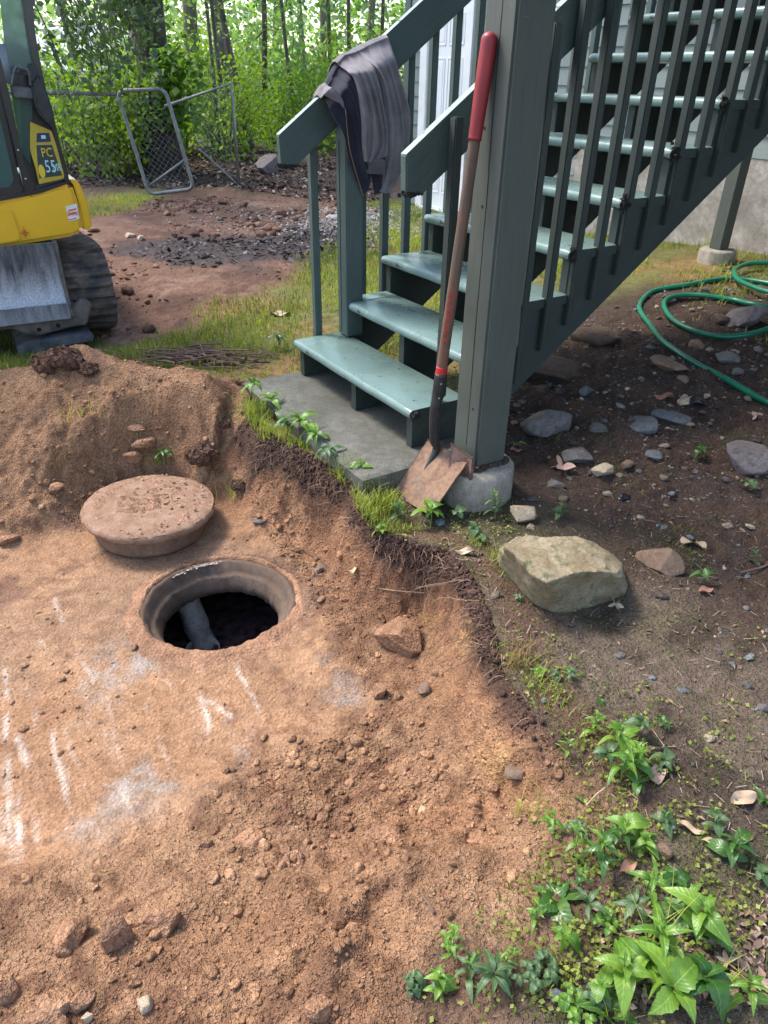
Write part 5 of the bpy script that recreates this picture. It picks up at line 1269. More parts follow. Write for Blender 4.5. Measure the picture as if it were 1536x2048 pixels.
# tracks: closed loops of lugged rubber running back from the blade
def track(e0, e1, label_):
    R_ = .23; zc = .14; n0 = -.34; n1 = -1.9; trk = empty(label_, tuple(EP((e0 + e1) / 2, (n0 + n1) / 2, 0)))
    trk.parent = exc; trk.matrix_basis = mworld(exc).inverted() @ Matrix.Translation(tuple(EP((e0 + e1) / 2, (n0 + n1) / 2, 0)))
    path = []
    for k in range(15): a_ = -math.pi / 2 + math.pi * k / 14; path.append((n0 + R_ * math.cos(a_), zc + R_ * math.sin(a_)))
    for k in range(1, 16): q = k / 16; path.append((n0 + (n1 - n0) * q, zc + R_ - .035 * math.sin(math.pi * q) + .01 * math.sin(q * 9)))
    for k in range(15): a_ = math.pi / 2 + math.pi * k / 14; path.append((n1 + R_ * math.cos(a_), zc + R_ * math.sin(a_)))
    for k in range(1, 16): q = k / 16; path.append((n1 + (n0 - n1) * q, zc - R_))
    P = np.array(path + [path[0]]); sg = np.linalg.norm(np.diff(P, axis=0), axis=1); cum = np.concatenate([[0], np.cumsum(sg)]); Ltot = cum[-1]; m = int(Ltot / .06); V = []; Fq = []
    for k in range(m * 4):
        d_ = Ltot * k / (m * 4); x_ = np.interp(d_, cum, P[:, 0]); z_ = np.interp(d_, cum, P[:, 1]); x2 = np.interp((d_ + .01) % Ltot, cum, P[:, 0]); z2 = np.interp((d_ + .01) % Ltot, cum, P[:, 1]); t_ = np.array([x2 - x_, z2 - z_]); t_ /= np.linalg.norm(t_) + 1e-9; o_ = np.array([t_[1], -t_[0]])
        lug = .022 if k % 4 < 2 else 0
        for (e, h_) in ((e0, lug * .6), (e0 + .02, lug), ((e0 + e1) / 2 - .02, lug), ((e0 + e1) / 2 + .02, lug * .3), (e1 - .02, lug), (e1, lug * .6), (e1, -.03), (e0, -.03)):
            V.append(EO + EU * e + EN * (x_ + o_[0] * h_) + Z3 * (z_ + o_[1] * h_))
    c = 8; M4 = m * 4
    Fq = [[k * c + j, k * c + (j + 1) % c, ((k + 1) % M4) * c + (j + 1) % c, ((k + 1) % M4) * c + j] for k in range(M4) for j in range(c)]
    obj_np('rubber_belt', np.array(V), np.array(Fq), M_RUBM, trk)
    ebox('track_frame', e0 + .07, e1 - .07, n1, n0, .06, .22, M_GREY, trk, .02)
    for (nn_, r_, nm) in ((n0, .165, 'idler_wheel'), (n1, .165, 'sprocket'), (n0 - .45, .06, 'roller'), (n0 - .75, .06, 'roller'), (n0 - 1.05, .06, 'roller')):
        Vh, Fh = lathe([(0, .13), (r_ * .3, .13), (r_ * .35, .09), (r_ * .8, .08), (r_, .10), (r_, -.10), (r_ * .8, -.08), (r_ * .35, -.09), (r_ * .3, -.13), (0, -.13)], 28)
        Vh = np.stack([Vh[:, 2], Vh[:, 0], Vh[:, 1]], 1) @ np.array(RE).T + EP((e0 + e1) / 2, nn_, zc if r_ > .1 else .12); obj_np(nm, Vh, Fh, M_GREY, trk, True)
    return trk
track(-.14, .25, 'track'); track(-1.85, -1.47, 'track')
ebox('undercarriage', -1.40, -.14, -1.5, -.55, .16, .42, M_GREY, None, .03)
ebox('swing_bearing', -1.25, -.35, -1.4, -.6, .42, .50, M_BLK, None, .02)
# yellow skirt, the near face of the slewed upper body
FN = -.10                                     # plane of the skirt
ytop = [(-150, 418), (0, 398), (60, 385), (112, 371), (140, 366)]; 
eprism('body_skirt', [(-330, 520), (0, 497), (112, 479), (150, 473), (167, 462), (166, 440), (152, 388), (143, 367), (112, 372), (60, 387), (0, 400), (-330, 440)], FN - .55, FN, M_YEL, None, .022)
eprism('skirt_door', [(-330, 505), (0, 489), (34, 483), (42, 479), (41, 470), (27, 425), (20, 419), (0, 418), (-330, 440)], FN - .02, FN + .010, M_YEL, None, .006)
eprism('counterweight', [(147, 366), (139, 362), (150, 358), (160, 366), (178, 410), (186, 452), (184, 458), (172, 463), (168, 458), (160, 410)], FN - 1.3, FN - .02, M_YEL, None, .018, FN)
eprism('upper_deck', [(-330, 430), (0, 395), (82, 378), (138, 362), (136, 368), (80, 388), (0, 403), (-330, 440)], FN - 1.25, FN - .01, M_CAB, None, .004, FN)
# cab
CN = FN - .03
cab = ebox('cab_roof', -1.3, eon(62, 10, CN)[0], CN - 1.0, CN + .02, 1.98, 2.08, M_CAB)
eprism('rear_pillar', [(38, -150), (59, -120), (70, 60), (82, 130), (95, 190), (112, 250), (128, 330), (140, 362), (128, 362), (106, 262), (88, 215), (60, 100), (44, 0)], CN - .07, CN, M_CAB, None, .006)
eprism('rear_window', [(-60, -100), (39, -120), (44, 0), (60, 100), (66, 128), (22, 150), (10, 90), (0, 0)], CN - .05, CN - .035, M_GLASS, None, .0)
eprism('door_pillar', [(-14, 120), (0, 112), (22, 200), (42, 300), (56, 345), (72, 372), (66, 388), (52, 392), (40, 340), (18, 250)], CN - .06, CN + .012, M_CAB, None, .006)
eprism('side_window', [(20, 172), (66, 185), (64, 240), (58, 248), (62, 330), (40, 300), (26, 200)], CN - .05, CN - .035, M_GLASS, None, .0)
eprism('cab_door', [(-120, 380), (-120, 200), (-20, 170), (0, 178), (16, 250), (36, 345), (44, 388), (0, 398), (-120, 412)], CN - .06, CN - .03, M_CAB, None, .006)
eprism('door_glass', [(-110, 350), (-110, 220), (-8, 200), (8, 270), (28, 360), (20, 372), (-60, 386)], CN - .028, CN - .022, M_GLASS, None, .0)
eprism('lower_sill', [(-120, 392), (0, 376), (44, 372), (46, 386), (0, 400), (-120, 418)], CN - .08, CN + .01, M_CAB, None, .006)
# inner cab: seat and back panel so that the glass is not empty
ebox('seat', -1.0, -.45, CN - .75, CN - .25, .85, 1.45, M_CAB, None, .08)
ebox('cab_back', -1.35, eon(120, 340, CN)[0] - .12, CN - .98, CN - .94, .75, 2.0, M_CAB, None, .01)
# light grey seat cover seen through the glass
Vh, Fh = ICO[3]; Pz = EP(*(lambda q: (q[0], CN - .25, q[1]))(eon(30, 130, CN - .25))); obj_np('headrest', Vh * np.array([.11, .10, .10]) + Pz, Fh, simple('grey_vinyl', (.22, .25, .27), .5), exc, True)
# black moulded vent cover and grab bar
eprism('vent_cover', [(62, 172), (76, 150), (84, 155), (92, 185), (100, 208), (107, 234), (108, 258), (98, 248), (82, 235), (72, 218), (66, 195)], CN - .03, CN + .10, M_BLK, None, .02, CN + .05)
eprism('vent_lip', [(58, 130), (67, 124), (70, 134), (76, 142), (74, 152), (62, 168), (56, 150)], CN - .02, CN + .06, M_BLK, None, .006, CN + .03)
eprism('latch_panel', [(20, 171), (64, 176), (71, 198), (28, 194)], CN - .02, CN + .03, M_GREY, None, .004, CN + .01)
G = [EP(*(lambda q: (q[0], CN + .05, q[1]))(eon(u, v, CN + .05))) for (u, v) in [(24, 170), (27, 152), (31, 137), (36, 134), (48, 138), (56, 141), (60, 152), (62, 172)]]
V, F = tube(spline(np.array(G), 5), .0085, 10); obj_np('grab_bar', V, F, M_GREY, exc, True)
# quarter panel with decals
M_OLIVE = simple('decal_yellow', (.48, .36, .03), .35, .12, 6); M_DKG = simple('decal_dark_green', (.022, .045, .045), .3, .4, 20); M_NVY = simple('decal_navy', (.012, .022, .09), .3, .3, 20)
M_PALE = simple('decal_pale_blue', (.42, .72, .74), .4, .1); M_YTX = simple('decal_lettering_yellow', (.70, .52, .03), .4, .1); M_WHT = simple('sticker_white', (.75, .75, .74), .5, .05); M_ORG = simple('sticker_orange', (.72, .12, .03), .5, .15, 40); M_RDL = simple('mark_red', (.50, .03, .02), .5, .1)
eprism('gap_board', [(40, 150), (84, 150), (100, 205), (140, 350), (142, 372), (70, 386), (50, 340)], CN - .09, CN - .055, M_CAB, None, .004, CN)  # added black board, closes the bright gap behind the quarter panel
qp = eprism('quarter_panel', [(60, 243), (66, 246), (90, 256), (103, 262), (112, 290), (128, 350), (127, 357), (78, 368), (72, 340), (60, 300)], CN - .02, CN + .014, M_OLIVE, None, .003, CN)
eprism('decal', [(73, 266), (97, 265), (101, 283), (72, 284)], CN + .0145, CN + .0165, M_NVY, qp, 0, CN)
eprism('decal', [(72, 290), (103, 289), (123, 350), (78, 356), (75, 330)], CN + .0145, CN + .0165, M_DKG, qp, 0, CN)
def elab(name, s, u, v, hpx, mat, nn_, parent, sx=.8):
    e_, z_ = eon(u, v, nn_); P = EP(e_, nn_, z_); hh = hpx / FPX * ((P - CP) @ fw)
    o = textobj(name, s, mat, parent, P, EU, Z3, hh * 1.38, .0006); o.scale.x = sx; return o
elab('lettering', 'PC', 84, 314, 17, M_YTX, CN + .0175, qp, .75); elab('lettering', '55', 92, 345, 23, M_PALE, CN + .0175, qp, .68); elab('lettering', 'MR', 107, 342, 14, M_PALE, CN + .0175, qp, .62)
e_, z_ = eon(83, 342, CN); Vh, Fh = lathe([(0, .0), (.022, 0), (.022, -.002)], 20); Vh = np.stack([Vh[:, 0] * .7, Vh[:, 2], Vh[:, 1] * 1.5], 1) @ np.array(RE).T + EP(e_, CN + .0185, z_); obj_np('badge', Vh, Fh, M_YTX, qp)
eprism('lettering_bar', [(81, 270), (90, 270), (91, 277), (82, 277)], CN + .0168, CN + .0175, M_PALE, qp, 0, CN)
for (u, v) in ((36, 300), (51, 357)):
    e_, z_ = eon(u, v, CN); mb = MB(); Vh, Fh = ICO[1]; mb.add(Vh * .007 + EP(e_, CN + .018, z_), Fh); mb.build('screw', M_SCREW, exc, True)
stk = eprism('sticker', [(131, 413), (153, 407), (159, 437), (138, 443)], FN + .001, FN + .003, M_WHT, None, 0, FN)
elab('lettering', 'CK MOD', 134, 432, 8, M_ORG, FN + .004, stk, .55); 
for (a_, b_) in ((417, 3), (424, 4), (436, 2)): eprism('print_bar', [(136, a_ + 3), (152, a_ - 1), (153, a_ + b_ - 1), (137, a_ + b_ + 3)], FN + .0032, FN + .0038, M_ORG, stk, 0, FN)
mk = []
e_, z_ = eon(49, 465, FN); P = EP(e_, FN + .0125, z_)
mb = MB(); a_ = np.linspace(0, 2 * math.pi, 25); mb.tube(P + np.outer(np.cos(a_) * .010, EU) + np.outer(np.sin(a_) * .013, Z3), .0016, 5, False)
mb.tube(np.array([P - EU * .022, P + EU * .022]), .0014, 5); mb.tube(np.array([P - Z3 * .030, P + Z3 * .030]), .0014, 5); mb.build('centre_mark', M_RDL, exc)
# ================================================================== CHAIN LINK FENCE
M_GALV = simple('galvanised_tube', (.22, .235, .24), .5, .3, 18, .1, 60, metal=.7); M_WIRE = simple('galvanised_wire', (.17, .18, .18), .6, .3, 20, metal=.5)
def ypl(u, v, y_, slope_=0.0):
    d_ = ray(u, v); # plane y = y_ + slope*x
    t_ = y_ / (d_[1] - slope_ * d_[0]); return CP + d_ * t_
def chain(name, corner, parent, pitch=.075):
    """diamond mesh wires clipped inside a quadrilateral given in world space"""
    A, B, D, E_ = [np.array(c) for c in corner]      # tl, tr, br, bl
    w_ = (np.linalg.norm(B - A) + np.linalg.norm(D - E_)) / 2; h_ = (np.linalg.norm(E_ - A) + np.linalg.norm(D - B)) / 2
    mb = MB(); k = -h_
    def pt(a_, b_): return (A * (1 - a_) + B * a_) * (1 - b_) + (E_ * (1 - a_) + D * a_) * b_
    for sgn in (1, -1):
        k = -h_
        while k < w_ + h_:
            P = []
            for q in np.linspace(0, h_, 9):
                x_ = k + (q if sgn > 0 else h_ - q)
                if 0 <= x_ <= w_: P.append(pt(x_ / w_, q / h_))
            if len(P) > 1: mb.tube(np.array(P), .0022, 3, False)
            k += pitch
    o = mb.build(name, M_WIRE, parent); tag(o, kind='stuff'); return o
fen = empty('chain_link_fence', (-5, 9, 0)); tag(fen, 'galvanised chain link fence with top rail running along the woods behind the excavator', 'fence')
FL = [(-9.5, 8.3), (-6.6, 8.55), (-4.9, 8.8), (-3.05, 9.1)]
for i, (x_, y_) in enumerate(FL[:-1]):
    g_ = hgt([x_], [y_])[0]; V, F = tube(np.array([(x_, y_, g_ - .3), (x_, y_, g_ + 1.12)]), .028, 12); obj_np('fence_post', V, F, M_GALV, fen, True)
V, F = tube(np.array([(x_, y_, 1.075) for x_, y_ in FL]), .021, 10); obj_np('top_rail', V, F, M_GALV, fen, True)
for i in range(3):
    (x0_, y0_), (x1_, y1_) = FL[i], FL[i + 1]; chain('wire_mesh', [(x0_, y0_, 1.07), (x1_, y1_, 1.07), (x1_, y1_, .02), (x0_, y0_, .02)], fen)
def gate(px, mesh, y_, label, slope_=0.0, r_=.021, closed=True, nm='fence_gate'):
    g = empty(nm, tuple(ypl(*px[-1], y_, slope_))); tag(g, label, 'gate')
    P = [ypl(u, v, y_, slope_) for u, v in px]
    if closed:
        Q = []; m = len(P)
        for i in range(m):
            a_, b_, c_ = P[i - 1], P[i], P[(i + 1) % m]; ra = min(.09, .4 * np.linalg.norm(a_ - b_)); rc = min(.09, .4 * np.linalg.norm(c_ - b_)); p0 = b_ + (a_ - b_) / np.linalg.norm(a_ - b_) * ra; p1 = b_ + (c_ - b_) / np.linalg.norm(c_ - b_) * rc
            for q in np.linspace(0, 1, 6): Q.append((1 - q) ** 2 * p0 + 2 * q * (1 - q) * b_ + q * q * p1)
        Q.append(Q[0]); V, F = tube(np.array(Q), r_, 10, False)
    else: V, F = tube(np.array(P), r_, 10)
    obj_np('gate_frame', V, F, M_GALV, g, True); chain('wire_mesh', [ypl(u, v, y_, slope_) for u, v in mesh], g, .07)
    return g
g1 = gate([(234, 182), (330, 178), (388, 378), (298, 389)], [(236, 184), (330, 180), (386, 377), (300, 387)], 9.15, 'bent chain link gate leaning on the left, its rounded frame standing on the soil')
Pa, Pb = ypl(298, 372, 9.15), ypl(372, 318, 9.15); V, F = tube(np.array([Pa, Pb]), .014, 8); obj_np('brace', V, F, M_GALV, g1, True)
g2 = gate([(330, 213), (462, 167), (478, 368)], [(362, 203), (462, 168), (480, 366), (395, 300)], 9.6, 'sagging chain link panel on the right with a slanting top tube', closed=False, nm='fence_gate')
V, F = tube(spline([ypl(398, 298, 9.6), ypl(436, 332, 9.6), ypl(475, 369, 9.6)], 6), .010, 8); obj_np('bottom_wire', V, F, M_GALV, g2, True)
# ================================================================== NEIGHBOUR'S HOUSE
nb = empty('neighbour_house', (-13, 31, 0)); tag(nb, 'far tan neighbour house with pale grey shingle roof seen through leaves', 'house')
M_TAN = simple('tan_wall', (.30, .25, .17), .8, .15, 3, .2, 30); M_ROOF = simple('pale_shingles', (.50, .50, .54), .8, .15, 8, .4, 40)
def wb(name, x0_, x1_, y0_, y1_, z0_, z1_, mat, parent=nb):
    V, F = bevbox(x1_ - x0_, y1_ - y0_, z1_ - z0_, .01); return obj_np(name, V, F, mat, parent, False, None, Matrix.Translation(((x0_ + x1_) / 2, (y0_ + y1_) / 2, (z0_ + z1_) / 2)))
wb('wall', -18.5, -10.6, 31, 39, -.5, 1.35, M_TAN)
V = np.array([(-19, 30.5, 1.32), (-10.1, 30.5, 1.32), (-10.1, 35, 2.9), (-19, 35, 2.9), (-10.1, 39.5, 1.32), (-19, 39.5, 1.32), (-19, 30.5, 1.2), (-10.1, 30.5, 1.2), (-10.1, 39.5, 1.2), (-19, 39.5, 1.2)])
obj_np('roof', V, [np.array([[0, 1, 2, 3], [3, 2, 4, 5], [0, 6, 7, 1], [5, 4, 8, 9], [6, 9, 8, 7]]), np.array([[1, 7, 8]])[:, :3], np.array([[1, 8, 4], [1, 4, 2], [0, 3, 5], [0, 5, 9], [0, 9, 6]])], M_ROOF, nb)
for k in range(12):
    wb('siding_board', -18.5, -10.6, 30.965, 30.995, -.4 + k * .145, -.27 + k * .145, M_TAN)
for (a_, b_) in ((-12.6, -11.6), (-15.6, -14.6)):
    w_ = wb('window', a_, b_, 30.9, 30.96, -.1, .95, M_WHITE); wb('pane', a_ + .08, b_ - .08, 30.88, 30.895, 0, .42, M_DKG, w_); wb('pane', a_ + .08, b_ - .08, 30.88, 30.895, .48, .86, M_DKG, w_)
wb('porch_post', -10.4, -9.4, 30.6, 30.9, -.4, 1.2, M_WHITE); wb('skylight', -16.2, -14.9, 31.9, 32.9, 1.85, 2.15, M_WHITE)
nb2 = empty('white_shed', (-3.9, 36, 0)); tag(nb2, 'distant low white roofed building glimpsed between the trunks', 'shed')
wb('wall', -5.6, -1.8, 36, 40, -.5, 1.2, M_TAN, nb2); wb('roof', -5.9, -1.5, 35.6, 40.4, 1.2, 1.42, simple('white_roof', (.62, .66, .66), .6), nb2)
# ================================================================== VEGETATION
def leafmat(name, c, c2, trans=.45, rough=.5, spec=.4):
    n = NT(name); at_ = n.n('ShaderNodeAttribute', attribute_name='Col'); oi = n.n('ShaderNodeObjectInfo'); v = n.co(); f = n.noise(v, 1.2, 2)
    a = n.mix(at_.outputs['Fac'], c, c2); a = n.mix(1.0, a, n.ramp(oi.outputs['Random'], [(0, (.85, .9, .85)), (1, (1.15, 1.1, 1.0))]), 'MULTIPLY')
    n.set(a, rough, **{'Specular_IOR_Level': spec})
    tr = n.n('ShaderNodeBsdfTranslucent', {'Color': n.mix(1.0, a, (1.25, 1.45, .55), 'MULTIPLY')}); mx = n.n('ShaderNodeMixShader', {0: trans}); n.t.links.new(n.b.outputs[0], mx.inputs[1]); n.t.links.new(tr.outputs[0], mx.inputs[2]); n.t.links.new(mx.outputs[0], n.out.inputs[0]); return n.m
M_LF = leafmat('woodland_leaves', (.055, .12, .025), (.16, .26, .045), .5); M_LFY = leafmat('sunny_yellow_green_leaves', (.12, .20, .022), (.28, .38, .045), .5); M_LFP = leafmat('sunlit_far_leaves', (.16, .25, .11), (.36, .47, .24), .55)  # yellow and pale copies hold sunlight and far haze in their colour
M_LFD = leafmat('dark_leaves', (.03, .06, .028), (.10, .15, .07), .35)
def barkmat(name, c, c2):
    n = NT(name); v = n.co((7, 7, 1.2)); f = n.noise(v, 3, 6, .7, .5); n.set(n.ramp(f, [(.35, c), (.65, c2)]), .95); n.bump(f, .9, .03); return n.m
M_BARK = barkmat('dark_furrowed_bark', (.018, .014, .011), (.075, .058, .045)); M_BARK2 = barkmat('grey_bark', (.10, .088, .07), (.25, .22, .18)); M_TWIG = barkmat('thin_bark', (.06, .048, .036), (.16, .13, .10))
def leafcloud(n, centers, spread, size, seed=0, droop=.3, asp=.55):
    r = np.random.default_rng(seed); centers = np.asarray(centers, float); k = r.integers(0, len(centers), n)
    P = centers[k, :3] + r.normal(0, 1, (n, 3)) * (np.asarray(spread) if np.ndim(spread) else spread)
    N = r.normal(0, 1, (n, 3)); N[:, 2] = abs(N[:, 2]) + .6; N /= np.linalg.norm(N, axis=1)[:, None]
    D = r.normal(0, 1, (n, 3)); D[:, 2] -= droop; D -= N * (D * N).sum(1)[:, None]; D /= np.linalg.norm(D, axis=1)[:, None]; S = np.cross(N, D)
    L = size * r.uniform(.6, 1.35, n)[:, None]; W_ = L * asp * .5
    V = np.stack([P, P + D * L * .45 + S * W_ - N * L * .08, P + D * L - N * L * .12, P + D * L * .45 - S * W_ - N * L * .08], 1).reshape(-1, 3)
    F = np.arange(4 * n).reshape(-1, 4); hue = r.random(len(centers))[k] * .6 + r.random(n) * .4; C_ = np.repeat(hue, 4)[:, None] * np.ones((1, 3)); return V, F, C_
def trunkmesh(name, P, r0_, r1_, mat, parent, n=14, flare=1.35, seed=0):
    P = spline(np.array(P, float), 6); rr = np.linspace(r0_, r1_, len(P)); rr[:3] *= np.linspace(flare, 1.05, 3); V, F = tube(P, rr, n)
    th = np.arange(len(V)); V = V + .10 * r0_ * np.stack([fbm(V[:, 0] * 3, V[:, 1] * 3 + V[:, 2] * .8, 2.2 / max(r0_, .05) * .25, 3, seed + q) for q in range(3)], 1) * np.array([1, 1, 0]); return obj_np(name, V, F, mat, parent, True)
def tree(base, h, r_, label, crown, nleaf, lsize, lmat, bark, seed, lean=(0, 0), spread=.35, limbs=5, group=None, name='tree', lowlimb=.35, clump=26):
    r = np.random.default_rng(seed); b = np.array([base[0], base[1], hgt([base[0]], [base[1]])[0] - .05]); t_ = tag(empty(name, tuple(b)), label, 'tree', group)
    top = b + np.array([lean[0], lean[1], h]); pts = [b, b * .65 + top * .35 + np.array([r.normal(0, .02) * h, r.normal(0, .02) * h, 0]), b * .3 + top * .7 + np.array([r.normal(0, .03) * h, r.normal(0, .03) * h, 0]), top]
    trunkmesh('trunk', pts, r_, r_ * .35, bark, t_, seed=seed); C_ = []; mb = MB()
    for k in range(limbs):
        q = lowlimb + (1 - lowlimb) * (k + r.random()) / limbs; p0 = b * (1 - q) + top * q; a_ = r.uniform(0, 6.283); L = crown[0] * r.uniform(.5, 1); d_ = np.array([math.cos(a_), math.sin(a_), r.uniform(-.1, .6)]); p1 = p0 + d_ * L * .5 + np.array([0, 0, .1 * L]); p2 = p0 + d_ * L + np.array([0, 0, -.05 * L])
        mb.tube(spline([p0, p1, p2], 4), np.linspace(r_ * .3, r_ * .06, 9), 5); C_ += [p0 * (1 - w_) + p2 * w_ + r.normal(0, .12 * L, 3) for w_ in (.45, .7, .95, 1.1)]
    mb.build('limb', bark, t_); tag(bpy.data.objects[-1] if False else t_.children[-1] if len(t_.children) else t_, None) if False else None
    cz = crown[1]
    for k in range(clump):
        a_ = r.uniform(0, 6.283); q = r.random() ** .5; C_.append(np.array([top[0] * .6 + b[0] * .4 + math.cos(a_) * crown[0] * q, top[1] * .6 + b[1] * .4 + math.sin(a_) * crown[0] * q, b[2] + cz + r.uniform(-1, 1) * crown[2] * math.sqrt(max(.05, 1 - q * q))]))
    V, F, K = leafcloud(nleaf, C_, spread, lsize, seed); o = obj_np('crown', V, F, lmat, t_, False, K); return t_
def px_y(u, v, y_): d_ = ray(u, v); return CP + d_ * (y_ / d_[1])
# --- the two big trunks left of centre, and the nearer saplings
b = px_y(326, 345, 11.2); 
tree((b[0], b[1]), 11, .225, 'thick dark trunked tree wrapped in climbing leaves behind the leaning gates', (2.6, 8.0, 2.2), 6500, .13, M_LF, M_BARK, 11, (.25, 0), .40, 6, lowlimb=.62)
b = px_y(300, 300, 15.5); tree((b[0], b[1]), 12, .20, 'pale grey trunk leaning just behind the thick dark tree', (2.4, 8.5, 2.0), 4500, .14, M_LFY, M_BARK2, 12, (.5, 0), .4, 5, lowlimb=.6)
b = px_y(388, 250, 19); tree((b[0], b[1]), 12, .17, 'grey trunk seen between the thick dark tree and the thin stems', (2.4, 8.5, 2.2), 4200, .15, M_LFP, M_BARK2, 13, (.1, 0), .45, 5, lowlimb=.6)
STEM = [((484, 300), 14.5, .095, 'straight brown stem right of the sagging fence panel'), ((503, 298), 13.6, .060, 'slim grey stem forking close beside the brown stem'), ((455, 280), 13.0, .035, 'thin bent sapling behind the right fence gate'), ((434, 250), 12.4, .030, 'very thin dark sapling curving over the fence gates'),
        ((528, 290), 17.5, .065, 'thin stem standing left of the weathered boulder'), ((592, 250), 16, .040, 'slender stem above the left end of the railing'), ((618, 260), 22, .085, 'grey trunk far behind the left railing end'), ((660, 200), 18, .05, 'thin upright stem left of the sweatshirt'),
        ((700, 170), 15, .04, 'thin leaning stem above the sweatshirt'), ((724, 160), 20, .11, 'broader shaded trunk just right of the leaning stem'), ((760, 140), 17, .045, 'slim stem close to the house corner'), ((560, 240), 26, .12, 'distant trunk between slender stems'),
        ((420, 240), 24, .13, 'distant grey trunk behind the curving saplings'), ((245, 240), 22, .10, 'trunk behind the bright shrubs left of the thick tree'), ((180, 230), 25, .12, 'far trunk beside the neighbour house'), ((645, 230), 28, .14, 'far pale trunk in the middle of the woods')]
for i, ((u, v), y_, r_, lab) in enumerate(STEM):
    b = px_y(u, v, y_); rr = np.random.default_rng(300 + i)
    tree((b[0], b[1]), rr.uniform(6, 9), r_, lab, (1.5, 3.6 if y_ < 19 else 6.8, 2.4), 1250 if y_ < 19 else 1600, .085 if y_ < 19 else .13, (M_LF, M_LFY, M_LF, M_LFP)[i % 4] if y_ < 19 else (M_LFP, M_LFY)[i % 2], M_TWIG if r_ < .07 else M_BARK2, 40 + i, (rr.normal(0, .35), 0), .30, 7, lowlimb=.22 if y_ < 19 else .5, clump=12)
# --- drooping foliage of the tree over the excavator
b = (-7.4, 10.5); t_ = tree(b, 9, .20, 'tree with dark drooping leaves hanging over the excavator and fence', (2.6, 6.0, 1.5), 2600, .11, M_LFD, M_BARK, 77, (1.5, -.3), .4, 6, lowlimb=.4)
r = np.random.default_rng(5); C_ = []; mb = MB()
for k in range(20):
    u0, v0 = r.uniform(70, 290), r.uniform(-60, 20); y_ = r.uniform(8.2, 10.5); p0 = px_y(u0, v0, y_); L = r.uniform(.3, .85) * (1.1 if u0 < 230 else .6); p1 = p0 + np.array([r.normal(.15, .1), r.normal(0, .1), -L]); st = np.array([b[0] + 1.5, b[1] - .3, 5.0]); mb.tube(spline([st, (st + p0) / 2 + np.array([0, 0, .3]), p0, p1], 5), np.linspace(.02, .004, 16), 4, False)
    C_ += [p0 * (1 - q) + p1 * q for q in np.linspace(0, 1, 9)]
mb.build('drooping_branch', M_TWIG, t_); V, F, K = leafcloud(1900, C_, .10, .085, 6, 1.5); obj_np('drooping_leaves', V, F, M_LFD, t_, False, K)
# --- ivy on the thick trunk
b = px_y(326, 345, 11.0); C_ = [np.array([b[0] + r.normal(.22, .22), 10.95 + r.normal(0, .12), r.uniform(.75, 1.5)]) for k in range(36)]
V, F, K = leafcloud(1100, C_, .12, .10, 8, .8, .8); o = obj_np('climbing_vine', V, F, M_LF, None, False, K); tag(o, 'leafy vine climbing the thick dark trunk behind the gates', 'vine')
# --- shrubs: four kinds, copied
def shrubproto(seed, mat, h, w, nl, ls):
    r = np.random.default_rng(seed); t_ = empty('shrub', (0, 0, 0)); mb = MB(); C_ = []
    for k in range(9):
        a_ = r.uniform(0, 6.28); p1 = np.array([math.cos(a_) * w * r.uniform(.2, .9), math.sin(a_) * w * r.uniform(.2, .9), h * r.uniform(.5, 1.05)]); mb.tube(spline([(0, 0, -.05), p1 * .5 + [0, 0, .1 * h], p1], 4), np.linspace(.012, .003, 9), 4, False); C_ += [p1 * q + r.normal(0, .06, 3) for q in (.35, .5, .65, .8, .95, 1.05)]
    mb.build('stems', M_TWIG, t_); V, F, K = leafcloud(nl, C_, .13 * w + .04, ls, seed, .3, .7); V[:, 2] = np.abs(V[:, 2]); obj_np('foliage', V, F, mat, t_, False, K); return t_
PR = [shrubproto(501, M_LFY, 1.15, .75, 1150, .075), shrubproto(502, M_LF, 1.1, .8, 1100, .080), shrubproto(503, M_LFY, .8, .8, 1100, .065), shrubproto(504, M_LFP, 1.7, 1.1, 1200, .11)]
def copy_tree(o, parent=None):
    c = o.copy(); col.objects.link(c)
    if parent is not None: c.parent = parent
    for ch in list(o.children): copy_tree(ch, c)
    return c
SH = [(130, 300, 11.2, 0, 'bright yellow green shrub right behind the excavator cab'), (180, 310, 10.9, 2, 'low sunny shrub behind the fence wire next to the cab'), (225, 300, 11.4, 0, 'yellow green bush at the left post of the leaning gate'), (262, 315, 11.0, 2, 'small bright bush seen through the leaning gate'), (105, 270, 12.4, 1, 'green shrub hard against the cab behind the rail'),
      (275, 260, 15, 1, 'dark green shrub just left of the thick trunk'), (370, 300, 12.6, 1, 'green shrub right of the thick trunk at the brace'), (425, 280, 13.4, 0, 'sunny shrub between the two fence gates and the stems'), (455, 290, 12.2, 2, 'low shrub at the right post of the sagging panel'),
      (510, 250, 16.5, 0, 'yellow green shrub glowing behind the brown stem'), (545, 250, 15.2, 2, 'low bright bush left of the boulder'), (575, 240, 18, 3, 'pale tall shrub above the boulder'), (610, 260, 14.8, 1, 'shrub right behind the railing end'), (640, 240, 17, 0, 'yellow green shrub between railing and newel'), (680, 220, 16, 1, 'dark shrub behind the sweatshirt'), (720, 230, 19, 3, 'pale shrub behind the hanging sweatshirt'), (760, 240, 15, 0, 'shrub seen under the sweatshirt near the house'),
      (790, 250, 17, 1, 'green shrub close to the house corner'), (350, 240, 20, 3, 'pale tall shrub behind the climbing vine'), (480, 230, 21, 3, 'pale tall shrub filling the gap behind the stems'), (10, 280, 13, 0, 'bright shrub visible through the cab window'), (300, 215, 24, 3, 'far pale shrub beyond the thick trunk'), (540, 215, 25, 3, 'far pale shrub beyond the slender stems'), (640, 200, 26, 3, 'far pale shrub at the white roofed shed'), (420, 210, 27, 3, 'far pale shrub beyond the curving saplings')]
used_ = set()
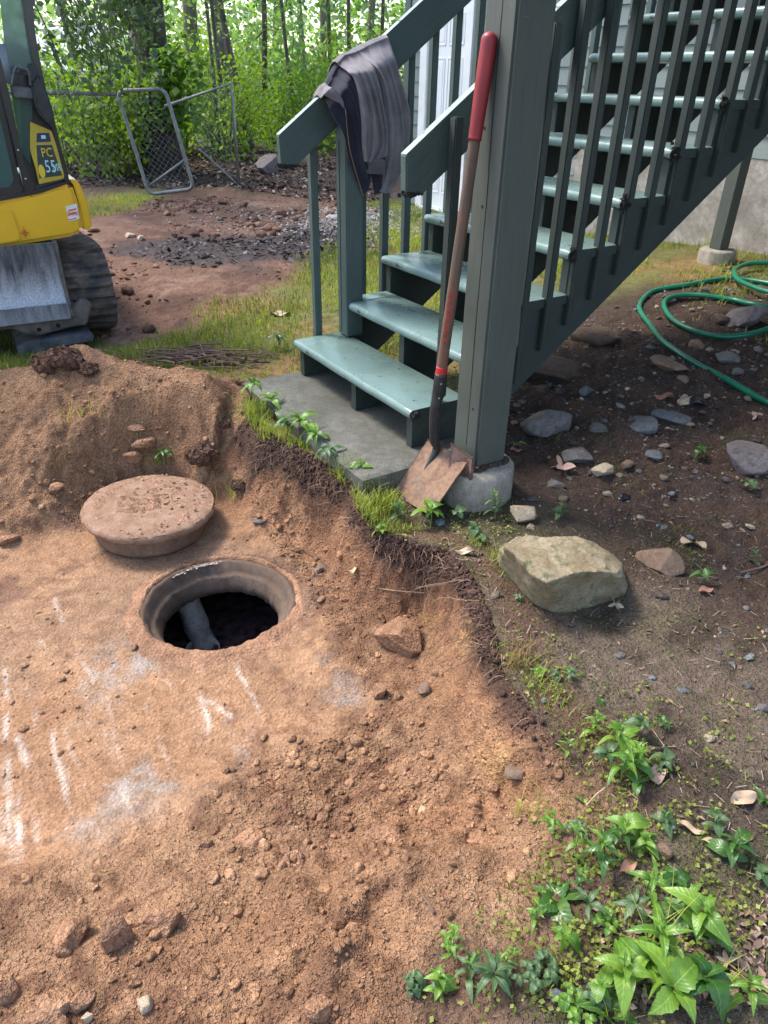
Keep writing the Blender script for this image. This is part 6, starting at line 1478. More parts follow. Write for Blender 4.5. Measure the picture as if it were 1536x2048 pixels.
for i, (u, v, y_, k, lab) in enumerate(SH):
    r = np.random.default_rng(700 + i); o = PR[k] if k not in used_ else copy_tree(PR[k]); used_.add(k)
    b = px_y(u, v, y_); s_ = r.uniform(.85, 1.3); o.location = (b[0], b[1], hgt([b[0]], [b[1]])[0]); o.rotation_euler = (0, 0, r.uniform(0, 6.28)); o.scale = (s_, s_, s_ * r.uniform(.9, 1.3)); tag(o, lab, 'shrub', 'shrubs of the wood edge')
# --- far wood: reads as one mass
r = np.random.default_rng(9); C_ = []
for k in range(900):
    y_ = r.uniform(24, 60); x_ = r.uniform(-.75, .35) * y_; C_.append((x_, y_, r.uniform(0, 1) ** 1.25 * 7.5))
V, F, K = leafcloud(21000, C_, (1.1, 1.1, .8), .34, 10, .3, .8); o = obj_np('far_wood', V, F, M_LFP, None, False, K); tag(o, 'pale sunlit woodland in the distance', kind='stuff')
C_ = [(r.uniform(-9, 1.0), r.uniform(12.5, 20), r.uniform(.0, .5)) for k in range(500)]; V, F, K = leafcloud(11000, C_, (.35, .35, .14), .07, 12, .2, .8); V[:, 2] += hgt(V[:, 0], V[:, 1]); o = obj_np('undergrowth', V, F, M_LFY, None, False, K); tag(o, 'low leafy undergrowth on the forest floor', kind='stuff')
# --- leaf litter
M_LIT = None
n = NT('dry_leaf_litter'); at_ = n.n('ShaderNodeAttribute', attribute_name='Col'); n.set(at_.outputs['Color'], .8, **{'Specular_IOR_Level': .3}); M_LIT = n.m
def litter(name, px, py, size, pal, label, lift=.01):
    nL = len(px); r = rng; P = np.stack([px, py, hgt(px, py) + lift], 1); an = r.uniform(0, 6.28, nL); L = size * r.uniform(.5, 1.4, nL); tl = r.normal(0, .35, (nL, 2)); D = np.stack([np.cos(an), np.sin(an), tl[:, 0]], 1); S = np.stack([-np.sin(an), np.cos(an), tl[:, 1]], 1)
    V = np.stack([P - D * L[:, None] * .5, P + S * L[:, None] * .28 + [0, 0, .15 * size], P + D * L[:, None] * .5, P - S * L[:, None] * .28 + [0, 0, .15 * size]], 1).reshape(-1, 3); pal = np.array(pal); c = pal[r.integers(0, len(pal), nL)] * r.uniform(.6, 1.3, (nL, 1)); o = obj_np(name, V, np.arange(4 * nL).reshape(-1, 4), M_LIT, None, False, np.repeat(c, 4, 0)); tag(o, label, kind='stuff'); return o
px = rng.uniform(-8, 0, 9000); py = rng.uniform(9.3, 13.5, 9000); k = py + .6 * fbm(px, py, .8, 2, 5) > 9.8; litter('leaf_litter', px[k], py[k], .07, [(.10, .06, .045), (.16, .10, .07), (.06, .04, .035), (.30, .24, .2)], 'dead leaves under the trees')
px = rng.uniform(-3, 0, 3000); py = rng.uniform(5.6, 8.2, 3000); k = (np.exp(-(((px + 1.2) / 1.0) ** 2 + ((py - 6.6) / .6) ** 2)) + np.exp(-(((px + .45) / .45) ** 2 + ((py - 7.1) / .6) ** 2))) > rng.uniform(.2, 1, 3000); litter('dark_mulch', px[k], py[k], .05, [(.05, .04, .04), (.10, .085, .08), (.17, .155, .15)], 'dark mulch raked over the far soil', .015)
# --- grass
M_GR = leafmat('grass_blades', (.13, .17, .03), (.42, .44, .10), .45, .5)
def grass(name, px, py, h, label, w=.0022, mat=None, lean=.5, hue=None):
    nB = len(px); r = rng; z_ = hgt(px, py); h = h * r.uniform(.45, 1.35, nB); an = r.uniform(0, 6.28, nB); d_ = np.stack([np.cos(an), np.sin(an)], 1); ln = r.uniform(.1, 1, nB) * lean; S = np.stack([-d_[:, 1], d_[:, 0]], 1) * (w * r.uniform(.7, 1.5, nB))[:, None]
    P0 = np.stack([px, py, z_ - .004], 1)
    def at_h(q): return P0 + np.concatenate([d_ * (h * ln * q * q)[:, None], (h * (q - .25 * ln * q * q))[:, None]], 1)
    S3 = np.concatenate([S, np.zeros((nB, 1))], 1); m1 = at_h(.5); V = np.stack([P0 - S3, P0 + S3, m1 + S3 * .8, m1 - S3 * .8, at_h(1.0)], 1).reshape(-1, 3); i = np.arange(nB)[:, None] * 5
    K = np.repeat((r.random(nB) if hue is None else hue), 5)[:, None] * np.ones((1, 3)); o = obj_np(name, V, [i + np.array([[3, 2, 4]]), i + np.array([[0, 1, 2, 3]])], mat or M_GR, None, False, K); tag(o, label, kind='stuff'); return o
# lawn between the stairs and the far soil
N = 90000; u_ = rng.uniform(-4.5, 1.0, N); v_ = 3.0 + rng.random(N) ** 1.3 * 6.5; d, rz, rw = rimdist(u_, v_); s_, t_ = ST(np.stack([u_, v_], -1)); dmk = dirtmask(u_, v_)
k = (d < -.12 - .2 * (rz > .02)) & (rng.random(N) < (1 - dmk) * np.clip(.65 + 1.2 * fbm(u_, v_, 2.2, 3, 401), .05, 1)) & ((t_ < -.06) | (s_ > 3.3)) & (v_ < 9.6); px, py = u_[k], v_[k]; print('lawn', len(px))
hue = np.clip(.5 + .9 * fbm(px, py, 1.5, 3, 405) + rng.normal(0, .2, len(px)), 0, 1); grass('lawn_grass', px, py, .045 + .03 * np.clip(fbm(px, py, 1.2, 2, 407), 0, 1), 'patchy short grass of the lawn', .0028, hue=hue)
N = 16000; kk = rng.integers(0, 1, N); u_ = rng.uniform(-3.5, .8, N); v_ = rng.uniform(3.2, 8.5, N); m = (fbm(u_, v_, 1.6, 3, 411) > .12); d, rz, rw = rimdist(u_, v_); s_, t_ = ST(np.stack([u_, v_], -1)); m &= (d < -.3) & (dirtmask(u_, v_) < .4) & (t_ < -.06); M_DEAD = leafmat('dead_grass', (.22, .12, .035), (.36, .22, .08), .2, .7); grass('dead_grass', u_[m], v_[m], .05, 'orange brown dead grass in the lawn', .003, M_DEAD, 1.0)
# turf strip along the slab and the rim of the cut
def rimstrip(n, i0, i1, lo, hi):
    out = []; R_ = RIM[i0:i1]; k = rng.integers(0, len(R_) - 1, n); q = rng.random(n); P = R_[k, :2] * (1 - q[:, None]) + R_[k + 1, :2] * q[:, None]; T_ = R_[k + 1, :2] - R_[k, :2]; T_ /= np.linalg.norm(T_, axis=1)[:, None] + 1e-9; Nn = np.stack([T_[:, 1], -T_[:, 0]], 1); return P, Nn
u_ = rng.uniform(-.75, .6, 110000); v_ = rng.uniform(.5, 3.4, 110000); d, rz, rw = rimdist(u_, v_); s_, t_ = ST(np.stack([u_, v_], -1)); onpad = (s_ > -.28) & (s_ < .36) & (t_ > -.06) & (t_ < 1.13)
m = (rw < .33) & (d < .015) & (d > -.17) & ~onpad & ((t_ < 1.4) | (rng.random(110000) < .16)) & (rng.random(110000) < np.clip((t_ < 1.35) * .42 + .16 + 1.3 * fbm(u_, v_, 6, 3, 421), 0, 1) * 1.0); hue = np.clip(.55 + .8 * fbm(u_[m], v_[m], 5, 2, 422) + rng.normal(0, .25, m.sum()), 0, 1); print('rim grass', m.sum())
grass('rim_grass', u_[m], v_[m], np.where(t_[m] < 1.25, .050, .030) * np.clip(.75 + 1.5 * fbm(u_[m], v_[m], 9, 3, 425), .25, 1.9), 'grass growing on the edge of the cut', .0016, lean=.9, hue=hue)
# sparse moss and fine grass on the right-hand soil
N = 60000; s_ = rng.uniform(-.9, 1.4, N); t_ = rng.uniform(1.15, 3.6, N); P = S0[:2] + np.outer(s_, A3[:2]) + np.outer(t_, W3[:2]); u_, v_ = P.T; d, rz, rw = rimdist(u_, v_)
m = (d < -.02) & (v_ > .35) & (rng.random(N) < np.clip(-.10 + 1.3 * fbm(u_, v_, 3.5, 3, 431) + .25 * ss(.3, -.6, s_), 0, .8)); print('moss', m.sum()); M_MOSS = leafmat('moss_grass', (.06, .10, .02), (.17, .22, .05), .3, .6); grass('moss_and_seedling_grass', u_[m], v_[m], .016, 'thin moss and seedling grass on the bare soil', .0013, M_MOSS, 1.2)
# moss under the second step
mo = gp(748, 690); px = rng.normal(mo[0], .12, 2500); py = rng.normal(mo[1] + .05, .12, 2500); grass('moss_cushion', px, py, .022, 'moss cushion under the stairs', .0018, M_MOSS, .6)
# grass by the foundation and far footing
N = 16000; s_ = rng.uniform(2.3, 3.85, N); t_ = rng.uniform(-2.6, 2.6, N); P = S0[:2] + np.outer(s_, A3[:2]) + np.outer(t_, W3[:2]); m = rng.random(N) < np.clip(.35 + 1.1 * fbm(P[:, 0], P[:, 1], 1.8, 3, 441) - .5 * ss(.6, 2.2, t_) + .5 * ss(3.2, 3.8, s_), 0, 1); grass('foundation_grass', P[m, 0], P[m, 1], .055, 'grass along the foundation wall', .003, lean=.9)
# pine needles and straw on the right-hand soil
N = 5200; s_ = rng.uniform(-1.0, 1.6, N); t_ = rng.uniform(1.3, 3.7, N); P = S0[:2] + np.outer(s_, A3[:2]) + np.outer(t_, W3[:2]); d, rz, rw = rimdist(P[:, 0], P[:, 1]); m = (d < -.01) & (P[:, 1] > .35) & (rng.random(N) < np.clip(.4 + fbm(P[:, 0], P[:, 1], 2.5, 2, 451), .1, 1)); P = P[m]; z_ = hgt(P[:, 0], P[:, 1]) + .004; an = rng.uniform(0, 6.28, len(P)); L = rng.uniform(.008, .04, len(P)); D = np.stack([np.cos(an) * L, np.sin(an) * L, rng.normal(0, .15, len(P)) * L], 1); S = np.stack([-np.sin(an), np.cos(an), 0 * an], 1) * .0007; B = np.concatenate([P, z_[:, None]], 1)
V = np.stack([B - S, B + S, B + D + S, B + D - S], 1).reshape(-1, 3); pal = np.array([(.30, .22, .15), (.18, .12, .08), (.40, .33, .26), (.10, .065, .05)]); c = np.repeat(pal[rng.integers(0, 4, len(P))], 4, 0); o = obj_np('straw_litter', V, np.arange(4 * len(P)).reshape(-1, 4), M_LIT, None, False, c); tag(o, 'needles, straw and bits of bark on the soil', kind='stuff')
# small chips of dead leaf
m = rng.random(len(P)) < .35; litter('leaf_chips', P[m, 0], P[m, 1], .016, [(.17, .10, .07), (.26, .17, .12), (.09, .06, .045)], 'broken bits of dead leaf on the soil', .004)
# ------------------------------------------------------------------ broad-leaved weeds: every leaf its own part
def leafshape(kind, seed=0):
    """unit leaf along +X, folded and arched"""
    nL = 11; V = []; W_ = {'lance': .155, 'oval': .27, 'round': .40, 'serr': .34, 'broad': .50, 'strap': .075}[kind]
    for i in range(nL):
        q = i / (nL - 1)
        if kind in ('lance', 'strap'): w = W_ * math.sin(math.pi * q ** .8) ** .9
        elif kind == 'round': w = W_ * math.sqrt(max(0, 1 - (2 * q - 1) ** 2))
        elif kind == 'broad': w = W_ * (math.sin(math.pi * q ** .55) ** .8)
        else: w = W_ * math.sin(math.pi * q ** .75) ** .85
        if kind in ('serr', 'broad'): w *= 1 + .14 * (i % 2) * (-1)
        arch = (-.34 - .12 * seed) * q * q + (.16 + .06 * seed) * math.sin(math.pi * q)
        V += [(q, -w, arch + w * .20 + .03 * math.sin(q * 9)), (q, -w * .5, arch + w * .06 + .008), (q, 0, arch), (q, w * .5, arch + w * .06 + .008), (q, w, arch + w * .20 - .03 * math.sin(q * 8))]
    F = [[i * 5 + j, (i + 1) * 5 + j, (i + 1) * 5 + j + 1, i * 5 + j + 1] for i in range(nL - 1) for j in range(4)]; return np.array(V), np.array(F)
def weedmat(name, c, c2, rough=.38):
    n = NT(name); v = n.co(); sp = n.n('ShaderNodeSeparateXYZ', {0: v}); oi = n.n('ShaderNodeObjectInfo'); ay = n.math('ABSOLUTE', sp.outputs['Y'])
    vein = n.math('SINE', n.math('MULTIPLY', n.math('SUBTRACT', sp.outputs['X'], n.math('MULTIPLY', ay, .9)), 55.0)); a = n.mix(oi.outputs['Random'], c, c2); a = n.mix(n.ramp(ay, [(.0, (.6, .6, .6)), (.022, (0, 0, 0))]), a, tuple(min(1, x * 1.7 + .03) for x in c2)); a = n.mix(1.0, a, n.ramp(n.noise(v, 4, 4), [(.3, (.75, .8, .75)), (.7, (1.2, 1.15, 1.1))]), 'MULTIPLY')
    n.set(a, rough, **{'Specular_IOR_Level': .5}); n.bump(vein, .10, .02)
    tr = n.n('ShaderNodeBsdfTranslucent', {'Color': n.mix(1.0, a, (1.2, 1.4, .5), 'MULTIPLY')}); mx = n.n('ShaderNodeMixShader', {0: .35}); n.t.links.new(n.b.outputs[0], mx.inputs[1]); n.t.links.new(tr.outputs[0], mx.inputs[2]); n.t.links.new(mx.outputs[0], n.out.inputs[0]); return n.m
M_WB = weedmat('bright_weed_leaf', (.085, .19, .028), (.18, .31, .045)); M_WD = weedmat('deep_green_weed_leaf', (.035, .105, .022), (.08, .17, .04), .3); M_WG = weedmat('dull_green_weed_leaf', (.06, .12, .05), (.11, .18, .075), .45); M_ST = simple('weed_stem', (.14, .20, .06), .6, .2, 20); M_STR = simple('reddish_weed_stem', (.13, .06, .045), .6, .2, 20)
LM = {}
def leafmesh(kind, mat):
    k = (kind, mat.name, rnd.randrange(4))
    if k not in LM:
        V, F = leafshape(kind, k[2] - 1); V[:, 1] = V[:, 1] * (.85 + .1 * k[2]) + .05 * (k[2] - 1.5) * V[:, 0] ** 2; LM[k] = mesh_np('leaf', V, F, mat, True)
    return LM[k]
def putleaf(me, parent, P, az, el, L, roll=0.0):
    o = bpy.data.objects.new('leaf', me); mw = Matrix.Translation(tuple(P)) @ Matrix.Rotation(az, 4, 'Z') @ Matrix.Rotation(-el, 4, 'Y') @ Matrix.Rotation(roll, 4, 'X') @ Matrix.Scale(L, 4); return put(o, parent, mw)
def weed(u, v, hpx, lpx, n, kind, mat, label, seed, style='pairs', name='weed', lean=None, top=True):
    r = np.random.default_rng(seed); P = gp(u, v); dist = (P - CP) @ fw; h = hpx / FPX * dist * 1.15; L = lpx / FPX * dist * .80; t_ = tag(empty(name, tuple(P)), label, 'weed')
    ln = np.array(lean if lean else (r.normal(0, .12), r.normal(0, .12))); tip = P + np.array([ln[0] * h, ln[1] * h, h]); mid = (P + tip) / 2 + np.array([r.normal(0, .06) * h, r.normal(0, .06) * h, 0]); Q = spline([P - [0, 0, .01], mid, tip], 5)
    if style != 'rosette': V, F = tube(Q, np.linspace(.0022, .0011, len(Q)) * max(.6, min(1.5, L / .06)), 6); obj_np('stem', V, F, M_ST if seed % 2 else M_STR, t_, True)
    a0 = r.uniform(0, 6.28)
    for i in range(n):
        if style == 'pairs': q = .25 + .75 * ((i // 2) + .6) / (n / 2 + .2); az = a0 + (i % 2) * math.pi + (i // 2) * 1.45 + r.normal(0, .2); sc_ = .65 + .35 * math.sin(math.pi * min(1, q)) + .15 * r.random(); el = .15 + .35 * q + r.normal(0, .15)
        elif style == 'whorl': q = .8 + .2 * r.random(); az = a0 + i * 6.283 / n + r.normal(0, .2); sc_ = r.uniform(.6, 1.15); el = .2 + r.normal(0, .28)
        elif style == 'spiral': q = .2 + .8 * (i + .5) / n; az = a0 + i * 2.4 + r.normal(0, .2); sc_ = 1.1 - .45 * q; el = .3 + .35 * q + r.normal(0, .12)
        else: q = 0.02; az = a0 + i * 6.283 / n + r.normal(0, .2); sc_ = r.uniform(.7, 1.2); el = .45 + r.normal(0, .2)
        p = Q[min(len(Q) - 1, int(q * (len(Q) - 1)))]; putleaf(leafmesh(kind, mat), t_, p, az, el, L * sc_ * r.uniform(.75, 1.15), r.normal(0, .3))
    if top and style in ('pairs', 'spiral'):
        for i in range(3): putleaf(leafmesh('lance', M_WB), t_, Q[-1], a0 + i * 2.2, r.uniform(.7, 1.2), L * r.uniform(.3, .55))
    return t_
W_ = [
 (1228, 1500, 60, 48, 8, 'oval', M_WB, 'bright seedling with oval leaves nearest the top of the weed bed', 'pairs'),
 (1243, 1560, 82, 62, 8, 'lance', M_WB, 'upright weed spreading two long bright leaves to its sides', 'pairs'),
 (1128, 1508, 38, 42, 5, 'lance', M_WB, 'thin sprig leaning out over the cut bank', 'spiral'),
 (1193, 1395, 14, 34, 2, 'oval', M_WD, 'two single dark oval leaves lying on bare soil', 'rosette'),
 (1324, 1455, 14, 24, 5, 'oval', M_WD, 'tiny dark seedling alone on the bare soil', 'whorl'),
 (1150, 1590, 12, 52, 1, 'oval', M_WD, 'single drooping dark leaf at the pit edge', 'rosette'),
 (1320, 1530, 22, 40, 6, 'oval', M_WG, 'dull green seedling right of the upright weed', 'whorl'),
 (1112, 1802, 60, 100, 5, 'serr', M_WD, 'dark toothed weed hanging over the pit edge', 'rosette'),
 (1190, 1738, 86, 76, 7, 'lance', M_WD, 'long leaved deep green weed beside the toothed one', 'spiral'),
 (1140, 1720, 74, 44, 6, 'lance', M_WB, 'tall thin light sprig between toothed and long leaved weeds', 'spiral'),
 (1252, 1672, 34, 52, 7, 'oval', M_WB, 'bright rosette on the green moss cushion', 'whorl'),
 (1292, 1700, 30, 40, 8, 'oval', M_WB, 'compact bright seedling touching the moss rosette', 'pairs'),
 (1170, 1822, 34, 54, 5, 'lance', M_WG, 'star shaped weed with five spread leaves on dark soil', 'whorl'),
 (1290, 1792, 72, 62, 6, 'lance', M_WB, 'bright weed with three big leaves in the middle of the bed', 'pairs'),
 (1348, 1770, 24, 58, 5, 'serr', M_WD, 'low dark weed right of the middle bright one', 'whorl'),
 (1318, 1905, 82, 82, 8, 'lance', M_WB, 'large weed with broad shining leaves, left of the biggest clump', 'pairs'),
 (1398, 1880, 84, 84, 8, 'oval', M_WB, 'large bright weed with big oval leaves reaching right', 'pairs'),
 (1118, 1880, 34, 50, 6, 'serr', M_WB, 'small star shaped bright weed above the bluish stone', 'whorl'),
 (975, 1985, 56, 76, 9, 'lance', M_WG, 'pale dusty rosette of long leaves at the bottom pit edge', 'whorl'),
 (912, 1930, 100, 44, 10, 'lance', M_WB, 'tall light green weed with thin leaves at the pit edge', 'spiral'),
 (1010, 1930, 50, 34, 6, 'lance', M_WB, 'yellowish sprig behind the dusty rosette', 'spiral'),
 (1066, 2020, 14, 40, 2, 'round', M_WB, 'seedling with two round shiny leaves at the bottom edge', 'rosette'),
 (1228, 1965, 84, 66, 8, 'oval', M_WB, 'bright weed with a tall tip above the clover', 'pairs'),
 (1188, 1990, 40, 40, 6, 'round', M_WB, 'round leaved seedling left of the tall tipped weed', 'whorl'),
 (1330, 2010, 70, 100, 7, 'serr', M_WB, 'big coarse toothed leaves filling the bottom right', 'whorl'),
 (1225, 2035, 60, 88, 4, 'serr', M_WD, 'dark toothed leaf hanging at the bottom edge', 'rosette'),
 (1490, 2005, 60, 84, 7, 'lance', M_WB, 'sprawling weed with long leaves in the bottom right corner', 'spiral'),
 (1462, 1720, 52, 56, 8, 'oval', M_WD, 'dark leafy weed near the right edge with drooping leaves', 'pairs'),
 (1530, 1602, 30, 44, 4, 'lance', M_WD, 'dark weed cut by the right edge of the view', 'rosette'),
 (1520, 1758, 20, 30, 5, 'round', M_WG, 'little round leaved weed at the right edge', 'whorl'),
 (1428, 1660, 50, 38, 7, 'oval', M_WG, 'dull weed just above the dark leafy one', 'pairs'),
 (862, 1050, 34, 50, 8, 'oval', M_WB, 'bright low weed at the tip of the shovel blade', 'whorl'),
 (800, 1042, 30, 30, 6, 'oval', M_WG, 'dull weed left of the shovel tip', 'pairs'),
 (757, 1070, 24, 24, 6, 'oval', M_WB, 'yellow green sprout on the rim of the cut', 'pairs'),
 (915, 1045, 24, 28, 5, 'round', M_WG, 'dull round leaved weed between blade and footing', 'whorl'),
 (990, 1040, 54, 26, 9, 'oval', M_WG, 'upright weed growing against the round footing', 'pairs'),
 (1030, 1150, 18, 18, 6, 'round', M_WG, 'tiny weed at the left corner of the big boulder', 'whorl'),
 (946, 1070, 16, 20, 6, 'round', M_WG, 'creeping seedling in front of the footing', 'whorl'),
 (965, 1085, 14, 18, 6, 'round', M_WG, 'second creeping seedling nearer the boulder', 'whorl'),
 (1038, 1200, 10, 18, 4, 'oval', M_WG, 'pair of small leaves below the big boulder', 'whorl'),
 (1112, 885, 22, 18, 4, 'lance', M_WG, 'pale sprout in front of the grey angular block', 'pairs'),
 (1118, 1040, 26, 28, 5, 'oval', M_WG, 'small weed right of the fist sized stone', 'pairs'),
 (1028, 900, 12, 26, 4, 'lance', M_WB, 'green sprout behind the thick post', 'whorl'),
 (1400, 915, 16, 28, 5, 'serr', M_WD, 'small dark weed by the purplish rock', 'whorl'),
 (1494, 978, 16, 26, 5, 'round', M_WG, 'round leaved weed below the purplish rock', 'whorl'),
 (1402, 1165, 20, 32, 4, 'oval', M_WD, 'dark two leaved weed on the slope right of the boulder', 'whorl'),
 (1508, 1130, 26, 20, 6, 'oval', M_WG, 'weed near the right edge beside a buried root', 'pairs'),
 (1175, 1215, 18, 20, 5, 'lance', M_WB, 'tiny sprout under the right end of the big boulder', 'whorl'),
 (1315, 1720 - 170, 0.1 + 12, 22, 3, 'oval', M_WG, 'faint seedling in the mossy soil', 'whorl'),
 (330, 930, 26, 34, 8, 'lance', M_WD, 'small weed on the turf ledge behind the lid', 'whorl'),
 (500, 800, 34, 40, 6, 'oval', M_WB, 'bright weed at the left corner of the slab', 'whorl'),
 (545, 835, 34, 46, 8, 'lance', M_WB, 'narrow leaved weed along the slab edge', 'whorl'),
 (600, 880, 44, 56, 10, 'lance', M_WB, 'starry bright weed halfway along the slab edge', 'whorl'),
 (632, 905, 40, 52, 9, 'lance', M_WB, 'second starry weed next to the halfway one', 'whorl'),
 (572, 872, 30, 44, 6, 'oval', M_WG, 'dull weed drooping over the cut below the slab', 'whorl'),
 (655, 930, 36, 42, 8, 'lance', M_WG, 'weed near the front corner of the slab', 'whorl'),
 (720, 960, 34, 34, 6, 'oval', M_WB, 'weed just off the front corner of the slab', 'pairs'),
 (1262, 1530, 60, 48, 8, 'oval', M_WB, 'crowded seedling right behind the upright weed', 'pairs'),
 (1208, 1540, 50, 44, 8, 'oval', M_WG, 'dull leafy seedling left of the upright weed', 'whorl'),
 (1275, 1590, 30, 44, 7, 'serr', M_WD, 'low dark leaves under the two spreading long leaves', 'whorl'),
 (1225, 1700, 60, 64, 7, 'lance', M_WD, 'shiny dark weed between long leaved weed and moss rosette', 'spiral'),
 (1150, 1770, 40, 50, 6, 'lance', M_WD, 'narrow leaves standing before the toothed weed', 'spiral'),
 (1260, 1840, 50, 60, 7, 'lance', M_WG, 'dull long leaves below the middle bright weed', 'whorl'),
 (1360, 1830, 60, 62, 8, 'lance', M_WB, 'bright clump linking the two large weeds', 'pairs'),
 (1290, 1960, 60, 84, 8, 'serr', M_WB, 'toothed bright leaves left of the coarse clump', 'whorl'),
 (1395, 1975, 60, 90, 7, 'serr', M_WD, 'toothed dark leaves right of the coarse clump', 'whorl'),
 (940, 1960, 50, 56, 8, 'lance', M_WG, 'dusty long leaves left of the pale dusty rosette', 'spiral'),
 (1185, 1470, 44, 40, 8, 'lance', M_WB, 'narrow leaved seedling touching the topmost bright seedling', 'spiral'),
 (1275, 1470, 34, 34, 8, 'oval', M_WG, 'soft green seedling at the upper right of the weed bed', 'whorl'),
 (1095, 1660, 40, 36, 7, 'lance', M_WB, 'small bright weed on the pit edge above the toothed one', 'pairs'),
 (1330, 1650, 34, 36, 7, 'oval', M_WG, 'dull seedling between moss rosette and upright stone', 'pairs'),
 (1065, 1850, 40, 40, 7, 'lance', M_WB, 'bright weed on dark soil left of the star shaped one', 'spiral'),
 (880, 1985, 50, 40, 8, 'oval', M_WB, 'leafy bright weed at the left end of the weed fringe', 'pairs'),
 (600, 715, 26, 28, 8, 'oval', M_WD, 'dark weed in the lawn beside the first step', 'whorl'),
 (555, 700, 22, 26, 7, 'oval', M_WD, 'leafy weed in the lawn left of the first step', 'whorl'),
]
for i, (u, v, h_, l_, n_, k_, m_, lab, st_) in enumerate(W_): weed(u, v, h_, l_, n_, k_, m_, lab, 1000 + i, st_)
# fine low growth between the weeds
r = np.random.default_rng(61); C_ = []
for (u0, v0, su, sv, n_) in ((1220, 1520, 75, 45, 60), (1180, 1720, 80, 60, 70), (1280, 1880, 110, 80, 110), (1090, 1960, 110, 50, 70), (1420, 1800, 70, 120, 50), (640, 930, 90, 60, 0), (1060, 1350, 60, 50, 26), (960, 1080, 50, 22, 30), (1450, 1500, 60, 120, 24)):
    for _ in range(n_):
        P = at(r.normal(u0, su), r.normal(v0, sv), -.15)
        if rimdist([P[0]], [P[1]])[0][0] < .0: C_.append((P[0], P[1], 0))
V, F, K = leafcloud(2800, C_, (.016, .016, .006), .0105, 62, .1, .8); B_ = V.reshape(-1, 4, 3)[:, 0, :]; V[:, 2] = V[:, 2] - np.repeat(B_[:, 2], 4) + np.repeat(hgt(B_[:, 0], B_[:, 1]) + .004 + .014 * r.random(len(B_)), 4)
o = obj_np('seedling_carpet', V, F, M_GR, None, False, K); tag(o, 'tiny seedlings and low herbs between the weeds', kind='stuff')
# clover
LM2 = {}
def clover(u, v, npl, rad, label, seed):
    r = np.random.default_rng(seed); P = gp(u, v); dist = (P - CP) @ fw; R_ = rad / FPX * dist; t_ = tag(empty('clover', tuple(P)), label, 'clover'); me = leafmesh('round', M_WG if seed % 3 else M_WB); mb = MB()
    for i in range(npl):
        a_ = r.uniform(0, 6.28); q = math.sqrt(r.random()); x_, y_ = P[0] + R_ * q * math.cos(a_), P[1] + R_ * q * math.sin(a_); z0_ = hgt([x_], [y_])[0]; hh = r.uniform(.012, .035); c_ = np.array([x_, y_, z0_ + hh]); mb.tube(np.array([[x_ + r.normal(0, .006), y_, z0_], c_]), .0006, 4, False); az = r.uniform(0, 6.28)
        for k in range(3): putleaf(me, t_, c_, az + k * 2.094, .12, .0135 * r.uniform(.8, 1.2))
    mb.build('stems', M_ST, t_); tag(t_.children[-1], kind='stuff')
for i, (u, v, n_, rr, lab) in enumerate([(845, 1975, 9, 30, 'clover patch on the pit edge left of the dusty rosette'), (905, 1890, 4, 16, 'few clover leaves below the tall light weed'), (1040, 1960, 10, 34, 'clover between dusty rosette and round leaved seedling'), (1085, 1950, 8, 26, 'clover above the bluish stone'), (1150, 2030, 12, 34, 'clover at the bottom edge right of the bluish stone'), (1255, 1940, 8, 24, 'clover right of the tall tipped weed'), (1180, 2000, 8, 24, 'clover around the round leaved seedling'), (1080, 1345, 6, 26, 'clover in bare soil halfway up'), (1125, 1360, 6, 20, 'second clover beside the halfway one'), (1340, 1850, 7, 30, 'clover under the big oval leaves'), (1205, 1860, 6, 20, 'clover above the tall tipped weed'), (1150, 1665, 5, 18, 'clover beside the moss rosette')]): clover(u, v, n_, rr, lab, 2000 + i)
# tall grass stems and tufts
def tuft(u, v, n_, hpx, label, seed, mat=M_GR, w=.0024, spread=.02, lean=.5):
    r = np.random.default_rng(seed); P = gp(u, v); dist = (P - CP) @ fw; h = hpx / FPX * dist * 1.15; mb = MB(); K = []
    V = []; F = []
    for i in range(n_):
        a_ = r.uniform(0, 6.28); d_ = np.array([math.cos(a_), math.sin(a_), 0]); S = np.array([-d_[1], d_[0], 0]) * w; b = P + np.array([r.normal(0, spread), r.normal(0, spread), -.004]); hh = h * r.uniform(.5, 1.1); l_ = r.uniform(.15, 1) * lean; m0 = len(V)
        for q in (0, .35, .7, 1): c = b + d_ * hh * l_ * q * q + np.array([0, 0, hh * (q - .35 * l_ * q * q)]); V += [c - S * (1 - q * .9), c + S * (1 - q * .9)]
        for j in range(3): F.append([m0 + 2 * j, m0 + 2 * j + 1, m0 + 2 * j + 3, m0 + 2 * j + 2])
    o = obj_np('grass_tuft', np.array(V), np.array(F), mat, None, False, np.full((len(V), 3), r.uniform(.3, .9))); tag(o, label, 'grass tuft')
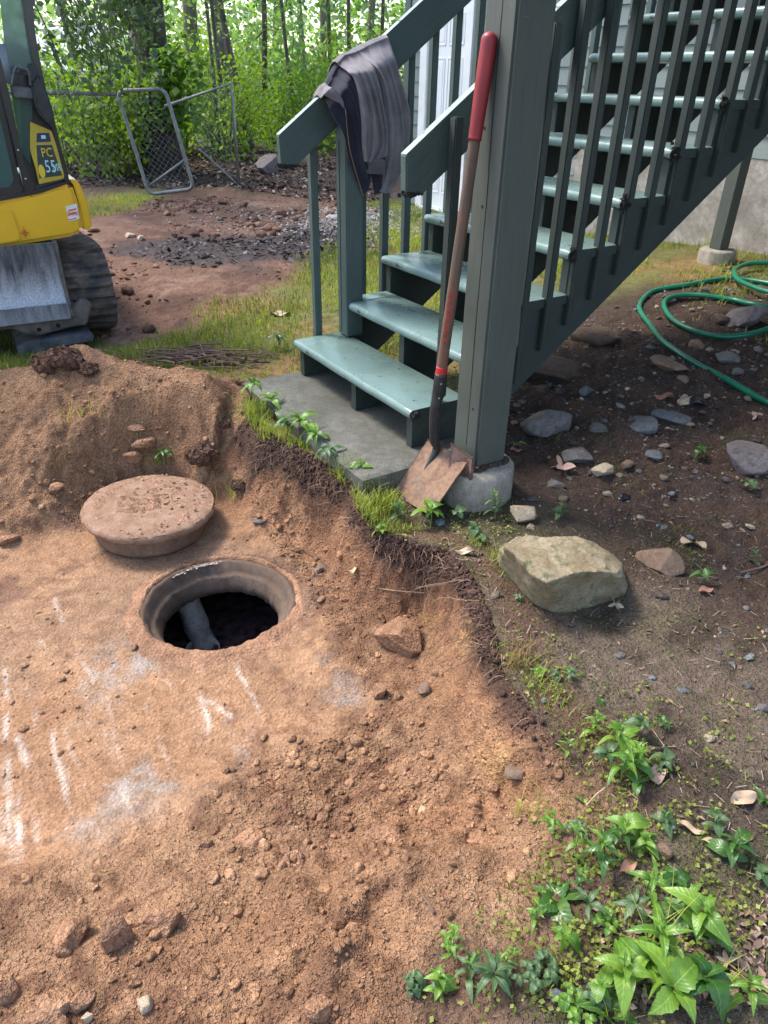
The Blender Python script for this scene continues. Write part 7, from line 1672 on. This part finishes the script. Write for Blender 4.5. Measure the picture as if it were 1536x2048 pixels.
TU = [(118, 925, 26, 46, 'pale withered grass tuft on the slope left of the lid'), (168, 830, 26, 40, 'grass tuft sticking out of the spoil heap high on the left'), (466, 992, 40, 46, 'green grass clump fallen into the pit right of the lid'), (322, 925, 30, 40, 'grass tuft on the turf ledge above the lid'), (455, 836, 22, 26, 'small grass tuft on a sod at the right of the heap'), (395, 925, 24, 22, 'straw tuft right of the turf ledge'), (510, 830, 70, 60, 'long grass at the left corner of the slab'), (560, 868, 60, 42, 'grass fringe beside the middle of the slab'), (690, 950, 70, 56, 'long thin grass at the front corner of the slab'), (735, 985, 60, 50, 'grass left of the shovel blade'), (1025, 1330, 50, 60, 'pale thin grass hanging over the cut halfway down'), (1070, 1370, 40, 46, 'dull grass on bare soil right of the hanging grass'), (1110, 1410, 34, 34, 'small bluish green tuft above the weed bed'), (1305, 1900, 12, 150, 'few tall green grass blades standing in the weed bed'), (1060, 1625, 16, 70, 'thin blades arching over the pit edge'), (950, 1090, 40, 26, 'low fine grass in front of the footing'), (1000, 1120, 40, 30, 'low fine grass left of the big boulder'), (775, 1020, 50, 40, 'fine grass beside the rim below the slab'), (1225, 2040, 26, 60, 'blades at the bottom edge among the clover'), (1440, 1960, 20, 70, 'blades right of the coarse toothed leaves'), (1280, 1560, 24, 40, 'fine grass behind the dry curled leaf'), (1150, 545, 40, 36, 'grass tuft seen under the stair stringer'), (1420, 500, 60, 40, 'grass around the small footing by the wall')]
for i, (u, v, n_, h_, lab) in enumerate(TU): tuft(u, v, n_, h_, lab, 3000 + i, M_DEAD if 'withered' in lab or 'straw' in lab or 'pale thin' in lab else M_GR, .0015 if v < 1500 else .0018, .022 if v > 900 else .035, .9)
# dry leaves lying about: the big lobed oak leaf and single blades
M_DRY = {'tan': simple('dry_leaf_tan', (.42, .30, .20), .6, .25, 14, .3, 40), 'brown': simple('dry_leaf_brown', (.26, .13, .085), .6, .3, 14, .3, 40), 'pink': simple('dry_leaf_pinkish', (.36, .23, .19), .55, .2, 14, .3, 40), 'yellow': simple('dry_leaf_yellowish', (.45, .38, .20), .6, .2, 14)}
def dryleaf(u, v, lpx, kind, label, az, seed, lob=False, wr=.32):
    P = gp(u, v); L = lpx / FPX * ((P - CP) @ fw); r = np.random.default_rng(seed); m = 60; V = [(0, 0, 0)]; 
    for k in range(m):
        a_ = 2 * math.pi * k / m; rad = (.5 if not lob else .5 * (.26 + .74 * abs(abs((a_ * 5 / (2 * math.pi) * 2) % 2 - 1)) ** 1.3)); x_ = rad * math.cos(a_); y_ = rad * math.sin(a_) * (wr * 2 if not lob else .85); V.append((x_, y_, .10 * abs(y_) * 2 + .10 * math.sin(a_ * 3 + seed)))
    V = np.array(V) * L; F = np.array([[0, 1 + k, 1 + (k + 1) % m] for k in range(m)]); o = obj_np('dry_leaf', V, F, M_DRY[kind], None, True, None, Matrix.Translation((P[0], P[1], P[2] + .012)) @ Matrix.Rotation(az, 4, 'Z') @ Matrix.Rotation(r.normal(0, .2), 4, 'X')); tag(o, label, 'dry leaf')
for i, (u, v, l_, k_, lab, az, lob) in enumerate([(1123, 937, 70, 'pink', 'large lobed dry oak leaf in front of the grey stone', .5, True), (1312, 1556, 52, 'pink', 'curled pinkish dry leaf right of the upright weed', 1.0, False), (1385, 1092, 50, 'tan', 'long tan dry leaf right of the earth covered rock', -.5, False), (1484, 1602, 56, 'tan', 'tan dry leaf near the right edge', .2, False), (1378, 1662, 50, 'tan', 'pale strip of dead leaf left of the dark leafy weed', -.5, False), (1420, 1690, 40, 'tan', 'second pale dead leaf just below the strip', -.2, False), (1255, 1748 - 8, 44, 'brown', 'reddish brown curled leaf under the middle bright weed', .6, False), (1250, 1494, 30, 'brown', 'small brown dead leaf among the top seedlings', 0, False), (710, 1143, 34, 'yellow', 'narrow yellowish leaf on the dirt above the big pit rock', .9, False), (1450, 1930, 50, 'tan', 'tan dead leaf among weeds at the lower right', .3, True), (1440, 1990, 44, 'brown', 'brown dead leaf at the bottom right', 1.2, True), (1410, 1185, 30, 'brown', 'orange brown leaf below the dark two leaved weed', .2, False), (1230, 1215, 40, 'tan', 'broken dry leaf under the right end of the big boulder', .9, True), (930, 1108, 44, 'tan', 'straw coloured splinter in front of the footing', .1, False), (1328, 798, 44, 'brown', 'curled brown leaf above the slates', .2, False), (1510, 836, 40, 'pink', 'dry leaf at the right edge above the purplish rock', .4, True), (760, 955, 40, 'brown', 'brown dead leaf below the slab front edge', .2, False), (1030, 905, 26, 'brown', 'brown leaf behind the thick post', .1, False), (560, 632, 40, 'tan', 'pale dead leaf lying in the lawn', .1, False), (1370, 800, 30, 'tan', 'bit of dead leaf beside the egg shaped pebble', .5, False)]): dryleaf(u, v, l_, k_, lab, az, 4000 + i, lob, .16 if 'narrow' in lab or 'splinter' in lab or 'strip' in lab else .26)
# pale leaf litter thick at the lower right
N = 500; u_ = rng.uniform(1180, 1536, N); v_ = rng.uniform(1850, 2048, N); P = np.array([at(a_, b_, -.17) for a_, b_ in zip(u_, v_)]); litter('pale_leaf_litter', P[:, 0], P[:, 1], .020, [(.34, .24, .18), (.22, .14, .10), (.12, .08, .06)], 'flat dead leaves beneath the weeds', .004)
# twigs: brush pile by the slab and single sticks
mb = MB(); c = gp(400, 722)
for i in range(110):
    a_ = rng.normal(-.35, .5); L = rng.uniform(.08, .28); p = c + np.array([rng.normal(0, .16), rng.normal(0, .07), rng.uniform(.005, .05)]); d_ = np.array([math.cos(a_), math.sin(a_) * .6, rng.normal(0, .12)]); mb.tube(np.array([p - d_ * L / 2, p + [0, 0, .006], p + d_ * L / 2]), rng.uniform(.002, .006), 5, False)
tag(mb.build('brush_pile', simple('twigs', (.17, .10, .07), .85, .4, 20, .3), None), 'heap of small dead twigs on the grass left of the stairs', kind='stuff')
M_STK = simple('stick_bark', (.12, .075, .055), .85, .4, 20, .3)
def stick(L, r_, label, lift=.006, mat=None):
    P = [gp(u, v) + np.array([0, 0, lift]) for u, v in L]; V, F = tube(spline(P, 6), r_, 6); tag(obj_np('stick', V, F, mat or M_STK, None, True), label, 'stick')
stick([(330, 705), (400, 712), (450, 730), (505, 748)], .004, 'long thin twig running from the brush pile to the slab', .03)
stick([(740, 1178), (790, 1185), (855, 1190)], .0022, 'thin reddish root lying above the big pit rock', .008, M_ROOT2)
stick([(670, 1160), (640, 1120), (600, 1100), (575, 1112)], .002, 'thin dark root on the bank right of the lid', .008)
stick([(1170, 1622), (1190, 1600), (1208, 1586)], .0016, 'pale straight straw at the pit edge above the weeds', .02, M_DRY['tan'])
stick([(845, 1795), (858, 1812), (868, 1830)], .003, 'short brown twig at the lower pit edge', .006)
stick([(1400, 650 - 80), (1440, 560), (1500, 556)], .004, 'stick lying beyond the hose coil', .01)
stick([(1280, 1430), (1330, 1500), (1360, 1560)], .0011, 'long fine straw across the mossy soil', .006, M_DRY['tan'])
stick([(1480, 1150), (1520, 1140), (1545, 1128)], .004, 'dark root near the right edge', .01)
print('objects', len(bpy.data.objects), 'tris', sum(len(m.loops) - 2 * len(m.polygons) for m in bpy.data.meshes))
